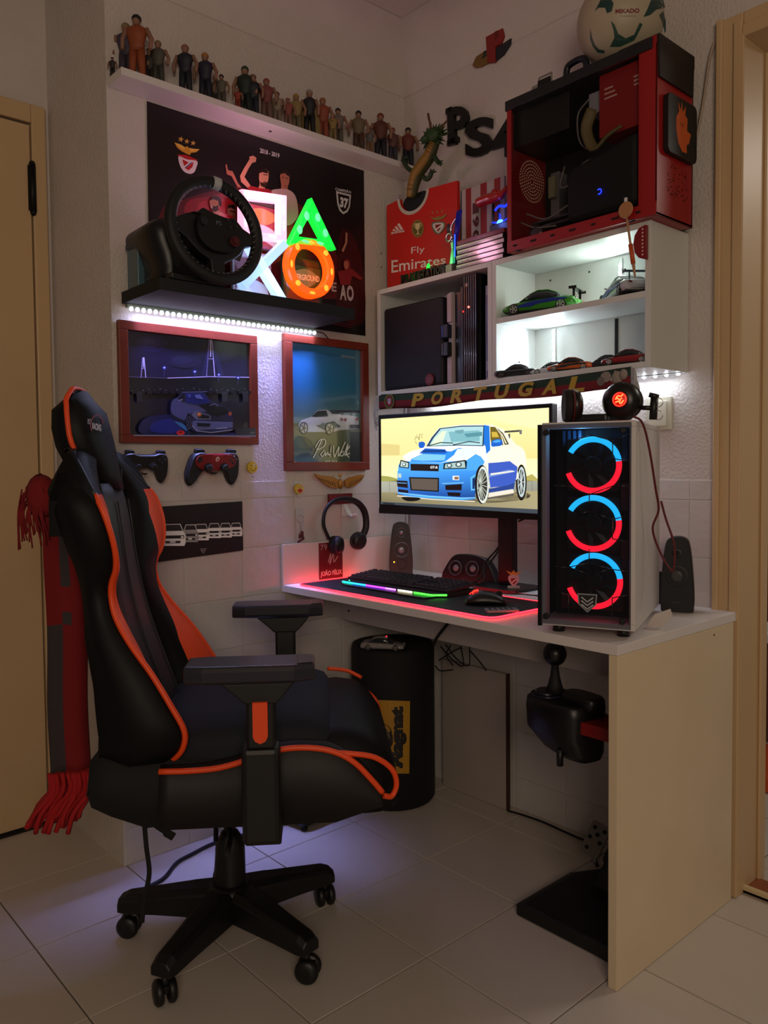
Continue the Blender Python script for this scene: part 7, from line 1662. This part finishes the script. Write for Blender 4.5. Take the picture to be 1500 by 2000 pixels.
# shoulder collars and cut-outs
for s_ in (1, -1):
    m = MB(); rings = []
    for (s, z, uf) in ((.115, 1.150, -.285), (.17, 1.175, -.275), (.215, 1.165, -.262), (.245, 1.125, -.238), (.262, 1.07, -.21)):
        ub = -.305+max(0, z-1.05)*.22
        rings.append([K(ub, s_*s, z), K(uf, s_*s, z), K(uf-.008, s_*(s-.01), z-.07), K(ub-.004, s_*(s-.01), z-.07)])
    m.loft(rings, 0, True); 
    m.build('shoulder', LEA, ch, world=True)
    MB().tube(catmull([K(-.26, s_*.11, 1.13), K(-.255, s_*.09, 1.08), K(-.25, s_*.075, 1.04)]), .012, 8, sy=.3).build('strap', mat('#0a0a0c', .6), ch, world=True)
    MB().box((-.02, -.02, -.004), (.02, .02, .004), M=Matrix.Translation(K(-.25, s_*.085, 1.06)) @ CM.to_3x3().to_4x4() @ R(1.3, 'Y')).build('buckle', mat('#111114', .25), ch, world=True, bevel=.002)
# seat ------------------------------------------------------------------
m = MB(); rings = []
ST = [(-.14, .60, .44, .21), (-.08, .604, .42, .232), (.02, .610, .42, .238), (.12, .616, .42, .238), (.19, .618, .42, .238), (.23, .606, .42, .234), (.252, .575, .43, .228)]
for u, zt_, zb, hw in ST:
    rings.append([K(u, -hw, zb), K(u, -hw, zt_-.04), K(u, -hw*.93, zt_-.010), K(u, -hw*.5, zt_), K(u, hw*.5, zt_), K(u, hw*.93, zt_-.010), K(u, hw, zt_-.04), K(u, hw, zb)])
m.loft(rings, 0, True); m.build('seat_cushion', NAVY, ch, world=True, bevel=0)
m = MB(); rings = []
NS = [(.10, .560, .42, .235), (.20, .585, .41, .24), (.26, .590, .41, .245), (.31, .582, .405, .245), (.345, .555, .405, .24), (.372, .515, .41, .232), (.385, .47, .42, .222), (.38, .44, .43, .21)]
for u, zt_, zb, hw in NS:
    rings.append([K(u, -hw*.9, zb), K(u, -hw, zb+(zt_-zb)*.4), K(u, -hw*.96, zt_-.02), K(u, -hw*.8, zt_-.004), K(u, 0, zt_), K(u, hw*.8, zt_-.004), K(u, hw*.96, zt_-.02), K(u, hw, zb+(zt_-zb)*.4), K(u, hw*.9, zb)])
m.loft(rings, 0, True); m.build('seat_front', LEA, ch, world=True)
PE = [(-.10, .527), (-.04, .526), (.02, .530), (.08, .545), (.14, .562), (.20, .563), (.25, .552), (.29, .528), (.325, .49), (.345, .465)]
for s_ in (1, -1):
    m = MB(); rings = []
    for p in catmull([(a, b, 0) for a, b in PE], 3):
        u, z = p.x, p.y; zb = .41 if u < .25 else .41+(u-.25)*.3
        rings.append([K(u, s_*.20, zb), K(u, s_*.268, zb), K(u, s_*.282, (zb+z)/2), K(u, s_*.268, z), K(u, s_*.25, z+.012), K(u, s_*.225, z+.008)])
    m.loft(rings, 0, True)
    if s_ < 0: m.f = [f[::-1] for f in m.f]
    b_ = m.build('seat_bolster', mat('#0d080a', .6), ch, world=True)
    MB().tube([K(p.x, s_*.270, p.y+.003) for p in catmull([(a, b, 0) for a, b in PE], 4)], .0062, 8).build('piping', ORG, b_, world=True)
    MB().tube(catmull([K(.235, s_*.262, .552), K(.28, s_*.262, .548), (K(.33, s_*.258, .537)), K(.366, s_*.25, .508), K(.376, s_*.246, .475), K(.366, s_*.25, .452), K(.347, s_*.262, .458)]), .006, 8).build('piping', ORG, b_, world=True)
MB().tube(catmull([K(.24, -.23, .60), K(.29, -.235, .592), K(.33, -.235, .572)]), .005, 8).build('piping', ORG, ch, world=True)
m = MB(); rings = []
for u, zt_, zb in ((-.245, .49, .47), (-.238, .55, .445), (-.20, .56, .425), (-.13, .55, .398), (-.0, .54, .412), (.15, .53, .410), (.26, .5, .41), (.30, .47, .425)):
    rings.append([K(u, -.25, zb+.01), K(u, -.262, (zb+zt_)/2), K(u, -.25, zt_), K(u, 0, zt_), K(u, .25, zt_), K(u, .262, (zb+zt_)/2), K(u, .25, zb+.01), K(u, .0, zb)])
m.loft(rings, 0, True); m.build('seat_base', mat('#0b0c0d', .8), ch, world=True)
# black ribbons tied under the seat
MB().tube(catmull([K(-.17, .1, .37), K(-.155, .1, .355), K(-.13, .1, .335), K(-.105, .1, .318)]), [.004]*6+[.006]*8+[.010]*5, 8, sy=.3).build('cover_tie', mat('#0a0a0b', .8), ch, world=True)
tl = [K(-.165, .1, .39)]+[K(a, .1, z) for a, z in ((-.168, .36), (-.165, .30), (-.16, .24), (-.172, .18), (-.178, .13))]
MB().tube(catmull(tl), .0055, 8, sy=.5).build('cover_tie', mat('#0a0a0b', .8), ch, world=True)
# armrests -----------------------------------------------------------------
def armrest(s_, u0):
    t_ = []
    m = MB(); pad = [(u0-.005, -.042), (u0+.03, -.05), (u0+.20, -.05), (u0+.238, -.036), (u0+.238, .036), (u0+.2, .05), (u0+.03, .05), (u0-.005, .042)]
    m.loft([[K(a, s_*.33-b*k, z) for a, b in pad] for z, k in ((.728, .85), (.734, 1), (.752, 1), (.762, .88))], 0, False); 
    pad_ = m.build('arm_pad', mat('#26262f', .32), ch, world=True, bevel=.004)
    MB().loft([[K(a, s_*.33+b, .762) for a, b in ((u0+.205, -.038), (u0+.236, -.03), (u0+.236, .03), (u0+.205, .038))], [K(a, s_*.33+b, .7635) for a, b in ((u0+.207, -.038), (u0+.236, -.03), (u0+.236, .03), (u0+.207, .038))]], sm=False).build('pad_tip', mat('#3a3a3e', .3, .3), pad_, world=True)
    m = MB(); m.loft([[K(u0+a, s_*.33+b, z) for a, b in ((x0, -.03), (x1, -.03), (x1, .03), (x0, .03))] for z, x0, x1 in ((.685, .105, .165), (.70, .09, .18), (.725, .06, .20))], sm=False); m.build('arm_bracket', CPL, ch, world=True, bevel=.003)
    MB().loft([[K(u0+a, s_*.33+b, z) for a, b in ((.108, -.024), (.162, -.024), (.162, .024), (.108, .024))] for z in (.50, .69)], sm=False).build('arm_post', CPL, ch, world=True, bevel=.006)
    MB().loft([[K(u0+a, s_*.335+b, z) for a, b in ((.098, -.03), (.170, -.03), (.170, .03), (.098, .03))] for z in (.413, .60)], sm=False).build('arm_sleeve', CPL, ch, world=True, bevel=.01)
    m = MB(); pts = [(.121, .69), (.149, .69), (.149, .625), (.145, .616), (.135, .611), (.125, .616), (.121, .625)]
    m.loft([[K(u0+a, s_*(.356), b) for a, b in pts], [K(u0+a, s_*(.3675), b) for a, b in pts]], sm=False); m.build('orange_insert', ORG, ch, world=True)
    MB().loft([[K(u0+a, s_*x, z) for a, z in ((.10, .40), (.17, .40), (.17, .435), (.10, .435))] for x in (.15, .335)], sm=False).build('arm_mount', CPL, ch, world=True, bevel=.004)
armrest(1, -.027); armrest(-1, -.008)
# mechanism, gas lift, base ---------------------------------------------------
def cl(name, prof, mt): return MB().lathe(prof, 28, M=T(.512, -1.076, 0)).build(name, mt, ch, world=True)
MB().loft([[K(a, b, z) for a, b in ((-.12, -.1), (.14, -.1), (.14, .1), (-.12, .1))] for z in (.335, .40)], sm=False).build('tilt_mechanism', CPL, ch, world=True, bevel=.01)
MB().tube([K(.0, 0, .36), K(.03, .2, .355), K(.03, .26, .35)], .006, 8).build('lever', CPL, ch, world=True)
cl('gas_lift', [(.014, .22), (.014, .37)], mat('#3c3430', .35, .7))
MB().tube([K(-.03, -.02, .25), K(-.028, -.02, .36)], .006, 8).build('lift_sleeve', CPL, ch, world=True)
cl('column_cover', [(.042, .07), (.037, .11), (.035, .225), (.034, .235), (.024, .255), (.02, .262)], CPL)
cl('hub', [(.05, .06), (.058, .07), (.058, .128), (.045, .142)], CPL)
for k in range(5):
    a = math.radians(8.6+72*k); Lm = T(.512, -1.076, 0) @ R(a)
    m = MB(); rings = []
    for x, hw, zt_, zb in ((.03, .040, .138, .068), (.10, .036, .130, .068), (.18, .031, .118, .068), (.25, .027, .108, .066), (.272, .024, .098, .068)):
        rings.append([(x, -hw, zb), (x, -hw, zt_-.012), (x, -hw*.6, zt_), (x, hw*.6, zt_), (x, hw, zt_-.012), (x, hw, zb)])
    m.loft(rings, 0, False, M=Lm); lg = m.build('base_leg', CPL, ch, world=True, bevel=.003)
    ax = math.radians(30+50*k); Cx = Lm @ T(.255, 0, 0) @ R(ax)
    cst = MB().cyl((0, 0, .03), (0, 0, .07), .008, n=10, M=Cx).box((-.012, -.007, .03), (.02, .007, .045), M=Cx).build('caster_stem', CPL, lg, world=True)
    for sy in (-1, 1):
        MB().lathe([(.016, .004), (.0245, .006), (.027, .011), (.0265, .018), (.021, .023), (.01, .025)], 22, M=Cx @ T(.004, 0, .0275) @ R(-sy*PI/2, 'X')).build('caster_wheel', mat('#0b0b0c', .45), lg, world=True)
# red scarf on the chair back ---------------------------------------------------
sf = thing('red_scarf', tuple(K(-.36, .02, .3)), 'long red football scarf hanging down behind the gaming chair', 'scarf')
def sfp(a, s, z): return K(a, s, z)
FAB = mat('#7a0e14', .9, bump=.5, bscale=350, bdist=.002, name='red_knit'); FABG = mat('#3a3234', .9, bump=.5, bscale=350, bdist=.002)
m = MB(); rings = []
for i in range(22):
    z = 1.04-(1.04-.445)*i/21; w1 = .004*math.sin(i*.8); ua = -.305-.002*math.sin(i*.5)
    rings.append([K(ua, .02, z), K(ua-.025, .045+w1, z), K(ua-.05, .03, z), K(ua-.078, .05, z), K(ua-.082, .035, z), K(ua-.055, .015, z), K(ua-.03, .02, z), K(ua-.004, .0, z)])
m.loft(rings, 0, True, mfun=lambda i, j: (1 if (j == 1 and i % 6 > 1 and i < 9) or j == 2 and i > 8 else 0)); m.build('scarf_band', [FAB, FABG], sf, world=True)
m = MB(); random.seed(9); rings = []
kn = K(-.385, .045, 1.072); 
rg = []
for j in range(9):
    tt = PI*j/8; tt = min(max(tt, .05), PI-.05)
    rg.append([kn+Vector((.034*math.sin(tt)*math.cos(2*PI*k/16)*(1+.12*math.sin(5*k+j)), .034*math.sin(tt)*math.sin(2*PI*k/16), -.046*math.cos(tt)+.006*math.sin(3*k))) for k in range(16)])
m.loft(rg, 0, True); m.build('scarf_knot', FAB, sf, world=True)
m = MB()
for k in range(90):
    a = -.300-.085*random.random(); s0 = .05*random.random(); lean = -.045*(.3+random.random()*.9)
    L0 = K(a, s0, .452); 
    m.tube(catmull([L0, K(a+lean*.35+.015, s0+random.uniform(-.008, .008), .41), K(a+lean*.8, s0+random.uniform(-.012, .012), .365), K(a+lean*1.2, s0+random.uniform(-.014, .014), .325+random.uniform(-.012, .035))], 3), .0058, 5)
tag(m.build('fringe', mat('#a81216', .9), sf, world=True), kind='stuff')
m = MB()
for k in range(34):
    a = -.405+random.uniform(-.032, .022); a += .012; m.tube(catmull([K(a, .045+random.uniform(-.03, .03), 1.10-random.random()*.04), K(a-.006, .07, 1.04), K(a+random.uniform(-.012, .006), .06, 1.0-.05*random.random()**2)]), .0018, 5)
tag(m.build('loose_threads', FAB, sf, world=True), kind='stuff')
MB().box((-.0, -.008, -.012), (.02, .008, .012), M=Matrix.Translation(K(-.345, .06, 1.035))).build('clip', mat('#55504e', .3, .6), sf, world=True)
# floor cord
fc = [pt(u, v, 'z', .006) for u, v in [(262, 1758), (285, 1735), (320, 1715), (345, 1685), (375, 1668), (410, 1650), (450, 1635), (490, 1628), (540, 1612), (600, 1600)]]
tag(MB().tube(catmull([Vector((p.x, p.y, .006)) for p in fc]), .0052, 8).build('extension_cord', mat('#0c0c12', .6)), 'thick dark cord snaking over the floor tiles behind the chair', 'cord')
